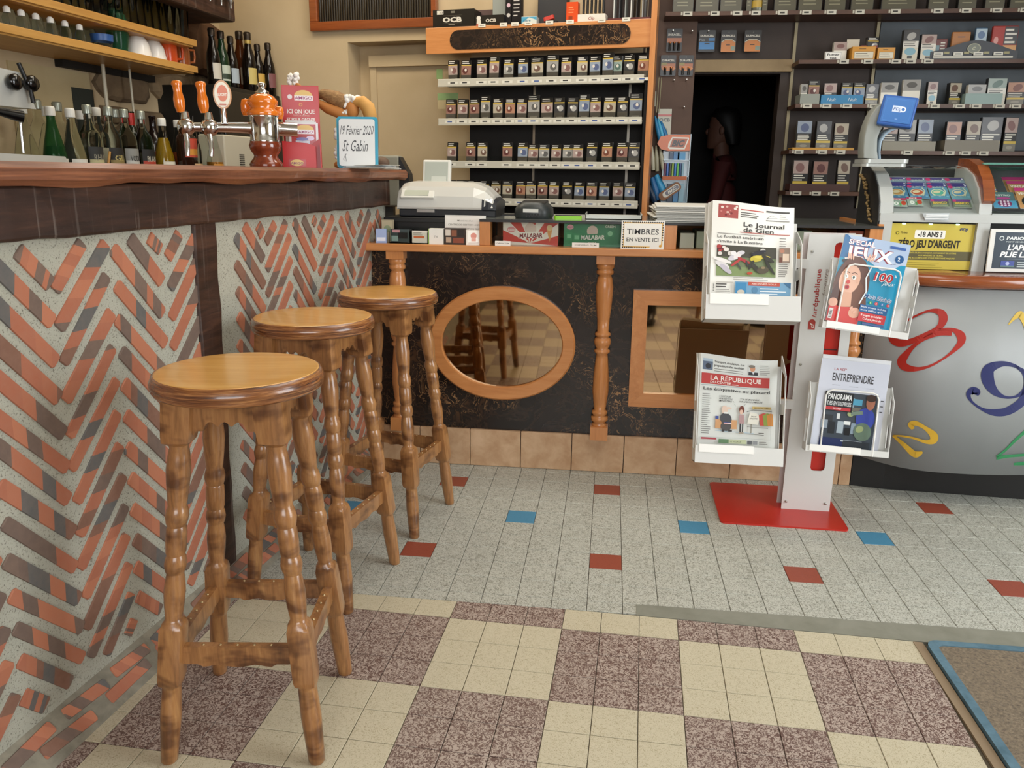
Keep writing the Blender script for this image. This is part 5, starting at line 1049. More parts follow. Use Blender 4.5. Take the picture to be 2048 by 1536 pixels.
    s.rect(w*.07, h*.145, w*.28, h*.158, '#bdbab3'); s.lines(w*.07, h*.125, w*.25, 2, h*.026, h*.012, '#4a4845', 4); s.lines(w*.07, h*.07, w*.26, 4, h*.018, h*.006, '#8d8a84', 5)
    for k in range(7): s.rect(w*.035, h*(.06+.012*k), w*.05, h*(.067+.012*k), '#55534f')
paper_stack(M1 @ T((.014, 0, .004)), .256, .372, 6, d_gien, 'local newspaper with a football photograph on top of the upper rack', 'newspaper edge behind the football front page', .016, 'football newspapers in the upper rack', .074, .0088)
# --- lower left: the regional daily
M2 = frame_from((.690, .668, .236), .26, .0, 0); tray4(M2, .283, .40, .085, 1, None, .058, hside=.365)
def d_rep(s, w, h):
    s.n = 12; s.rect(0, 0, w, h, '#d6d9d4')
    s.rect(w*.03, h*.83, w*.16, h*.95, '#5b6a80'); s.disc(w*.10, h*.87, w*.035, '#2c3038', h*.03); s.rect(w*.03, h*.92, w*.16, h*.95, '#a9bccb'); s.text('Transport, circulation... Les', w*.18, h*.915, h*.026, '#34322f', w*.39, .012); s.text('propositions des candidats', w*.18, h*.875, h*.026, '#34322f', w*.39, .012); s.lines(w*.18, h*.845, w*.56, 2, h*.024, h*.006, '#7d7b76', 2)
    s.rect(w*.62, h*.82, w*.75, h*.94, '#cfd3d0'); s.disc(w*.675, h*.895, w*.035, '#c9906e', h*.035); s.disc(w*.665, h*.92, w*.042, '#7a7166', h*.018); s.rect(w*.625, h*.82, w*.745, h*.855, '#2d2e33'); s.poly([(w*.67, h*.86), (w*.70, h*.86), (w*.685, h*.825)], '#d9dbe0'); s.lines(w*.77, h*.93, w*.92, 6, h*.02, h*.005, '#7d7b76', 3)
    s.rect(w*.02, h*.68, w*.90, h*.795, '#b53a36'); s.text('LA R\u00c9PUBLIQUE', w*.135, h*.725, h*.052, '#eae4dc', w*.66, .012); s.text('DU CENTRE', w*.135, h*.690, h*.026, '#eae4dc', w*.27, .012); s.rect(w*.42, h*.688, w*.5, h*.694, '#eae4dc')
    s.rect(w*.02, h*.664, w*.90, h*.668, '#8a94a0'); s.text('Les \u00e9tiquettes au placard', w*.05, h*.612, h*.036, '#2c2b2a', w*.86, .012)
    s.lines(w*.04, h*.565, w*.16, 20, h*.0225, h*.006, '#6d6b68', 11)
    s.text("L'AI POUR", w*.26, h*.548, h*.018, '#3a3937', w*.15, .006, .2); s.text('UNE \u00c9DITION', w*.26, h*.522, h*.018, '#3a3937', w*.17, .006, .2); s.text('MINIST\u00c8RE !..', w*.26, h*.496, h*.018, '#3a3937', w*.2, .006, .2); s.text("Y'A LE MOD\u00c8LE..", w*.53, h*.530, h*.018, '#3a3937', w*.26, .006, .2); s.text('SUR LE BUS DU MARCH\u00c9', w*.52, h*.503, h*.018, '#3a3937', w*.3, .006, .2)
    s.line([(w*.45, h*.485), (w*.48, h*.455)], .001, '#8fae9a'); s.line([(w*.60, h*.485), (w*.575, h*.46)], .001, '#3a3937')
    s.rect(w*.22, h*.20, w*.50, h*.30, '#c9986a'); s.rect(w*.22, h*.30, w*.26, h*.335, '#3f4f96'); s.line([(w*.22, h*.175), (w*.62, h*.165), (w*.72, h*.165)], .0014, '#8fb5cf')
    s.disc(w*.335, h*.405, w*.04, '#dcc3b2', h*.05); s.disc(w*.385, h*.43, w*.04, '#dcc3b2', h*.012); s.disc(w*.355, h*.31, w*.075, '#46464c', h*.065, .3); s.rect(w*.325, h*.365, w*.375, h*.385, '#e4e4e0'); s.disc(w*.36, h*.225, w*.07, '#4d4a4a', h*.05); s.rect(w*.33, h*.255, w*.43, h*.268, '#e9e9ea'); s.rect(w*.33, h*.250, w*.43, h*.257, '#a8343a'); s.rect(w*.33, h*.266, w*.43, h*.273, '#3a4a8c'); s.rect(w*.31, h*.165, w*.34, h*.19, '#33302f'); s.rect(w*.39, h*.17, w*.44, h*.19, '#33302f')
    s.disc(w*.555, h*.42, w*.035, '#6d3526', h*.045); s.disc(w*.55, h*.395, w*.022, '#d9b6a2', h*.028); s.rect(w*.525, h*.265, w*.59, h*.365, '#b08e8e'); s.rect(w*.535, h*.17, w*.553, h*.265, '#242326'); s.rect(w*.567, h*.17, w*.582, h*.265, '#242326'); s.rect(w*.53, h*.155, w*.59, h*.172, '#9a8d7d')
    s.rect(w*.69, h*.435, w*.93, h*.465, '#bfa564'); s.text('MAGASIN LIBRE', w*.81, h*.443, h*.014, '#4a3c22', w*.2, .01, 0, 'c'); s.line([(w*.62, h*.40), (w*.70, h*.425), (w*.94, h*.415)], .0016, '#2d2c2b'); s.poly([(w*.66, h*.40), (w*.74, h*.39), (w*.79, h*.36), (w*.77, h*.26), (w*.63, h*.27)], '#dedccf'); s.text('SANS', w*.71, h*.345, h*.016, '#3a3937', w*.07, .006, .2, 'c'); s.text('ETIQUETTE', w*.71, h*.32, h*.016, '#3a3937', w*.1, .006, .2, 'c')
    for k, c in enumerate(('#c0493a', '#8a9c45', '#d08a3e')): s.poly([(w*(.775+.05*k), h*.37), (w*(.83+.05*k), h*.395), (w*(.93+.012*k), h*.385), (w*(.945+.01*k), h*.25), (w*(.795+.05*k), h*.255)], c)
    s.rect(w*.675, h*.165, w*.69, h*.265, '#8d8a7d'); s.line([(w*.63, h*.235), (w*.9, h*.225)], .0012, '#55534f'); s.line([(w*.60, h*.155), (w*.85, h*.148)], .0016, '#55534f'); s.lines(w*.78, h*.165, w*.85, 1, .01, h*.008, '#55534f', 2)
    s.line([(w*.03, h*.10), (w*.935, h*.10), (w*.935, h*.44)], .0008, '#9aa4a4'); s.rect(w*.04, h*.075, w*.24, h*.095, '#a8434c'); s.rect(w*.27, h*.04, w*.40, h*.085, '#5d7f5a'); s.rect(w*.40, h*.04, w*.63, h*.085, '#b9c09c'); s.text('LE VILLAGE', w*.42, h*.055, h*.014, '#4d5440', w*.14, .005); s.rect(w*.64, h*.04, w*.70, h*.08, '#5b5d60'); s.rect(w*.71, h*.04, w*.77, h*.08, '#8d8f90'); s.lines(w*.79, h*.065, w*.92, 2, h*.02, h*.007, '#7d7b76', 3)
paper_stack(M2 @ T((.012, 0, .004)), .252, .352, 4, d_rep, 'regional daily with a red masthead and a cartoon in the lower rack', 'newspaper edge behind the cartoon front page', .004, 'cartoon newspapers in the lower rack', .072, .007, .14)
# --- right racks
M3 = frame_from((1.050, .685, .697), .15, -.05, .11); t3 = tray4(M3, .256, .27, .050, 1, None, .020, (.040, .200, .205), hside=.215)
def mag(M, w, h, draw, lab, grp, th=.008, curl=.004):
    f = lambda x, y, z: (x, y, z+curl*math.sin(x/w*PI)*(y/h))
    t = thing('magazine', lab, 'magazine', M @ STAND, grp); bs = MB(); nn = 8
    R = [[f(w*i/nn, y, z) for i in range(nn+1)]+[f(w*i/nn, y, z-th) for i in range(nn, -1, -1)] for y, z in ((0, 0), (h*.5, 0), (h, 0))]
    bs.rings(R, smooth=False); bs.obj('pages', plain('#e3e2de', .6), t); s = Sheet(deform=f, zb=.0007); draw(s, w, h); s.obj('cover', m_gloss, t); return t
def d_jeux(s, w, h):
    s.n = 10; s.rect(0, 0, w, h, '#1f8fb4'); s.rect(0, h*.76, w, h, '#a9bcd6'); s.poly([(0, h*.74), (0, h), (w*.45, h), (w*.33, h*.74)], '#27689c')
    s.poly([(w*.36, h*.78), (w*.50, h*.72), (w*.66, h*.66), (w*.82, h*.70), (w, h*.80), (w, h*.76), (w, h*.83)], '#b5c4da')
    s.text('SPECIAL', w*.08, h*.905, h*.055, '#b03038', w*.40, .05); s.text('SPECIAL', w*.08, h*.905, h*.055, '#eef0f0', w*.40, .022); s.text('JEUX', w*.07, h*.76, h*.13, '#8c2a3c', w*.72, .06, -.05); s.text('JEUX', w*.07, h*.76, h*.13, '#f1f2f0', w*.72, .03, -.05)
    s.rect(w*.70, h*.925, w*.94, h*.955, '#3f62a4'); s.disc(w*.88, h*.82, w*.065, '#24578c'); s.text('2', w*.87, h*.80, h*.045, '#f0f2f2', None, .02, 0, 'c'); 
    # portrait
    s.disc(w*.21, h*.70, w*.17, '#1d2122', h*.035, -.05); s.disc(w*.26, h*.42, w*.27, '#5d3522', h*.36); s.disc(w*.40, h*.30, w*.13, '#6b4029', h*.22, .3); s.disc(w*.13, h*.35, w*.12, '#4d2a1b', h*.25, -.25)
    s.disc(w*.22, h*.50, w*.155, '#dfb096', h*.17, -.12); s.poly([(w*.17, h*.36), (w*.30, h*.36), (w*.33, h*.20), (w*.18, h*.18)], '#d6a488'); s.disc(w*.34, h*.52, w*.03, '#d9a78c', h*.05)
    for ex in (.155, .275): s.disc(w*ex, h*.535, w*.035, '#f1ece6', h*.024); s.disc(w*(ex-.005), h*.535, w*.016, '#3f4f3c', h*.017); s.disc(w*(ex-.005), h*.535, w*.008, '#17130f', h*.009); s.line([(w*(ex-.045), h*.575), (w*ex, h*.592), (w*(ex+.045), h*.578)], .0018, '#4f2d1d')
    s.disc(w*.205, h*.475, w*.028, '#c43a34', h*.024); s.disc(w*.205, h*.415, w*.034, '#b3202a', h*.026); s.disc(w*.205, h*.415, w*.015, '#7a1118', h*.010)
    s.poly([(0, 0), (w*.48, 0), (w*.50, h*.10), (w*.36, h*.20), (w*.16, h*.18), (0, h*.22)], '#c93a33'); s.disc(w*.05, h*.22, w*.07, '#dba68c', h*.05, .5); s.disc(w*.40, h*.14, w*.09, '#dba68c', h*.06, .5)
    for k in range(3): s.disc(w*(.34+.03*k), h*(.19-.02*k), w*.03, '#e0b098', h*.012, 1.0); s.disc(w*(.12+.035*k), h*.765, w*.012, '#e0b098', h*.04, .2)
    for k in range(3): s.disc(w*(.42+.035*k), h*.78, w*.012, '#e0b098', h*.045, -.2)
    s.line([(w*.50, h*.70), (w*.45, h*.55), (w*.50, h*.40), (w*.44, h*.25)], .004, '#dfe9ec')
    s.text('100', w*.56, h*.545, h*.095, '#f0e6e0', w*.29, .06, .1); s.text('100', w*.56, h*.545, h*.095, '#b3222c', w*.29, .02, .1); s.text('jeux', w*.70, h*.505, h*.05, '#d9e6e6', w*.2, 0, .4); s.text('%', w*.86, h*.61, h*.03, '#f0e6e0', None, .02)
    s.text('Mots fl\u00e9ch\u00e9s', w*.49, h*.335, h*.048, '#e9eef2', w*.42, .05, .1, 'l', -.06); s.text('Mots fl\u00e9ch\u00e9s', w*.49, h*.335, h*.048, '#1d4f86', w*.42, .008, .1, 'l', -.06)
    for k, c in enumerate(('#3f9a54', '#c8404a', '#3f79b4', '#c8404a')): s.disc(w*(.60+.09*k), h*.285, w*.026, c); s.text(str(k+1), w*(.60+.09*k), h*.275, h*.02, '#f0f0ee', None, .01, 0, 'c')
    s.rect(w*.46, h*.17, w*.88, h*.25, '#1f5c93'); s.text('Mots crois\u00e9s, sudoku,', w*.48, h*.22, h*.02, '#e6ecf0', w*.38, .01); s.text('mots m\u00eal\u00e9s, quiz', w*.48, h*.185, h*.02, '#e6ecf0', w*.34, .01); s.rect(w*.47, h*.06, w*.88, h*.165, '#c23238'); s.text('8 pages sp\u00e9ciales :', w*.50, h*.125, h*.024, '#f2eae6', w*.34, .015); s.text('Culture g\u00e9n\u00e9rale', w*.54, h*.085, h*.024, '#f2eae6', w*.28, .015); s.rect(w*.55, h*.03, w*.88, h*.05, '#4a5f96')
    s.rect(w*.015, h*.03, w*.075, h*.15, '#e9e9e6')
    for k in range(6): s.rect(w*.025, h*(.045+.015*k), w*.065, h*(.052+.015*k), '#2d2c2b')
mag(M3 @ T((.010, .022, .024)) @ RY(.04), .196, .270, d_jeux, 'games magazine with a portrait of a woman in the upper side rack', 'magazines in the side racks')
M4 = frame_from((1.042, .690, .288), .16, -.03, .035); t4 = tray4(M4, .258, .27, .050, 1, None, .020, (.046, .208, .205), hside=.225)
def d_ent(s, w, h):
    s.n = 10; s.rect(0, 0, w, h, '#c6cad6'); s.text("LA REP'", w*.20, h*.885, h*.028, '#9c3a40', w*.18, .01); s.text('ENTREPRENDRE', w*.19, h*.775, h*.085, '#26262a', w*.60, .012); s.rect(w*.20, h*.725, w*.32, h*.729, '#8a8f98'); s.rect(w*.45, h*.722, w*.58, h*.726, '#8a8f98'); s.rect(w*.70, h*.72, w*.82, h*.724, '#8a8f98')
    x0, x1, y0, y1 = w*.12, w*.90, h*.0, h*.655; s.rect(x0, y0, x1, y1, '#39434d'); X = lambda t: x0+(x1-x0)*t; Y = lambda t: y0+(y1-y0)*t
    for px, py, a, b, c in ((.48, .82, .16, .20, '#8fa3b0'), (.62, .86, .18, .10, '#4f9ab8'), (.55, .74, .3, .06, '#6d6a60'), (.1, .55, .2, .12, '#2a2f33'), (.3, .6, .06, .09, '#d3d7d6'), (.05, .45, .13, .14, '#8d9aa6'), (.36, .42, .12, .2, '#9fadb6'), (.62, .42, .12, .18, '#8496a4'), (.48, .5, .12, .06, '#e0e4e2'), (.2, .4, .12, .2, '#1d2328'), (.5, .36, .1, .12, '#14181c'), (.22, .15, .44, .16, '#1f2c58'), (.6, .2, .4, .03, '#aab4bc'), (.7, .12, .5, .18, '#2a3138')): s.rect(X(px-a/2), Y(py-b/2), X(px+a/2), Y(py+b/2), c)
    s.disc(X(.80), Y(.60), w*.14, '#35449a', h*.12); s.disc(X(.78), Y(.38), w*.13, '#5f7464', h*.10, .3); s.disc(X(.86), Y(.88), w*.065, '#a26a54', h*.085); s.disc(X(.86), Y(.95), w*.075, '#3a2a24', h*.04); s.disc(X(.52), Y(.66), w*.05, '#9aa774', h*.03, .4); s.disc(X(.72), Y(.42), w*.06, '#93a172', h*.035, .6); s.line([(X(.74), Y(.70)), (X(.52), Y(.66))], .012, '#6d8072')
    s.rect(x0, Y(.68), X(.53), y1, '#15181b'); s.text('PANORAMA', X(.055), Y(.875), h*.062, '#e6e7e5', w*.35, .02); s.text('DES ENTREPRISES', X(.055), Y(.775), h*.045, '#c9cccc', w*.35, .02); s.rect(x0, Y(.695), X(.50), Y(.75), '#b53238'); s.text('DU LOIRET', X(.25), Y(.708), h*.02, '#f0e6e2', w*.12, .01, 0, 'c')
    for k in range(3): s.rect(w*.93, h*(.60-.06*k), w*.97, h*(.61-.06*k), '#3a3b3f')
for k in range(3):
    mag(M4 @ T((.022-.004*k+.004, .046-.011*k, .004)) @ RY(.03), .212, .312 if k < 2 else .300, d_ent if k == 2 else (lambda s, w, h: s.rect(0, 0, w, h, '#d3d5d8')), ['white business magazine at the back of the lower side rack', 'second white business magazine, between two others in the lower side rack', 'business magazine with a workshop photograph in the lower side rack'][k], 'magazines in the side racks', .009, .002)
for zz, yy in ((.90, .80), (.42, .82), (.84, .79), (.40, .80)): pass
for x0, x1, z in ((-.33, -.08, .86), (-.33, -.08, .38), (.02, .10, .78), (.02, .10, .40)): MB().box((x0, -.055 if x0 > 0 else -.02, z), (x1, .0, z+.03)).obj('bracket', m_wm, ns)

# ============================================================ LOTTERY COUNTER
lc = thing('lottery_counter', 'curved grey lottery counter with coloured numbers and a red-brown edge', 'counter')
m_grey = clouds('brushed_grey', '#8b8e8e', '#949796', 2, .38, .0)
ARC = [(1.330, 1.165), (1.362, 1.115), (1.396, 1.075), (1.430, 1.045), (1.466, 1.020), (1.510, 1.001), (1.556, .990), (1.62, .984), (1.71, .984), (1.80, .992), (1.882, 1.006), (2.00, 1.034), (2.15, 1.08), (2.35, 1.16), (2.6, 1.28)]
def arc_at(t):
    """point and outward normal at distance t along the front"""
    for a, b in zip(ARC, ARC[1:]):
        L = math.hypot(b[0]-a[0], b[1]-a[1])
        if t <= L: k = t/L; return Vector((a[0]+(b[0]-a[0])*k, a[1]+(b[1]-a[1])*k, 0)), Vector((b[1]-a[1], -(b[0]-a[0]), 0))/L
        t -= L
    return Vector((ARC[-1][0], ARC[-1][1], 0)), Vector((.4, -.9, 0))
LA = 1.3
mb = MB(); n = 60; vs = []; fs = []
for i in range(n+1):
    p, q = arc_at(LA*i/n)
    for z in (.131, .79): vs += [(p.x, p.y, z), (p.x-q.x*.004, p.y-q.y*.004, z)]
for i in range(n):
    a, b = i*4, i*4+4
    fs += [(a, b, b+2, a+2), (a+1, a+3, b+3, b+1), (a, a+1, b+1, b), (a+2, b+2, b+3, a+3)]
mb.add(vs, fs, smooth=True); mb.obj('curved_front', m_grey, lc)
MB().prism([(1.352, 1.17), (1.46, 1.145), (1.95, 1.12), (2.6, 1.35), (2.6, 1.9), (1.352, 1.9)], 0, .80).obj('body', plain('#17130f', .5), lc)
MB().prism([(1.342, 1.158), (1.455, 1.135), (1.95, 1.105), (2.6, 1.33), (2.6, 1.40), (1.345, 1.25)], 0.001, .125).obj('kick_board', plain('#0f0d0c', .45), lc)
R = []
for i in range(n+1):
    p, q = arc_at(LA*i/n); R.append([(p.x+q.x*d, p.y+q.y*d, z) for d, z in ((-.20, .835), (.004, .836), (.018, .831), (.024, .819), (.022, .803), (.010, .793), (-.20, .790))])
MB().rings(R).obj('edge_moulding', m_mold, lc)
# calligraphic numbers on the curved front
def front_uv(u, v):
    d = pixray(u, v); lo, hi = 0.0, LA
    def f(t):
        p, q = arc_at(t); k = d.x*(CAMP.y-p.y)-d.y*(CAMP.x-p.x); return k
    fl_ = f(lo)
    for _ in range(40):
        m = (lo+hi)/2
        if f(m)*fl_ > 0: lo = m
        else: hi = m
    p, q = arc_at(lo); s_ = math.hypot(p.x-CAMP.x, p.y-CAMP.y)/math.hypot(d.x, d.y); return lo, CAMP.z+d.z*s_
def smooth(P, n=6):
    Q = []
    for i in range(len(P)-1):
        p0, p1, p2, p3 = P[max(i-1, 0)], P[i], P[i+1], P[min(i+2, len(P)-1)]
        for k in range(n):
            t = k/n; Q.append(tuple(.5*((2*b)+(-a+c)*t+(2*a-5*b+4*c-e)*t*t+(-a+3*b-3*c+e)*t**3) for a, b, c, e in zip(p0, p1, p2, p3)))
    return Q+[P[-1]]
def numeral(name, col, strokes, label):
    mb = MB()
    for st_ in strokes:
        Q = smooth([front_uv(u, v)+(w_*.00112,) for u, v, w_ in st_]); L = []; Rr = []
        for i, (t, z, w_) in enumerate(Q):
            a, b = Q[max(i-1, 0)], Q[min(i+1, len(Q)-1)]; dx, dz = b[0]-a[0], b[1]-a[1]; l = math.hypot(dx, dz) or 1
            for LL, sg in ((L, 1), (Rr, -1)):
                tt = min(max(t-sg*dz/l*w_/2, 0), LA-.001); p, q = arc_at(tt); LL.append((p.x+q.x*.0016, p.y+q.y*.0016, z+sg*dx/l*w_/2))
        m = len(L); mb.add(L+Rr, [(i, m+i, m+i+1, i+1) for i in range(m-1)])
    mb.obj(name, plain(col, .45), lc, label=label)
z8 = lambda L: [(1600+x*.28645, 560+y*.28645, w_) for x, y, w_ in L]
numeral('numeral', '#a62418', [z8([(720, 300, 8), (800, 255, 6), (900, 215, 8), (980, 225, 20), (1000, 275, 24), (965, 335, 16), (870, 385, 14), (770, 430, 18), (700, 440, 24), (650, 420, 22), (630, 390, 10), (660, 360, 5), (720, 300, 6)]),
                                z8([(965, 345, 8), (1060, 345, 10), (1120, 385, 24), (1120, 440, 20), (1040, 520, 8), (930, 590, 7), (830, 620, 12), (740, 610, 24), (710, 570, 28), (740, 520, 20), (790, 465, 12), (860, 415, 10), (965, 370, 18), (1060, 370, 16)])], 'red lying figure eight')
numeral('numeral', '#131c58', [z8([(1560, 640, 6), (1500, 600, 10), (1410, 585, 18), (1320, 620, 34), (1310, 690, 36), (1350, 770, 24), (1420, 815, 10), (1500, 815, 8), (1570, 770, 20), (1590, 700, 26), (1560, 640, 14), (1500, 600, 6)]), z8([(1590, 700, 20), (1560, 830, 30), (1460, 910, 28), (1360, 925, 22), (1270, 900, 9), (1200, 850, 7), (1175, 800, 14), (1200, 770, 22), (1228, 785, 26), (1222, 800, 16)])], 'blue figure nine')
numeral('numeral', '#c39a26', [z8([(790, 1040, 10), (775, 1010, 18), (810, 1000, 16), (870, 1030, 12), (930, 1080, 22), (930, 1120, 22), (880, 1130, 12), (800, 1105, 7), (720, 1090, 6), (650, 1085, 4)]), z8([(650, 1085, 8), (720, 1145, 14), (790, 1210, 20), (820, 1215, 20), (855, 1200, 6)])], 'small yellow figure two')
numeral('numeral', '#c9a83a', [z8([(1455, 310, 4), (1490, 270, 10), (1530, 240, 20), (1545, 250, 18), (1570, 300, 14), (1600, 380, 16), (1650, 470, 16)])], 'yellow figure one at the far side')
numeral('numeral', '#1f7a45', [z8([(1370, 1235, 8), (1430, 1190, 8), (1500, 1120, 10), (1580, 1050, 12), (1640, 1000, 12)]), z8([(1370, 1240, 14), (1450, 1230, 10), (1560, 1222, 10), (1640, 1215, 10)]), z8([(1490, 1285, 8), (1560, 1280, 12), (1640, 1275, 12)])], 'green figure four')

# ------------------------------------------------------------ scratch ticket display on the lottery counter
sd = thing('ticket_display', 'grey curved display case of scratch tickets with a blue screen above', 'display case', T((1.336, 1.135, .832)) @ Matrix.Scale(1.045, 4))
SDM = sd.matrix_basis; m_case = plain('#b9bcb8', .35)
PRF = [(.0, .0), (.0, .165), (.012, .225), (.045, .275), (.10, .318), (.17, .342), (.25, .350)]        # side profile: y, z
def band(x0, x1, inset, name, mat, y_in=.03):
    out = PRF; inn = [(y+y_in*(.35 if i > 4 else 1), max(z-(0 if i < 3 else y_in*.8), 0)) for i, (y, z) in enumerate(PRF)]
    P = out+inn[::-1]; mb = MB(); vs = [(x, y, z) for x in (x0, x1) for y, z in P]; m = len(P); k = len(out)
    for i in range(k-1):
        a, b, c, d = i, i+1, m-2-i, m-1-i; mb_f = [(a, b, c, d), (m+a, m+d, m+c, m+b), (a, m+a, m+b, b), (d, c, m+c, m+d)]; mb.add(vs, mb_f)
    mb.add(vs, [(0, m-1, 2*m-1, m), (k-1, m+k-1, m+k, k)]); return mb.obj(name, mat, sd)
XL, XM, XM2, XR = 0.0, .302, .342, .70
band(-.015, .030, 0, 'side_band', m_case, .05); band(XM, XM2, 0, 'middle_band', m_case, .05); band(XR, XR+.03, 0, 'side_band', m_case, .05)
MB().prism([(y, z) for y, z in PRF]+[(.25, 0)], -.018, -.012, Matrix(((0, 0, 1, 0), (1, 0, 0, 0), (0, 1, 0, 0), (0, 0, 0, 1)))).obj('side_panel', plain('#2a2b2c', .4), sd)
MB().box((-.012, .25, 0), (XR+.03, .26, .35)).obj('back_panel', plain('#2d302f', .5), sd)
MB().box((-.012, -.001, .163), (XM2, .03, .190)).obj('cross_rail', m_case, sd); MB().box((XM2, -.001, .163), (XR+.03, .03, .190)).obj('cross_rail', m_case, sd)
for x0, x1 in ((.030, XM), (XM2, XR)):
    R = []; mb = MB(); G = [(y+.004, z-.001) for y, z in PRF[2:]]; vs = [(x, y, z) for x in (x0, x1) for y, z in G]; m = len(G)
    G2 = [(y+.007, z-.003) for y, z in PRF[2:]]; vs += [(x, y, z) for x in (x0, x1) for y, z in G2]
    mb.add(vs, [(i, i+1, m+i+1, m+i) for i in range(m-1)]+[(2*m+i, 3*m+i, 3*m+i+1, 2*m+i+1) for i in range(m-1)], smooth=True); mb.obj('curved_glass', m_pane, sd)
MB().box((.030, .0, .190), (XM, .24, .194)).obj('ticket_floor', plain('#a5aaa5', .4), sd); MB().box((XM2, .0, .190), (XR, .24, .194)).obj('ticket_floor', plain('#a5aaa5', .4), sd)
for k in range(3): MB().lathe([(.006, 0), (.005, .004)], 10, T((.07+k*.086, .008, .158)) @ RX(PI)).obj('led', plain('#dfe9e4', .3, 0, emc=(.7, 1, .85, 1), ems=2.5), sd)
# yellow under-age notice and blue betting notice
def d_18(s):
    w, h = .271, .152
    s.rect(0, 0, w, h, '#c6b44c'); s.rect(0, h*.20, w, h*.40, '#5e5a3e'); s.poly([(x+w*.48, y+h*.77) for x, y in rrect(-.049, -.014, .049, .014, .004)], '#ecebe2'); s.text('-18 ANS ?', w*.48, h*.715, h*.115, '#26251f', w*.29, .035, 0, 'c'); s.text("Z\u00c9RO JEU D'ARGENT", w*.48, h*.48, h*.165, '#26251f', w*.74, .035, 0, 'c')
    for k, t_ in enumerate(("LA VENTE DE JEUX D'ARGENT, NOTAMMENT DE LOTERIE", 'AUX MINEURS DE 18 ANS,', "M\u00caME ACCOMPAGN\u00c9S D'UNE PERSONNE MAJEURE")): s.text(t_, w*.52, h*(.345-.057*k), h*.034, '#d6c95c', w*(.6, .3, .58)[k], .01, 0, 'c')
    s.lines(w*.1, h*.14, w*.85, 3, h*.05, h*.008, '#8d8330', 4); s.disc(w*.09, h*.79, w*.02, '#57532c'); s.disc(w*.09, h*.79, w*.013, '#c8b93a'); s.text('Parlons', w*.13, h*.78, h*.05, '#57532c', w*.08, .01, .2); s.text('FDJ', w*.82, h*.86, h*.06, '#26406e', w*.1, .03, .25)
sheet_thing('age_notice', 'yellow under-age gambling notice set in the front of the ticket display', 'notice', SDM @ T((.030, .014, .005)) @ STAND, .271, .152, d_18, m_gloss, .002)
def d_pa(s):
    w, h = .30, .140
    s.rect(0, 0, w, h, '#dcdcd6'); s.rect(w*.05, h*.08, w*.97, h*.93, '#2b3a48'); s.text('PARIONS', w*.17, h*.755, h*.075, '#dfe4e2', w*.26, .03, .1); s.text('SPORT', w*.45, h*.755, h*.075, '#8fa8a0', w*.2, .01, .1); s.disc(w*.12, h*.785, w*.025, '#cfd6d4'); s.disc(w*.12, h*.785, w*.016, '#2b3a48'); s.text('POINT DE VENTE', w*.17, h*.69, h*.035, '#b9c3c3', w*.22, .01)
    s.text("L'APPLI", w*.19, h*.52, h*.125, '#eef0ec', w*.27, .035, .2); s.text('PLIE LE G', w*.12, h*.355, h*.125, '#eef0ec', w*.40, .035, .2); s.rect(w*.2, h*.305, w*.5, h*.313, '#8d9aa2'); s.rect(w*.14, h*.12, w*.28, h*.26, '#3a4b96'); s.disc(w*.21, h*.20, w*.02, '#aab4d8'); s.rect(w*.14, h*.12, w*.28, h*.15, '#5d7f7a'); s.lines(w*.31, h*.22, w*.55, 3, h*.05, h*.022, '#b9c3c3', 6)
sheet_thing('betting_notice', 'white framed dark blue sports betting notice on the lottery counter', 'notice', SDM @ T((.338, -.028, .006)) @ RX(PI/2-.06), .30, .140, d_pa, m_gloss, .006)
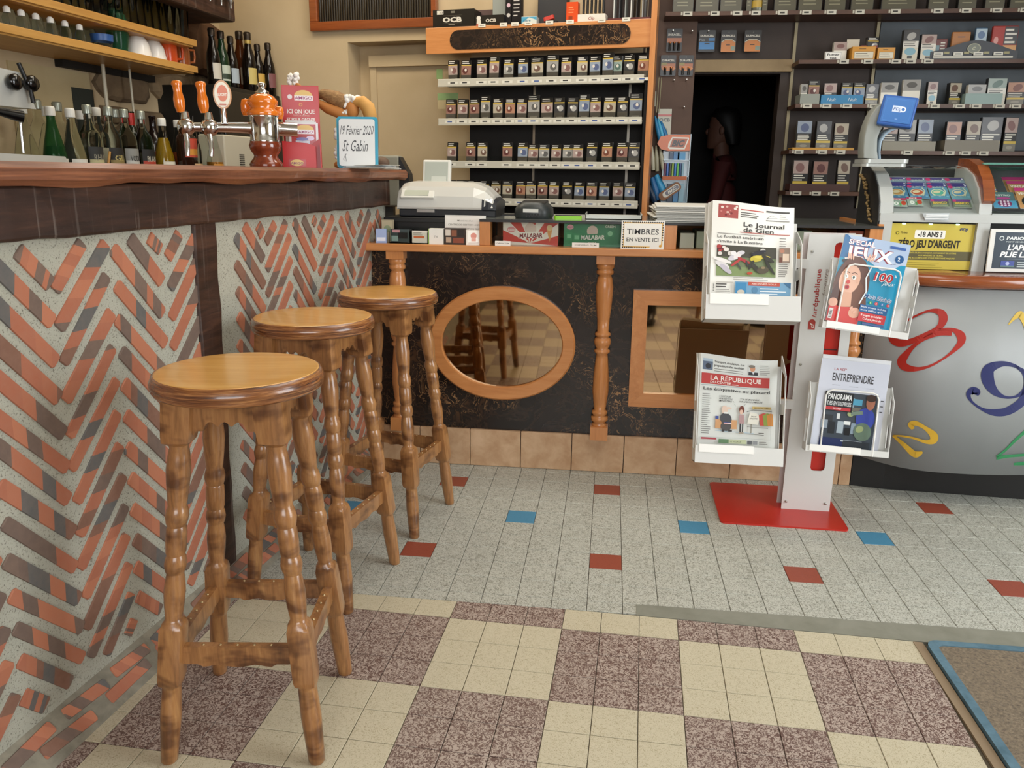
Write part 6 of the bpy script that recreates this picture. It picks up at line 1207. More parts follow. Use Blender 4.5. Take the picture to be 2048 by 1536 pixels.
# tickets lying on the sloping shelf behind the glass
TS = {}
def ticket_mesh(kind, w, h):
    if kind in TS: return TS[kind]
    s = Sheet(lift=.00012); s.col = C('#cfd0c8'); s.box((0, 0, -.0012), (w, h, 0)); s.z = .0001
    def star(x, y, r_, c): s.poly([(x+r_*(1 if i % 2 else .5)*math.cos(i*PI/6), y+r_*(1 if i % 2 else .5)*math.sin(i*PI/6)) for i in range(12)], c)
    if kind.startswith('oval'):
        c1, c2 = {'oval1': ('#c9985a', '#4f86ab'), 'oval2': ('#c25a40', '#5a8aae'), 'oval3': ('#58b09a', '#5b95b0'), 'oval4': ('#4f8fb8', '#6a9cac')}[kind]
        s.rect(0, 0, w, h, c2); s.rect(0, h*.80, w, h, '#3c3f86'); s.disc(w*.14, h*.82, w*.13, '#c03a72', h*.10); s.text('QUINTO', w*.55, h*.74, h*.11, '#d9dcc0', w*.6, .03, .1, 'c'); s.disc(w*.92, h*.90, w*.05, '#e6e9ec')
        for k in range(7): s.disc(w*(.1+.13*k), h*(.15+.09*(k % 3)), w*.07, ['#7fb0c4', '#c4cda6', '#3f79a6'][k % 3], h*.05)
        s.disc(w*.44, h*.42, w*.36, '#d9d3b4', h*.22); s.disc(w*.44, h*.42, w*.30, c1, h*.18); s.disc(w*.40, h*.45, w*.2, '#dccfa8', h*.09, .2); s.line([(w*.76, h*.7), (w*.86, h*.5), (w*.7, h*.18)], .004, '#cfd4b4')
    elif kind == 'small':
        s.rect(0, 0, w, h, '#7f97a8'); s.rect(0, h*.6, w, h, '#4a447f'); s.disc(w*.13, h*.68, w*.13, '#c23f74', h*.28); s.text('QUINTO', w*.55, h*.35, h*.32, '#d6dac8', w*.6, .03, .1, 'c'); s.disc(w*.92, h*.75, w*.05, '#e3e6ea')
    elif kind == 'banco':
        s.rect(0, 0, w, h, '#5f6f5c'); s.rect(0, h*.72, w, h, '#6d3f86'); s.disc(w*.12, h*.85, w*.10, '#c23f74', h*.15); s.text('BANCO', w*.5, h*.38, h*.30, '#cdb04c', w*.78, .05, .05, 'c'); s.rect(w*.08, h*.1, w*.9, h*.26, '#87937a')
    elif kind == 'dice':
        s.rect(0, 0, w, h, '#8fa396'); s.rect(0, h*.75, w, h, '#b03a5c'); s.text('DICE', w*.4, h*.78, h*.16, '#e3dfd6', w*.5, .03, .1, 'c'); s.disc(w*.3, h*.35, w*.16, '#dfe3da', h*.2); s.disc(w*.3, h*.35, w*.05, '#4a7f56', h*.06); s.disc(w*.78, h*.4, w*.16, '#c04a34', h*.26); s.rect(w*.5, h*.05, w*.62, h*.4, '#5f9a5c')
    elif kind == 'vintage':
        s.rect(0, 0, w, h, '#b98a5a'); s.rect(0, h*.84, w, h, '#c43f7c'); s.text('VINTAGE', w*.52, h*.66, h*.12, '#e9dfcf', w*.86, .04, .1, 'c'); s.disc(w*.5, h*.32, w*.36, '#26292c', h*.27); s.disc(w*.5, h*.32, w*.27, '#34383a', h*.2); s.disc(w*.5, h*.32, w*.2, '#26292c', h*.15); s.text('20', w*.5, h*.24, h*.14, '#d9d9cf', w*.26, .04, .1, 'c')
    elif kind == 'dots':
        s.rect(0, 0, w, h, '#4f6a6c'); s.text('ASTRO', w*.5, h*.74, h*.11, '#c9cfc6', w*.7, .03, 0, 'c'); s.disc(w*.5, h*.60, w*.3, '#a83f80', h*.07); s.rect(0, 0, w, h*.45, '#4f93b4'); s.disc(w*.5, h*.28, w*.3, '#7a2f5c', h*.22)
        for k in range(9): s.disc(w*(.35+.15*(k % 3)), h*(.16+.12*(k//3)), w*.05, '#e0dadf', h*.035)
    elif kind == 'gold':
        s.rect(0, 0, w, h, '#b9a56a'); s.rect(0, h*.8, w, h, '#4a3f8a'); s.text('NUMERO', w*.45, h*.55, h*.18, '#e6d88c', w*.7, .04, .1, 'c'); s.disc(w*.9, h*.9, w*.05, '#e6e9ec'); s.lines(w*.1, h*.35, w*.9, 2, h*.16, h*.08, '#d9cda4', 4)
    me = s.mesh('scratch_ticket', m_gloss); TS[kind] = me; return me
rr = random.Random(14)
def ticket(kind, x, y, w, h, lab, tilt=.62, zo=0, lift=0):
    """x from the display's edge, y along the sloping ticket shelf"""
    base = Vector((x, .022, .196+lift)); d = Vector((0, math.cos(tilt), math.sin(tilt)))
    P = base+d*y; me = ticket_mesh(kind, w, h); o = link(me, 'scratch_ticket', None, SDM @ T(P) @ RX(tilt) @ RZ(rr.uniform(-.02, .02)))
    return tag(o, lab, 'scratch ticket', 'scratch tickets behind the curved glass')
RN = ['left bay']
BN = ['next to the side band', 'second from the side band', 'third from the side band', 'next to the middle band']
for k in range(4):
    ticket(['oval1', 'oval2', 'oval3', 'oval4'][k], .034+k*.067, .058, .063, .078, ['orange oval', 'red oval', 'teal oval', 'blue oval'][k]+' scratch ticket in the first bay', .66, 0, .006)
    ticket('small', .036+k*.0655+.003, .120, .062, .030, 'purple topped scratch ticket, middle row of first bay, '+BN[k], .66, 0, .003)
    ticket('small', .038+k*.064+.006, .150, .060, .026, 'purple topped scratch ticket, highest row of first bay, '+BN[k], .66, 0, .001)
ticket('dice', .032, .012, .050, .040, 'green and red dice scratch ticket next to the side band, bottom row', .75, 0, .008); ticket('dice', .084, .016, .052, .044, 'green and red dice scratch ticket second in the bottom row', .75, 0, .009)
ticket('banco', .160, .012, .058, .036, 'dark green scratch ticket with gold lettering, bottom row, left of its twin', .75, 0, .008); ticket('banco', .230, .012, .058, .036, 'dark green scratch ticket with gold lettering beside the middle band', .75, 0, .008)
ticket('gold', .346, .10, .045, .05, 'gold scratch ticket in the second bay, upper row beside the middle band', .66, 0, .004); ticket('gold', .346, .065, .045, .05, 'gold scratch ticket in the second bay under its upper twin', .66, 0, .006)
ticket('dots', .358, .010, .075, .075, 'teal scratch ticket with a spotted purple ball in the second bay', .75, 0, .009)
ticket('vintage', .44, .010, .08, .10, 'orange record scratch ticket in the second bay', .72, 0, .009); ticket('vintage', .43, .055, .08, .10, 'orange record scratch ticket half covered, second row of the second bay', .68, 0, .006); ticket('vintage', .425, .085, .08, .10, 'orange record scratch ticket at the top of the second bay', .66, 0, .003)
# ticket rest behind the tickets
MB().add([(.03, .020, .193), (XM, .020, .193), (XM, .020+.19*math.cos(.66), .193+.19*math.sin(.66)), (.03, .020+.19*math.cos(.66), .193+.19*math.sin(.66))], [(0, 1, 2, 3)]).box((.03, .018, .19), (XM, .021, .196)).obj('ticket_rest', plain('#8d948f', .5), sd)
tp_ = thing('card_pocket', 'clear pocket with white slips stuck on the display rail', 'pocket', SDM @ T((.118, -.010, .170)))
MB().prism([(0, .022), (.085, .024), (.085, .0), (.012, .0)], -.004, 0, STAND).obj('pocket', plain('#c9d0d2', .2), tp_); 
for k in range(3): MB().box((.01, -.0055-.001*k, .004+k*.006), (.08, -.0045, .007+k*.006)).obj('slip', plain('#e3e6e4', .5), tp_)
# bead chain hanging inside the dark side
mb = MB(); rr = random.Random(6)
for k in range(46): t_ = k/45; mb.ball((-.0235+rr.uniform(-.002, .001), .235-.17*t_+rr.uniform(-.012, .012), .315-.03*t_-.13*t_**1.8+rr.uniform(-.006, .006)), rr.uniform(.0035, .006), 6, 4)
o = mb.obj('bead_garland', plain('#8d7448', .5), None, SDM); tag(o, 'brown and gold bead garland hanging on the dark side of the ticket display', 'garland'); o['kind'] = 'stuff'
# fin of red-brown wood at the top of the middle band
P = [(.03, .262), (.055, .262), (.10, .318+.012), (.17, .352), (.25, .362), (.25, .41), (.16, .402), (.08, .372), (.035, .315)]
MB().prism([(y, z) for y, z in PRF[2:]]+[(.25, .375), (.17, .372), (.09, .350), (.032, .302), (-.004, .235)], XM+.006, XM2+.002, Matrix(((0, 0, 1, 0), (1, 0, 0, 0), (0, 1, 0, 0), (0, 0, 0, 1)))).obj('wooden_fin', m_mold, sd)
MB().box((XM2-.01, .06, .352), (XR, .25, .358)).obj('top_glass', plain('#7fc0b0', .08, 0, trans=.5), sd)
# screen on its arm
sm = thing('lottery_screen', 'small blue lottery screen on a curved grey stand over the ticket display', 'screen', SDM @ T((-.090, .0, .341)))
m_arm = plain('#8f938d', .4); m_blue = plain('#9fb6c8', .35)
mb = MB(); mb.prism(rrect(0, 0, .145, .13, .02), 0, .010); mb.prism(rrect(.004, -.003, .150, .125, .02), .011, .024); mb.obj('foot', plain('#b4b8b4', .3, .3), sm)
AP = [(.010, .05), (.006, .09), (.010, .13), (.026, .165), (.052, .195), (.085, .218), (.115, .228)]
mb = MB(); R = []
for i, (x, z) in enumerate([(.012, .024), (.008, .05), (.006, .09), (.010, .125), (.020, .158), (.034, .182), (.050, .196)]):
    w_ = [.050, .046, .044, .046, .052, .058, .062][i]; R.append([(x-w_*.1, .02, z+.004), (x+w_*.9, .02, z-.012 if i > 2 else z), (x+w_*.9, .085, z-.012 if i > 2 else z), (x-w_*.1, .085, z+.004)])
mb.rings(R, smooth=True).obj('arm', m_arm, sm, None, .004)
R = []
for x, z in ((.060, .024), (.054, .055), (.054, .085), (.064, .108), (.082, .122), (.108, .130)): R.append([(x, .016, z), (x+.004, .016, z-.008), (x+.004, .088, z-.008), (x, .088, z)])
MB().rings(R).obj('inner_trim', m_blue, sm)
so = MB().box((0, 0, 0), (.106, .022, .098)).obj('screen_housing', plain('#2a5aa4', .3), sm, T((.026, -.012, .135)) @ RZ(-.28) @ RY(.14) @ RX(-.24), .005)
MB().box((.002, .022, .004), (.1, .05, .09)).obj('rear_cover', m_arm, so, None, .008)
s = Sheet(); w_, h_ = .106, .098; s.rect(.008, .010, w_-.008, h_-.008, '#3b72b6'); s.line([(.014, .016), (w_-.014, .016), (w_-.014, h_-.014), (.014, h_-.014), (.014, .016)], .0008, '#4f84cc'); s.rect(.036, .044, .064, .064, '#cfdcf0'); s.text('FDJ', .050, .049, .010, '#23509a', .022, .01, .1, 'c'); s.disc(.068, .054, .009, '#e3ebf6'); s.disc(.068, .054, .005, '#3b72b6'); s.lines(.05, .020, .062, 1, .01, .003, '#7fa6dc', 1)
s.obj('display', plain('#ffffff', .2) if 0 else m_gloss, so, T((0, -.0012, 0)) @ STAND)
# ============================================================ BACK BAR
bk = thing('back_bar', 'low brown back counter along the wall behind the bar', 'back counter', LW)
MB().box((-4.0, -.52, 1.07), (-.06, 0, 1.1045)).obj('worktop', m_brown, bk, None, .004)
MB().box((-4.0, -.38, 0), (-.06, 0, 1.07)).obj('cupboard_front', m_dark, bk)
for k in range(5): MB().box((-3.9+k*.76, -.388, .1), (-3.18+k*.76, -.38, .98)).obj('cupboard_door', m_brown, bk, None, .003)
# rough stone wall between shelf and worktop
stn = thing('stone_inset', 'rough brown stones in pale mortar set in the wall behind the bottles', 'stones', LW)
MB().box((-2.6, -.012, 1.07), (-.02, 0, 1.62)).obj('mortar', m_cream, stn)
def stone(cx, cz, w, h, seed, name='stone', d=.035, parent=stn, mat=None, yo=-.008):
    r = random.Random(seed); n = 14; mb = MB(); base = []
    for i in range(n):
        t = 2*PI*i/n; q = 1/max(abs(math.cos(t)), abs(math.sin(t)))**.75*r.uniform(.86, 1.0); base.append((cx+w/2*q*math.cos(t), cz+h/2*q*math.sin(t)))
    R = [[(x, yo, z) for x, z in base], [(cx+(x-cx)*.97, yo-d*.6, cz+(z-cz)*.97) for x, z in base], [(cx+(x-cx)*.8+r.uniform(-.004, .004), yo-d+r.uniform(-.004, .004), cz+(z-cz)*.8) for x, z in base]]
    return mb.rings(R[::-1], smooth=False).obj(name, mat or m_stone, parent)
def lw(u, v, y=-.02): return loc(u, v, LW, y)
for i, (u0, u1, v0, v1) in enumerate(((186, 300, 148, 200), (300, 388, 150, 203), (195, 262, 215, 250), (262, 330, 222, 270), (330, 385, 215, 262), (372, 420, 150, 196), (190, 235, 250, 300), (340, 392, 262, 310), (240, 330, 275, 320))):
    a = lw(u0, v1); b = lw(u1, v0); stone((a.x+b.x)/2, (a.z+b.z)/2, abs(b.x-a.x)*.97, abs(b.z-a.z)*.95, i+3)
a = lw(28, 215); b = lw(178, 148); MB().box((a.x, -.02, 1.10), (b.x, -.012, b.z)).obj('plaster_patch', clouds('pale_plaster', '#b3a078', '#bfae86', 5, .9), stn)
a = lw(150, 240); b = lw(184, 180); MB().box((a.x, -.024, 1.10), (b.x, -.02, b.z)).obj('dark_slate', plain('#2b302a', .7), stn)
# stone corbel at the end of the glass shelves
cbk = thing('stone_corbel', 'rough brown stone block in the wall at the end of the glass shelves', 'stone block', LW)
a = lw(372, 150, -.05); b = lw(440, 48, -.05)
stone((a.x+b.x)/2, (a.z+b.z)/2, (b.x-a.x), (b.z-a.z), 77, 'block', .10, cbk, clouds('brown_stone', '#4d3524', '#7a5434', 8, .9, .6, 'Position', 26), 0)
# shelves for glasses
SD1 = -.30
e1 = loc(396, 140, LW, SD1); e2 = loc(394, 87, LW, SD1)
def shelf(name, x1, z, lab):
    t = thing(name, lab, 'shelf', LW, 'wooden glass shelves'); MB().box((-3.6, SD1, z-.028), (x1, 0, z)).obj('board', m_shelf, t, None, .002)
    MB().box((-3.6, -.29, z-.034), (x1-.02, 0, z-.028)).obj('underside', m_brown if 0 else m_shelf, t)
    for k in range(2): MB().box((x1-1.55-k*.9, -.22, z-.06), (x1-1.52-k*.9, 0, z-.034)).obj('bracket', m_dark, t)
    return t
z1_ = e1.z+.014; z2_ = e2.z+.014
shelf('glass_shelf', e1.x, z1_, 'lower wooden shelf of glasses, bowls and jugs above the bottles'); shelf('glass_shelf', e2.x, z2_, 'upper wooden shelf holding a long row of tumblers')
a = lw(119, 143, -.03); b = lw(302, 150, -.03); tag(MB().box((a.x, -.05, z1_-.062), (b.x, -.012, z1_-.034)).obj('reflection_bar', m_dark, None, LW), 'dark batten standing for a mirror reflection under the lower glass shelf', 'streak')  # mirror reflection built as a dark solid bar
for k, (u0, v0, u1, v1, rr_) in enumerate(((204, 118, 219, 222, .008), (259, 143, 267, 230, .005))):
    a = lw(u0, v0, -.10); b = lw(u1, v1, -.10); tag(MB().tube([(a.x, -.10, z1_-.03), (a.x, -.10, 1.067)], rr_, 8).obj('support_rod', plain('#c3bca6', .35), None, LW), ['thick pale support rod under the glass shelves', 'thin pale support rod nearer the beer bottles'][k], 'rod', 'support rods of the glass shelves')
# bottles
def bottle_prof(kind):
    return {'syrup': [(.040, 0), (.042, .006), (.042, .095), (.036, .13), (.022, .19), (.0155, .225), (.0150, .262), (.017, .266), (.017, .272)],
            'spirit': [(.040, 0), (.043, .005), (.043, .165), (.040, .185), (.022, .215), (.0155, .235), (.0150, .285), (.0165, .288), (.0165, .294)],
            'beer': [(.029, 0), (.0315, .004), (.0315, .125), (.028, .150), (.0165, .19), (.0135, .215), (.0130, .243), (.0150, .246), (.0150, .254)],
            'slim': [(.031, 0), (.033, .005), (.033, .15), (.028, .18), (.015, .215), (.013, .27), (.015, .274), (.015, .28)]}[kind]
_gm = {}
def glass_col(c, rough=.06, tr=.85):
    k = (c, tr)
    if k not in _gm: _gm[k] = plain(c, rough, 0, trans=tr, ior=1.2)
    return _gm[k]
def bottle(M, kind, glass, cap, lab, group, label_col=None, lz=(.02, .08), txt=None, k=1.0, liquid=None, neck=None, pourer=False, lc2=None):
    t = thing('bottle', lab, 'bottle', M @ Matrix.Scale(k, 4), group); pr = bottle_prof(kind); MB().lathe(pr, 18).obj('glass_body', glass, t); r0 = pr[2][0]; top = pr[-1][1]
    if cap: MB().lathe([(pr[-2][0]+.0012, top-.030), (pr[-2][0]+.0018, top-.002), (pr[-2][0]*.95, top+.004), (.001, top+.005)], 14, None, False).obj('cap', cap, t)
    if pourer: MB().tube([(0, 0, top), (0, 0, top+.018), (.006, 0, top+.040)], [.010, .007, .004], 8).obj('pourer', m_black, t)
    if liquid: MB().lathe([(r, z) for r, z in [(q[0]-.003, max(q[1], .004)) for q in pr] if z < liquid[1]], 16).obj('liquid', plain(liquid[0], .1, 0, trans=.5), t)
    if label_col:
        s = Sheet(deform=lambda x, y, z: ((r0+.0008+z)*math.sin(x), -(r0+.0008+z)*math.cos(x), y)); s.n = 12; s.rect(-1.15, lz[0], 1.15, lz[1], label_col); h = lz[1]-lz[0]
        if lc2: s.rect(-1.1, lz[0]+h*.12, 1.1, lz[0]+h*.45, lc2)
        if txt: s.text(txt[0], 0, lz[0]+h*.42, h*.26, txt[1], 1.4, .02, 0, 'c')
        s.obj('paper_label', m_print, t)
    if neck: MB().lathe([(pr[5][0]+.0008, neck[1]), (pr[5][0]+.0009, neck[2])], 14, None, False).obj('neck_foil', plain(neck[0], .35, .3), t)
    return t
clr = plain('#f1f5f0', .03, 0, trans=1.0, ior=1.10, spec=.9); grn = glass_col('#3f7a4a'); dkb = plain('#120c08', .08); amb = glass_col('#5a2e12', .05, .5); wcap = plain('#d8d8d2', .4); gcap = plain('#9aa096', .3, .5)
WT = 1.105
def on_back(u, y): p = loc(u, 330, LW, y); return LW @ T((p.x, y, WT))
GB = 'bottles on the back counter'
row = [ # u, depth, kind, glass, cap, label, colours
 (113, -.30, 'syrup', grn, wcap, 'green syrup bottle beside the coffee machine', '#d8d9d0', ('MENTHE', '#2f6a4a'), '#2f7d46', ('#1d6a34', .19)),
 (152, -.31, 'syrup', clr, wcap, 'clear syrup bottle with a white label next to the green one', '#dcdcd4', ('SIROP', '#8a8a82'), None, None),
 (186, -.30, 'spirit', clr, gcap, 'clear bottle with a black label, third along from the coffee machine', '#2a2b2a', ('RHUM', '#8d8a7a'), '#b9b48a', None),
 (204, -.24, 'spirit', clr, wcap, 'slimmer clear bottle behind the black labelled one', '#9a9684', None, None, None),
 (227, -.31, 'spirit', clr, gcap, 'clear bottle with a black and gold label beside a wooden stick', '#23221f', ('GIN', '#b5a66a'), '#8a7a4a', None),
 (258, -.30, 'spirit', clr, gcap, 'clear bottle with a silver label in the middle of the counter', '#8d8f8c', ('VODKA', '#2b2c2c'), '#c3c5c0', None),
 (291, -.31, 'spirit', clr, gcap, 'clear bottle with a black label and a red foot strip', '#1f1f1e', ('BLANC', '#b9b5a6'), '#b0402f', None),
 (331, -.32, 'syrup', clr, wcap, 'yellow syrup bottle with a white label', '#dcd8c8', ('CITRON', '#8a7a3a'), None, ('#b58f1a', .21)),
 (362, -.32, 'syrup', clr, wcap, 'orange syrup bottle with a pale label', '#d8d2c6', ('ORANGE', '#a0603a'), None, ('#b5562a', .19)),
 (392, -.41, 'slim', clr, m_black, 'slim bottle with an orange neck band below the first tap', '#c9a274', ('APERO', '#8a2f26'), '#b8332a', ('#8a4a1f', .10)),
 (410, -.44, 'slim', clr, None, 'small clear bottle with amber dregs under the taps', None, None, None, ('#a0521f', .05)),
 (430, -.46, 'syrup', clr, wcap, 'small bottle with an orange and yellow label under the taps', '#c98a2f', ('MIEL', '#f0e0b0'), '#c4622a', ('#c9872a', .10)),
]
for u, y, kind, g, cp, lab, lcol, tx, l2, liq in row: bottle(on_back(u, y), kind, g, cp, lab, GB, lcol, (.02, .085) if kind != 'spirit' else (.045, .135), tx, .93 if u < 380 else .85, liq, None, cp is m_black, l2)
for i, (u, y) in enumerate(((58, -.14), (88, -.13), (104, -.12), (128, -.13), (172, -.12), (240, -.12), (290, -.12))): bottle(on_back(u, y), 'spirit' if i % 2 else 'syrup', clr, gcap if i % 2 else wcap, f'clear bottle in place of a mirror reflection, back row, {ORD[i]} from the coffee machine', GB, None, k=.98)  # extra row put in for the mirrored doubles of the bottles
bottle(on_back(271, -.13), 'spirit', plain('#16210f', .1), None, 'dark green bottle with a red foil neck in the back row', GB, '#1d2a18', (.05, .12), None, .98, None, ('#b02a22', .235, .288)); bottle(on_back(313, -.13), 'spirit', plain('#1a0d0c', .1), None, 'dark bottle with a red label leaning at the end of the back row', GB, '#8d2a2a', (.06, .13), None, .95); bottle(on_back(376, -.38), 'spirit', plain('#2a1810', .1), m_black, 'dark bottle with an orange and red band and a black pourer', GB, '#b8442f', (.10, .18), None, .98, None, None, True, '#c9882f')
tag(MB().tube([(0, 0, 0), (.035, 0, .11)], .005, 6).obj('wooden_stick', m_shelf, None, on_back(210, -.345)), 'light wooden stirring stick leaning between the clear bottles', 'stick')
# white box with vent slots behind the taps
p = loc(452, 330, LW, -.50); p2_ = loc(526, 276, LW, -.50); wb = thing('white_box', 'white cooler housing with vent slots behind the tap column', 'cooler', LW @ T((p.x, -.50, WT)))
MB().box((0, 0, 0), (p2_.x-p.x, .13, p2_.z-WT)).obj('housing', plain('#bdb6a2', .5), wb, None, .006)
for k in range(12): MB().box((.12, -.003, .02+k*.0085), (.16, .002, .024+k*.0085)).obj('vent_slot', m_dark, wb)
# dark fridge block with beer bottles on top
p0 = loc(420, 190, LW, -.22); FZ = loc(430, 176, LW, -.22).z
fr_ = thing('bottle_fridge', 'black bottle fridge in the corner with beer bottles on top', 'fridge', LW @ T((-.62, -.34, WT)))
MB().box((0, 0, 0), (.60, .33, FZ-WT)).obj('cabinet', plain('#14130f', .5), fr_, None, .004); MB().box((.015, -.012, .02), (.29, 0, FZ-WT-.02)).obj('door', plain('#0f0f10', .25), fr_, None, .003); MB().box((.305, -.012, .02), (.585, 0, FZ-WT-.02)).obj('door', plain('#0f0f10', .25), fr_, None, .003)
BT = [(432, .0, dkb, '#c9c2b4', 'dark beer bottle with a white label, nearest the stone block', 'k', None), (450, .0, plain('#16301c', .1), '#b9c3b4', 'green beer bottle with an oval label', 'g', None), (468, .0, dkb, '#a8b4bc', 'dark beer bottle with a silvery label and black neck', 'k', None), (486, .03, amb, '#8a7a66', 'tall amber bottle with a clear neck among the beers', 'a', None), (502, -.03, dkb, '#c9b46a', 'dark beer bottle with a gold neck and yellow oval label', 'b', ('#b59a4f', .19, .25)), (520, -.04, dkb, '#c9a24a', 'dark beer bottle with a golden badge label', 'c', None), (541, -.08, dkb, '#7a4a4a', 'dark beer bottle with a reddish label at the far end', 'd', None)]
for i, (u, dy, g, lc_, lab, kk, nk) in enumerate(BT):
    y = -.24+dy; p = loc(u, 190, LW, y); bottle(LW @ T((p.x, y, FZ)), 'beer', g, plain('#3a3128', .3, .6), lab, 'beer bottles on the fridge', lc_, (.035, .105), None, [1.04, 1.04, 1.0, 1.18, 1.14, .96, 1.0][i], None, nk, False, '#2a3a2a' if kk == 'g' else None)
# things on the glass shelves
def tumbler(M, lab, group, r0=.030, r1=.038, h=.10, mat=None, name='tumbler'):
    mb = MB(); mb.lathe([(r0, 0), (r1, h), (r1-.002, h), (r0-.002, .008), (.001, .007)], 14, None, True); return tag(mb.obj(name, mat or clr, None, M), lab, 'glass', group)
tm_ = None
for i in range(17):
    u = 128+i*14.8; y = -.24; p = loc(u, 10+i*4, LW, y); tumbler(LW @ T((p.x, y, z2_+.0005)), f'clear tumbler on the upper shelf, {ORD[i]} from the coffee machine side', 'tumblers on the upper shelf', .027, .034, .135)
for i in range(8):
    u = 138+i*31; y = -.13; p = loc(u, 10+i*8, LW, y); tumbler(LW @ T((p.x, y, z2_+.0005)), f'smoky tumbler in the rear row of the upper shelf, {ORD[i]} from the coffee machine side', 'tumblers on the upper shelf', .028, .036, .14, glass_col('#6d7478'))
for i in range(7):
    u = 12+i*27; y = -.15; p = loc(u, 60, LW, y); t = thing('stem_glass', f'upturned stemmed glass on the lower shelf, {ORD[i]} from the coffee machine side', 'glass', LW @ T((p.x, y, z1_+.0005)), 'stemmed glasses on the lower shelf')
    MB().lathe([(.033, 0), (.040, .035), (.034, .075), (.008, .092), (.0045, .10), (.0045, .142), (.030, .150), (.030, .153), (.001, .155)], 14).obj('glass_bowl', clr, t)
for i in range(6):
    u = 20+i*29; y = -.255; p = loc(u, 70+i*8, LW, y); t = thing('shaker', f'small white capped shaker before the stemmed glasses, {ORD[i]} from the coffee machine', 'shaker', LW @ T((p.x, y, z1_+.0005)), 'small shakers on the lower shelf'); MB().lathe([(.017, 0), (.018, .03), (.012, .045)], 12).obj('glass_body', clr, t); MB().lathe([(.0115, .045), (.0115, .06), (.006, .066)], 12).obj('cap', wcap, t)
p = loc(206, 96, LW, -.22); bt = thing('beer_glass', 'large glass with a blue band on the lower shelf', 'glass', LW @ T((p.x, -.22, z1_+.0005)), 'large glasses on the lower shelf'); MB().lathe([(.034, 0), (.042, .05), (.040, .11), (.030, .135)], 16).obj('glass_bowl', clr, bt); MB().lathe([(.0405, .030), (.0425, .055)], 16, None, False).obj('blue_band', plain('#2f5a9a', .4), bt)
p = loc(237, 102, LW, -.22); bt = thing('beer_glass', 'large green glass beside the white bowls', 'glass', LW @ T((p.x, -.22, z1_+.0005)), 'large glasses on the lower shelf'); MB().lathe([(.036, 0), (.046, .06), (.045, .12), (.036, .145)], 16).obj('glass_bowl', glass_col('#4f9a72'), bt)
for i, u in enumerate((276, 311)):
    p = loc(u, 110, LW, -.22); tag(MB().lathe([(.056, 0), (.055, .012), (.047, .055), (.030, .082), (.022, .086), (.022, .090), (.001, .090)], 22, None).obj('bowl', plain('#e3e2dd', .2), None, LW @ T((p.x, -.22+.012*i, z1_+.0005))), ['upturned white bowl beside the green glass', 'upturned white bowl next to the orange jug'][i], 'bowl', 'upturned bowls on the lower shelf')
for i, (u, colr, lab, k) in enumerate(((335, '#c2491c', 'glossy orange jug with a square handle on the lower shelf', 1.0), (362, '#8d4a22', 'brown jug with a round handle at the end of the lower shelf', .92))):
    p = loc(u, 118, LW, -.21); t = thing('jug', lab, 'jug', LW @ T((p.x, -.21, z1_+.0005)) @ Matrix.Scale(k, 4), 'jugs on the lower shelf'); MB().lathe([(.040, 0), (.044, .02), (.044, .075), (.038, .10), (.039, .105), (.035, .10), (.03, .09)], 18, None, True).obj('body', plain(colr, .2), t)
    MB().tube([(.036, -.02, .085), (.068, -.03, .088), (.074, -.03, .06), (.066, -.03, .03), (.040, -.02, .026)], .006, 8).obj('handle', plain(colr, .2), t)
# coffee machine at the near end
cmx = loc(30, 250, LW, -.36).x
cf = thing('coffee_machine', 'white and black espresso machine at the near end of the back counter', 'coffee machine', LW @ T((cmx-.55, -.36, WT)))
p1 = loc(70, 190, LW, -.40).x-cmx+.55
MB().prism([(0, .235), (p1+.02, .235), (p1-.03, .345), (0, .375)], -.02, .28, Matrix(((1, 0, 0, 0), (0, 0, 1, 0), (0, 1, 0, 0), (0, 0, 0, 1)))).obj('head', plain('#b9bab4', .35), cf, None, .008)
MB().box((0, .10, .05), (p1-.12, .30, .24)).obj('back', plain('#8d8f8c', .3, .6), cf); MB().prism([(0, 0), (p1+.14, 0), (p1+.09, .085), (0, .095)], -.05, .28, Matrix(((1, 0, 0, 0), (0, 0, 1, 0), (0, 1, 0, 0), (0, 0, 0, 1)))).obj('base', plain('#c3c3bb', .4), cf, None, .008)
for k, (u, v) in enumerate(((30, 164), (64, 167))):
    q = LW.inverted() @ cf.matrix_basis.translation; g_ = loc(u, v, LW, -.40); MB().lathe([(.018, 0), (.024, .006), (.026, .022), (.020, .030), (.001, .032)], 16, T((g_.x-q.x, g_.y-q.y, g_.z-q.z)) @ RX(PI/2) if 0 else T((g_.x-q.x, -.022, g_.z-q.z)) @ RX(PI/2)).obj('knob', plain('#0d0d0d', .15), cf)
g_ = loc(52, 190, LW, -.42); q = cf.matrix_basis.inverted() @ (LW @ g_); MB().tube([(q.x+.02, -.03, q.z+.10), (q.x+.045, -.04, q.z+.02), (q.x+.05, -.04, q.z-.02)], .007, 8).obj('lever', m_black, cf)
q0 = cf.matrix_basis.inverted() @ (LW @ loc(-8, 222, LW, -.42)); q1_ = cf.matrix_basis.inverted() @ (LW @ loc(46, 234, LW, -.46)); MB().tube([tuple(q0), tuple(q0.lerp(q1_, .35)), tuple(q1_)], [.010, .014, .019], 10).obj('portafilter_handle', plain('#0d0d0d', .25), cf)
q0 = cf.matrix_basis.inverted() @ (LW @ loc(40, 236, LW, -.38)); MB().tube([(q0.x, -.02, q0.z), (q0.x-.005, -.02, q0.z-.11)], .005, 8).obj('steam_wand', m_chrome, cf)
sx_ = loc(48, 290, LW, -.30)
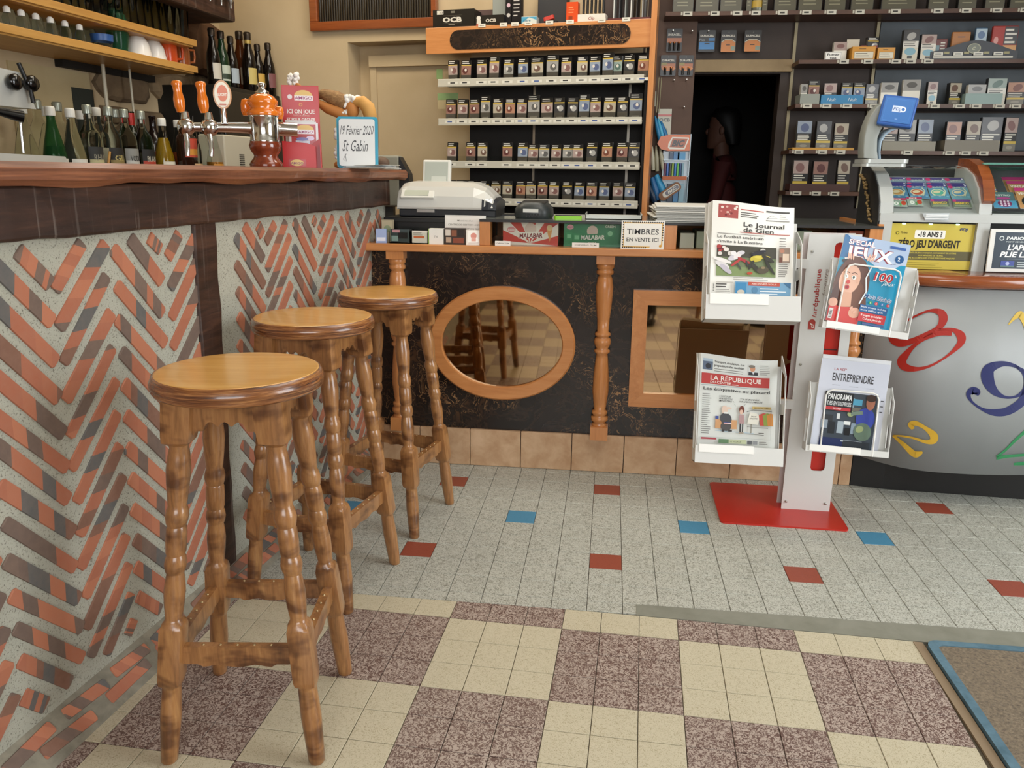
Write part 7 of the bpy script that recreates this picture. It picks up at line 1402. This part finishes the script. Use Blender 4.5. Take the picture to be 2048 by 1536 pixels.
for k in range(5): tag(MB().lathe([(.022, 0), (.058, .007), (.060, .010), (.020, .004), (.001, .004)], 22).obj('saucer', plain('#d5d4cc', .25), None, LW @ T((loc(42, 290, LW, -.26).x+.07+.002*k, -.12, WT+.0005+.011*k))), f'white saucer behind the coffee machine, {ORD[k]} from the bottom of its stack', 'saucer', 'stacked saucers')
for k in range(1): tag(MB().lathe([(.026, 0), (.034, .09), (.032, .09), (.024, .005)], 16).obj('paper_cup', plain('#7a4a48', .5), None, LW @ T((loc(22, 260, LW, -.2).x, -.20, WT+.0005))), 'dark red paper cup beside the saucers', 'cup')
# dark rack with upturned bottles at the ceiling
dr_ = thing('optic_rack', 'dark wooden rack end with upturned spirit bottles above the glass shelves', 'rack', LW)
a = loc(312, 40, LW, -.34); b = loc(473, 48, LW, -.34)
MB().box((a.x, -.34, b.z+.005), (b.x, -.02, b.z+.16)).obj('rack_body', m_beam, dr_, None, .012); MB().box((a.x-.6, -.34, b.z+.10), (a.x+.02, -.02, b.z+.16)).obj('rack_arm', m_beam, dr_, None, .01)
for i, u in enumerate((352, 380, 404, 420, 442, 460)):
    p = loc(u, 20, LW, -.37); t = thing('optic_bottle', f'upturned spirit bottle with a steel pourer on the dark rack, {ORD[i]} along', 'bottle', LW @ T((p.x, -.375, b.z+.10)), 'upturned bottles on the rack')
    MB().lathe([(.012, .0), (.013, .06), (.034, .12), (.034, .30)], 14).obj('glass_body', [clr, amb, clr, dkb, glass_col('#a08a4a'), glass_col('#a08a4a')][i], t); MB().lathe([(.004, -.052), (.006, -.03), (.013, -.018), (.014, .004), (.010, .006)], 12).obj('pourer', m_steel, t)
# ============================================================ ON THE BAR TOP
BZ = 1.1608
def onbar(u, off): p = loc(u, 330, BAR, off); return BAR @ T((p.x, off, BZ))
m_amber = plain('#e0761c', .15, 0, coat=.8); m_tapw = wood('tap_wood', [(.2, '#4a1d10'), (.5, '#7a321a'), (.8, '#9c4a26')], (3, 3, 3), 8, .15, .8, .02)
face = RZ(BB-PI/2+.12)                              # turns a frame on the bar towards the room
tpM = onbar(533, .14); tpw = T(tpM.translation) @ RZ(.35)
tp = thing('beer_tap', 'beer tap column of chrome and orange wood with four handles', 'beer tap', tpw)
MB().lathe([(.050, 0), (.052, .008), (.048, .016), (.038, .028), (.036, .036), (.046, .052), (.050, .066), (.046, .078)], 24).obj('base', m_tapw, tp)
MB().lathe([(.045, .076), (.046, .080), (.044, .084), (.044, .150), (.047, .154), (.044, .158)], 28).obj('chrome_sleeve', m_chrome, tp)
MB().lathe([(.047, .156), (.050, .164), (.040, .174), (.036, .178), (.046, .190), (.046, .200), (.034, .214), (.022, .220)], 24).obj('orange_dome', m_amber, tp)
MB().lathe([(.020, .218), (.022, .226), (.012, .232), (.010, .240), (.015, .246), (.012, .252), (.001, .254)], 18).obj('chrome_finial', m_chrome, tp)
MB().tube([(.02, 0, .118), (-.10, -.01, .118), (-.235, -.015, .116)], [.020, .015, .013], 16).obj('spout_arm', m_chrome, tp); MB().tube([(-.02, .06, .122), (.10, .06, .118)], .022, 14).obj('rear_arm', m_chrome, tp)
for i, x in enumerate((-.228, -.160)):
    MB().ball((x, -.02, .116), (.027, .027, .027), 18, 12).obj('tap_body', m_chrome, tp); MB().tube([(x, -.03, .095), (x+.004, -.045, .06), (x+.002, -.048, .03)], [.009, .007, .006], 10).obj('nozzle', m_chrome, tp); MB().lathe([(.014, .136), (.012, .15), (.010, .160)], 12, T((x, -.02, 0))).obj('handle_collar', m_chrome, tp)
    MB().lathe([(.0105, .158), (.016, .176), (.0165, .196), (.0125, .216), (.0135, .232), (.0165, .240), (.013, .248), (.001, .250)], 16, T((x-.002, -.02, 0)) @ RY(-.06)).obj('handle', m_amber, tp)
MB().lathe([(.010, .130), (.008, .160), (.007, .172)], 12, T((-.115, -.022, 0))).obj('badge_stem', m_chrome, tp)
P = [(.0265*math.cos(2*PI*i/28), .212+.042*math.sin(2*PI*i/28)) for i in range(28)]; bo = MB().prism(P, -.006, .006, T((-.115, -.022, 0)) @ STAND).obj('badge', plain('#c98a4a', .25), tp)
s = Sheet(); s.disc(0, .212, .0225, '#e9e0c8', .037, n=26); s.disc(.001, .216, .0150, '#d2601c', .024, n=24); s.text('PELFORTH', 0, .208, .008, '#f1ead8', .036, .02, 0, 'c'); s.rect(-.010, .181, .010, .186, '#b8501f'); s.obj('badge_face', m_gloss, bo, T((-.115, -.0285, 0)) @ STAND)
MB().lathe([(.0105, .158), (.016, .170), (.0165, .190), (.013, .205), (.001, .210)], 14, T((-.055, .055, 0))).obj('handle', m_amber, tp); MB().lathe([(.0105, .150), (.016, .166), (.014, .186), (.001, .19)], 14, T((.045, .06, 0))).obj('handle', m_amber, tp)
# game leaflet stand
am = thing('leaflet_stand', 'red lottery leaflet stand on the bar top', 'leaflet stand', T(onbar(606, .13).translation) @ RZ(.30))
m_amr = plain('#c01c1e', .35)
MB().box((-.062, .03, 0), (.062, .034, .275)).obj('back_card', m_amr, am, RX(-.05)); MB().prism([(-.064, 0), (.046, 0), (.046, .072), (.020, .082), (-.064, .088)], .0, .003, STAND).obj('front_pocket', m_amr, am, T((0, -.012, 0)))
MB().box((-.064, -.012, 0), (-.061, .03, .088)).obj('pocket_side', m_amr, am); MB().box((.060, -.008, 0), (.064, .03, .080)).obj('pocket_side', m_amr, am); MB().prism([(.005, .06), (.062, .10), (.062, .0), (.005, 0)], 0, .002, STAND).obj('inner_pocket', plain('#a81f20', .35), am, T((0, .004, 0)))
s = Sheet(); s.rect(-.060, .130, .060, .272, '#ba2022'); s.disc(.010, .242, .030, '#d9b25a', .018); s.rect(-.02, .226, .042, .242, '#e9dfe0'); s.text('AMIGO', .010, .229, .011, '#9a2f6a', .058, .02, 0, 'c'); s.disc(-.035, .237, .008, '#ded6d8'); s.disc(.0, .212, .006, '#d98f2c'); s.disc(.0, .212, .0035, '#b52a2c'); s.text('ICI ON JOUE', 0, .183, .014, '#ecdcd6', .092, .03, 0, 'c'); s.text('TOUTE LA JOURNEE', 0, .174, .005, '#d9b8a8', .055, .0, 0, 'c'); s.text('ET POUR GAGNER', 0, .158, .011, '#ecdcd6', .096, .03, 0, 'c'); s.rect(-.04, .150, .04, .152, '#d98f4a'); s.rect(-.055, .131, .055, .136, '#ecdcd6')
s.obj('print', m_gloss, am, RX(-.05) @ T((0, .0295, 0)) @ STAND)
for k in range(3):
    M = T((-.054+.006*k, .018-.006*k, .052)) @ RX(-.06); lf = MB().box((0, 0, 0), (.098, .003, .098+.004*(2-k))).obj('leaflet', plain('#dcdada', .5), am, M)
s = Sheet(); w_, h_ = .098, .098; s.rect(0, 0, w_, h_, '#dcd9dc'); s.rect(w_*.08, h_*.05, w_*.92, h_*.95, '#b03a40'); s.disc(w_*.55, h_*.78, w_*.3, '#d9b25a', h_*.15); s.rect(w_*.3, h_*.62, w_*.86, h_*.76, '#e6dfe6'); s.text('AMIGO', w_*.57, h_*.65, h_*.09, '#9a2f6a', w_*.5, .02, 0, 'c'); s.disc(w_*.72, h_*.48, w_*.14, '#d6c3e0', h_*.08); s.rect(w_*.22, h_*.05, w_*.7, h_*.40, '#c9cbd6')
for k in range(5): s.line([(w_*(.22+.12*k), h_*.05), (w_*(.22+.12*k), h_*.4)], .0006, '#a3a6b8')
s.disc(w_*.45, h_*.45, w_*.2, '#7a78b4', h_*.06); s.obj('print', m_gloss, lf, T((0, -.0003, 0)) @ STAND)
s = Sheet(); s.rect(-.045, .006, .012, .028, '#b52a2c'); s.disc(-.018, .017, .022, '#d9b25a', .011); s.text('AMIGO', -.018, .012, .008, '#8a2f4a', .042, .02, 0, 'c'); s.obj('pocket_print', m_gloss, am, T((0, -.0155, 0)) @ STAND)
# plush figure, slate and papers
fgM = T(onbar(687, .055).translation) @ RZ(.1) @ Matrix.Scale(.92, 4); fg = thing('plush_figure', 'tan toy figure with white fluffy trim bending over a slate', 'toy figure', fgM)
m_tan = plain('#b9783a', .7); m_fur = plain('#e9e6df', .95); m_tanl = plain('#cf9a52', .7)
mb = MB(); mb.tube([(-.10, .0, .272), (-.07, .0, .278), (-.02, .0, .262), (.02, 0, .242)], [.010, .020, .030, .030], 14); mb.obj('scaled_hood', wood('scaled_tan', [(.2, '#5a3a20'), (.5, '#8d6a42'), (.8, '#c4a06a')], (30, 30, 60), 2, .8, 0, .3), fg)
MB().tube([(-.105, -.01, .255), (-.05, -.01, .225), (.0, -.01, .208), (.03, -.005, .20)], [.010, .020, .022, .016], 12).obj('sleeve', m_tan, fg)
rr = random.Random(3); mb = MB()
for k in range(46): t_ = rr.random(); mb.ball((.020+.055*t_+rr.uniform(-.006, .006), rr.uniform(-.022, .012), .262-.01*t_+rr.uniform(-.010, .012)), rr.uniform(.007, .012), 7, 5)
for k in range(30): t_ = rr.random(); mb.ball((.018+rr.uniform(-.008, .014), rr.uniform(-.024, .012), .255-.06*t_), rr.uniform(.007, .011), 7, 5)
f_ = mb.obj('fluffy_trim', m_fur, fg); f_['kind'] = 'stuff'
MB().ball((.042, -.005, .222), (.030, .028, .034), 16, 10).obj('face', m_tan, fg); MB().tube([(.055, -.012, .252), (.085, -.016, .250), (.108, -.018, .228), (.116, -.018, .198), (.112, -.018, .182)], [.016, .024, .028, .026, .014], 14).obj('drooping_cap_end', m_tanl, fg)
MB().tube([(.02, .0, .20), (.03, .005, .12), (.02, .005, .06)], [.016, .020, .022], 10).obj('body', plain('#5d3a22', .8), fg)
mb = MB()
for z0, n_k in ((.125, 18), (.06, 22)):
    for k in range(n_k): mb.ball((-.012+rr.uniform(-.014, .014), -.012+rr.uniform(-.012, .012), z0+rr.uniform(-.022, .024)), rr.uniform(.007, .011), 7, 5)
f_ = mb.obj('fluffy_cuff', m_fur, fg); f_['kind'] = 'stuff'
MB().lathe([(.016, 0), (.034, .006), (.036, .018), (.030, .026)], 16, T((.0, -.004, 0))).obj('stand', m_tan, fg)
q2 = [fgM.inverted() @ onbar(u_, o_).translation for u_, o_ in ((737, -.022), (762, -.018))]
for k, (x, y) in enumerate((q2[0].xy, q2[1].xy)): MB().ball((x, y, .029-.003*k), (.036, .026, .029-.003*k), 16, 10).obj('shoe', clouds('shoe_brown', '#4a382c', '#6d5644', 20, .7), fg)
mb = MB()
for k in range(34): mb.ball((-.188+rr.uniform(-.019, .019), .03+rr.uniform(-.012, .012), .334+rr.uniform(-.018, .022)), rr.uniform(.006, .010), 7, 5)
f_ = mb.obj('pompon', m_fur, fg); f_['kind'] = 'stuff'
MB().tube([(-.09, .0, .274), (-.14, .015, .288), (-.187, .03, .322)], .009, 8).obj('pompon_stalk', m_tan, fg)
sl = thing('slate', 'white writing slate with a blue frame and a handwritten date on the bar', 'slate', T(onbar(681, .02).translation+Vector((0, -.03, .002))) @ RZ(.16) @ RX(-.14) @ Matrix.Scale(.93, 4))
MB().prism(rrect(-.002, .0, .150, .186, .012), -.008, 0, STAND).obj('frame', plain('#2f9ab8', .35), sl)
s = Sheet(); s.poly(rrect(.008, .006, .140, .176, .01), '#dfe2e2')
def hand(t_, x, y, h, w): s.text(t_, x, y, h, '#4a4d52', w, .0, .35)
hand('19 F\u00e9vrier 2020', .012, .120, .034, .124); hand('St Gabin', .020, .060, .042, .094)
s.line([(.034, .05), (.022, .030), (.034, .022), (.030, .05)], .0014, '#4a4d52'); s.obj('writing', m_print, sl, T((0, -.0085, 0)) @ STAND)
rr = random.Random(8)
for k in range(5): tag(MB().box((0, 0, 0), (.16, .11, .0016)).obj('leaflet', plain(['#dcdad2', '#c9c9c4', '#e3e1da', '#b9c0c4', '#d9d6cc'][k], .6), None, T(onbar(668, .0).translation+Vector((rr.uniform(0, .03), rr.uniform(.02, .10), .0003+.0024*k))) @ RZ(rr.uniform(-.4, .5)) @ RY(-.004*k)), 'loose leaflet on the bar by the slate, '+['bottom one', 'second from the bottom', 'middle one', 'fourth from the bottom', 'top one'][k], 'leaflet', 'loose leaflets on the bar')
# grey monitor back and black side at the end of the bar
gm_ = thing('grey_monitor', 'back of a light grey box monitor with a black bezel beyond the bar end', 'monitor', T((-.575, 1.60, .985)) @ RZ(.1))
MB().box((-.085, .0, .02), (.045, .12, .235)).obj('housing', plain('#8f8e80', .5), gm_, None, .008); MB().prism([(.045, .02), (.10, .02), (.085, .16), (.045, .23)], .0, .12, STAND @ T((0, 0, -.12)) if 0 else Matrix(((1, 0, 0, 0), (0, 0, 1, 0), (0, 1, 0, 0), (0, 0, 0, 1)))).obj('bezel', plain('#17181b', .4), gm_); MB().box((-.05, .03, -.985), (.01, .09, .021)).obj('stand_column', plain('#55544d', .5), gm_); MB().box((-.10, .0, -.985), (.06, .13, -.97)).obj('foot', plain('#55544d', .5), gm_)
# papers pinned to the rack's end
for k, (u0, v0, u1, v1, c) in enumerate(((873, 138, 885, 158, '#7f9a62'), (875, 186, 916, 200, '#86a06a'), (876, 200, 914, 218, '#b9a880'))):
    a = loc(u0, v1, CAB, .06); b = loc(u1, v0, CAB, .06); tag(MB().box((a.x, .06, a.z), (b.x, .062, b.z)).obj('paper_slip', plain(c, .7), None, CAB), ['small green paper slip at the top tier end of the rack', 'wide green paper slip between the upper tiers of the rack', 'ruled beige paper slip below the green one on the rack'][k], 'paper slip', 'paper slips at the rack end')
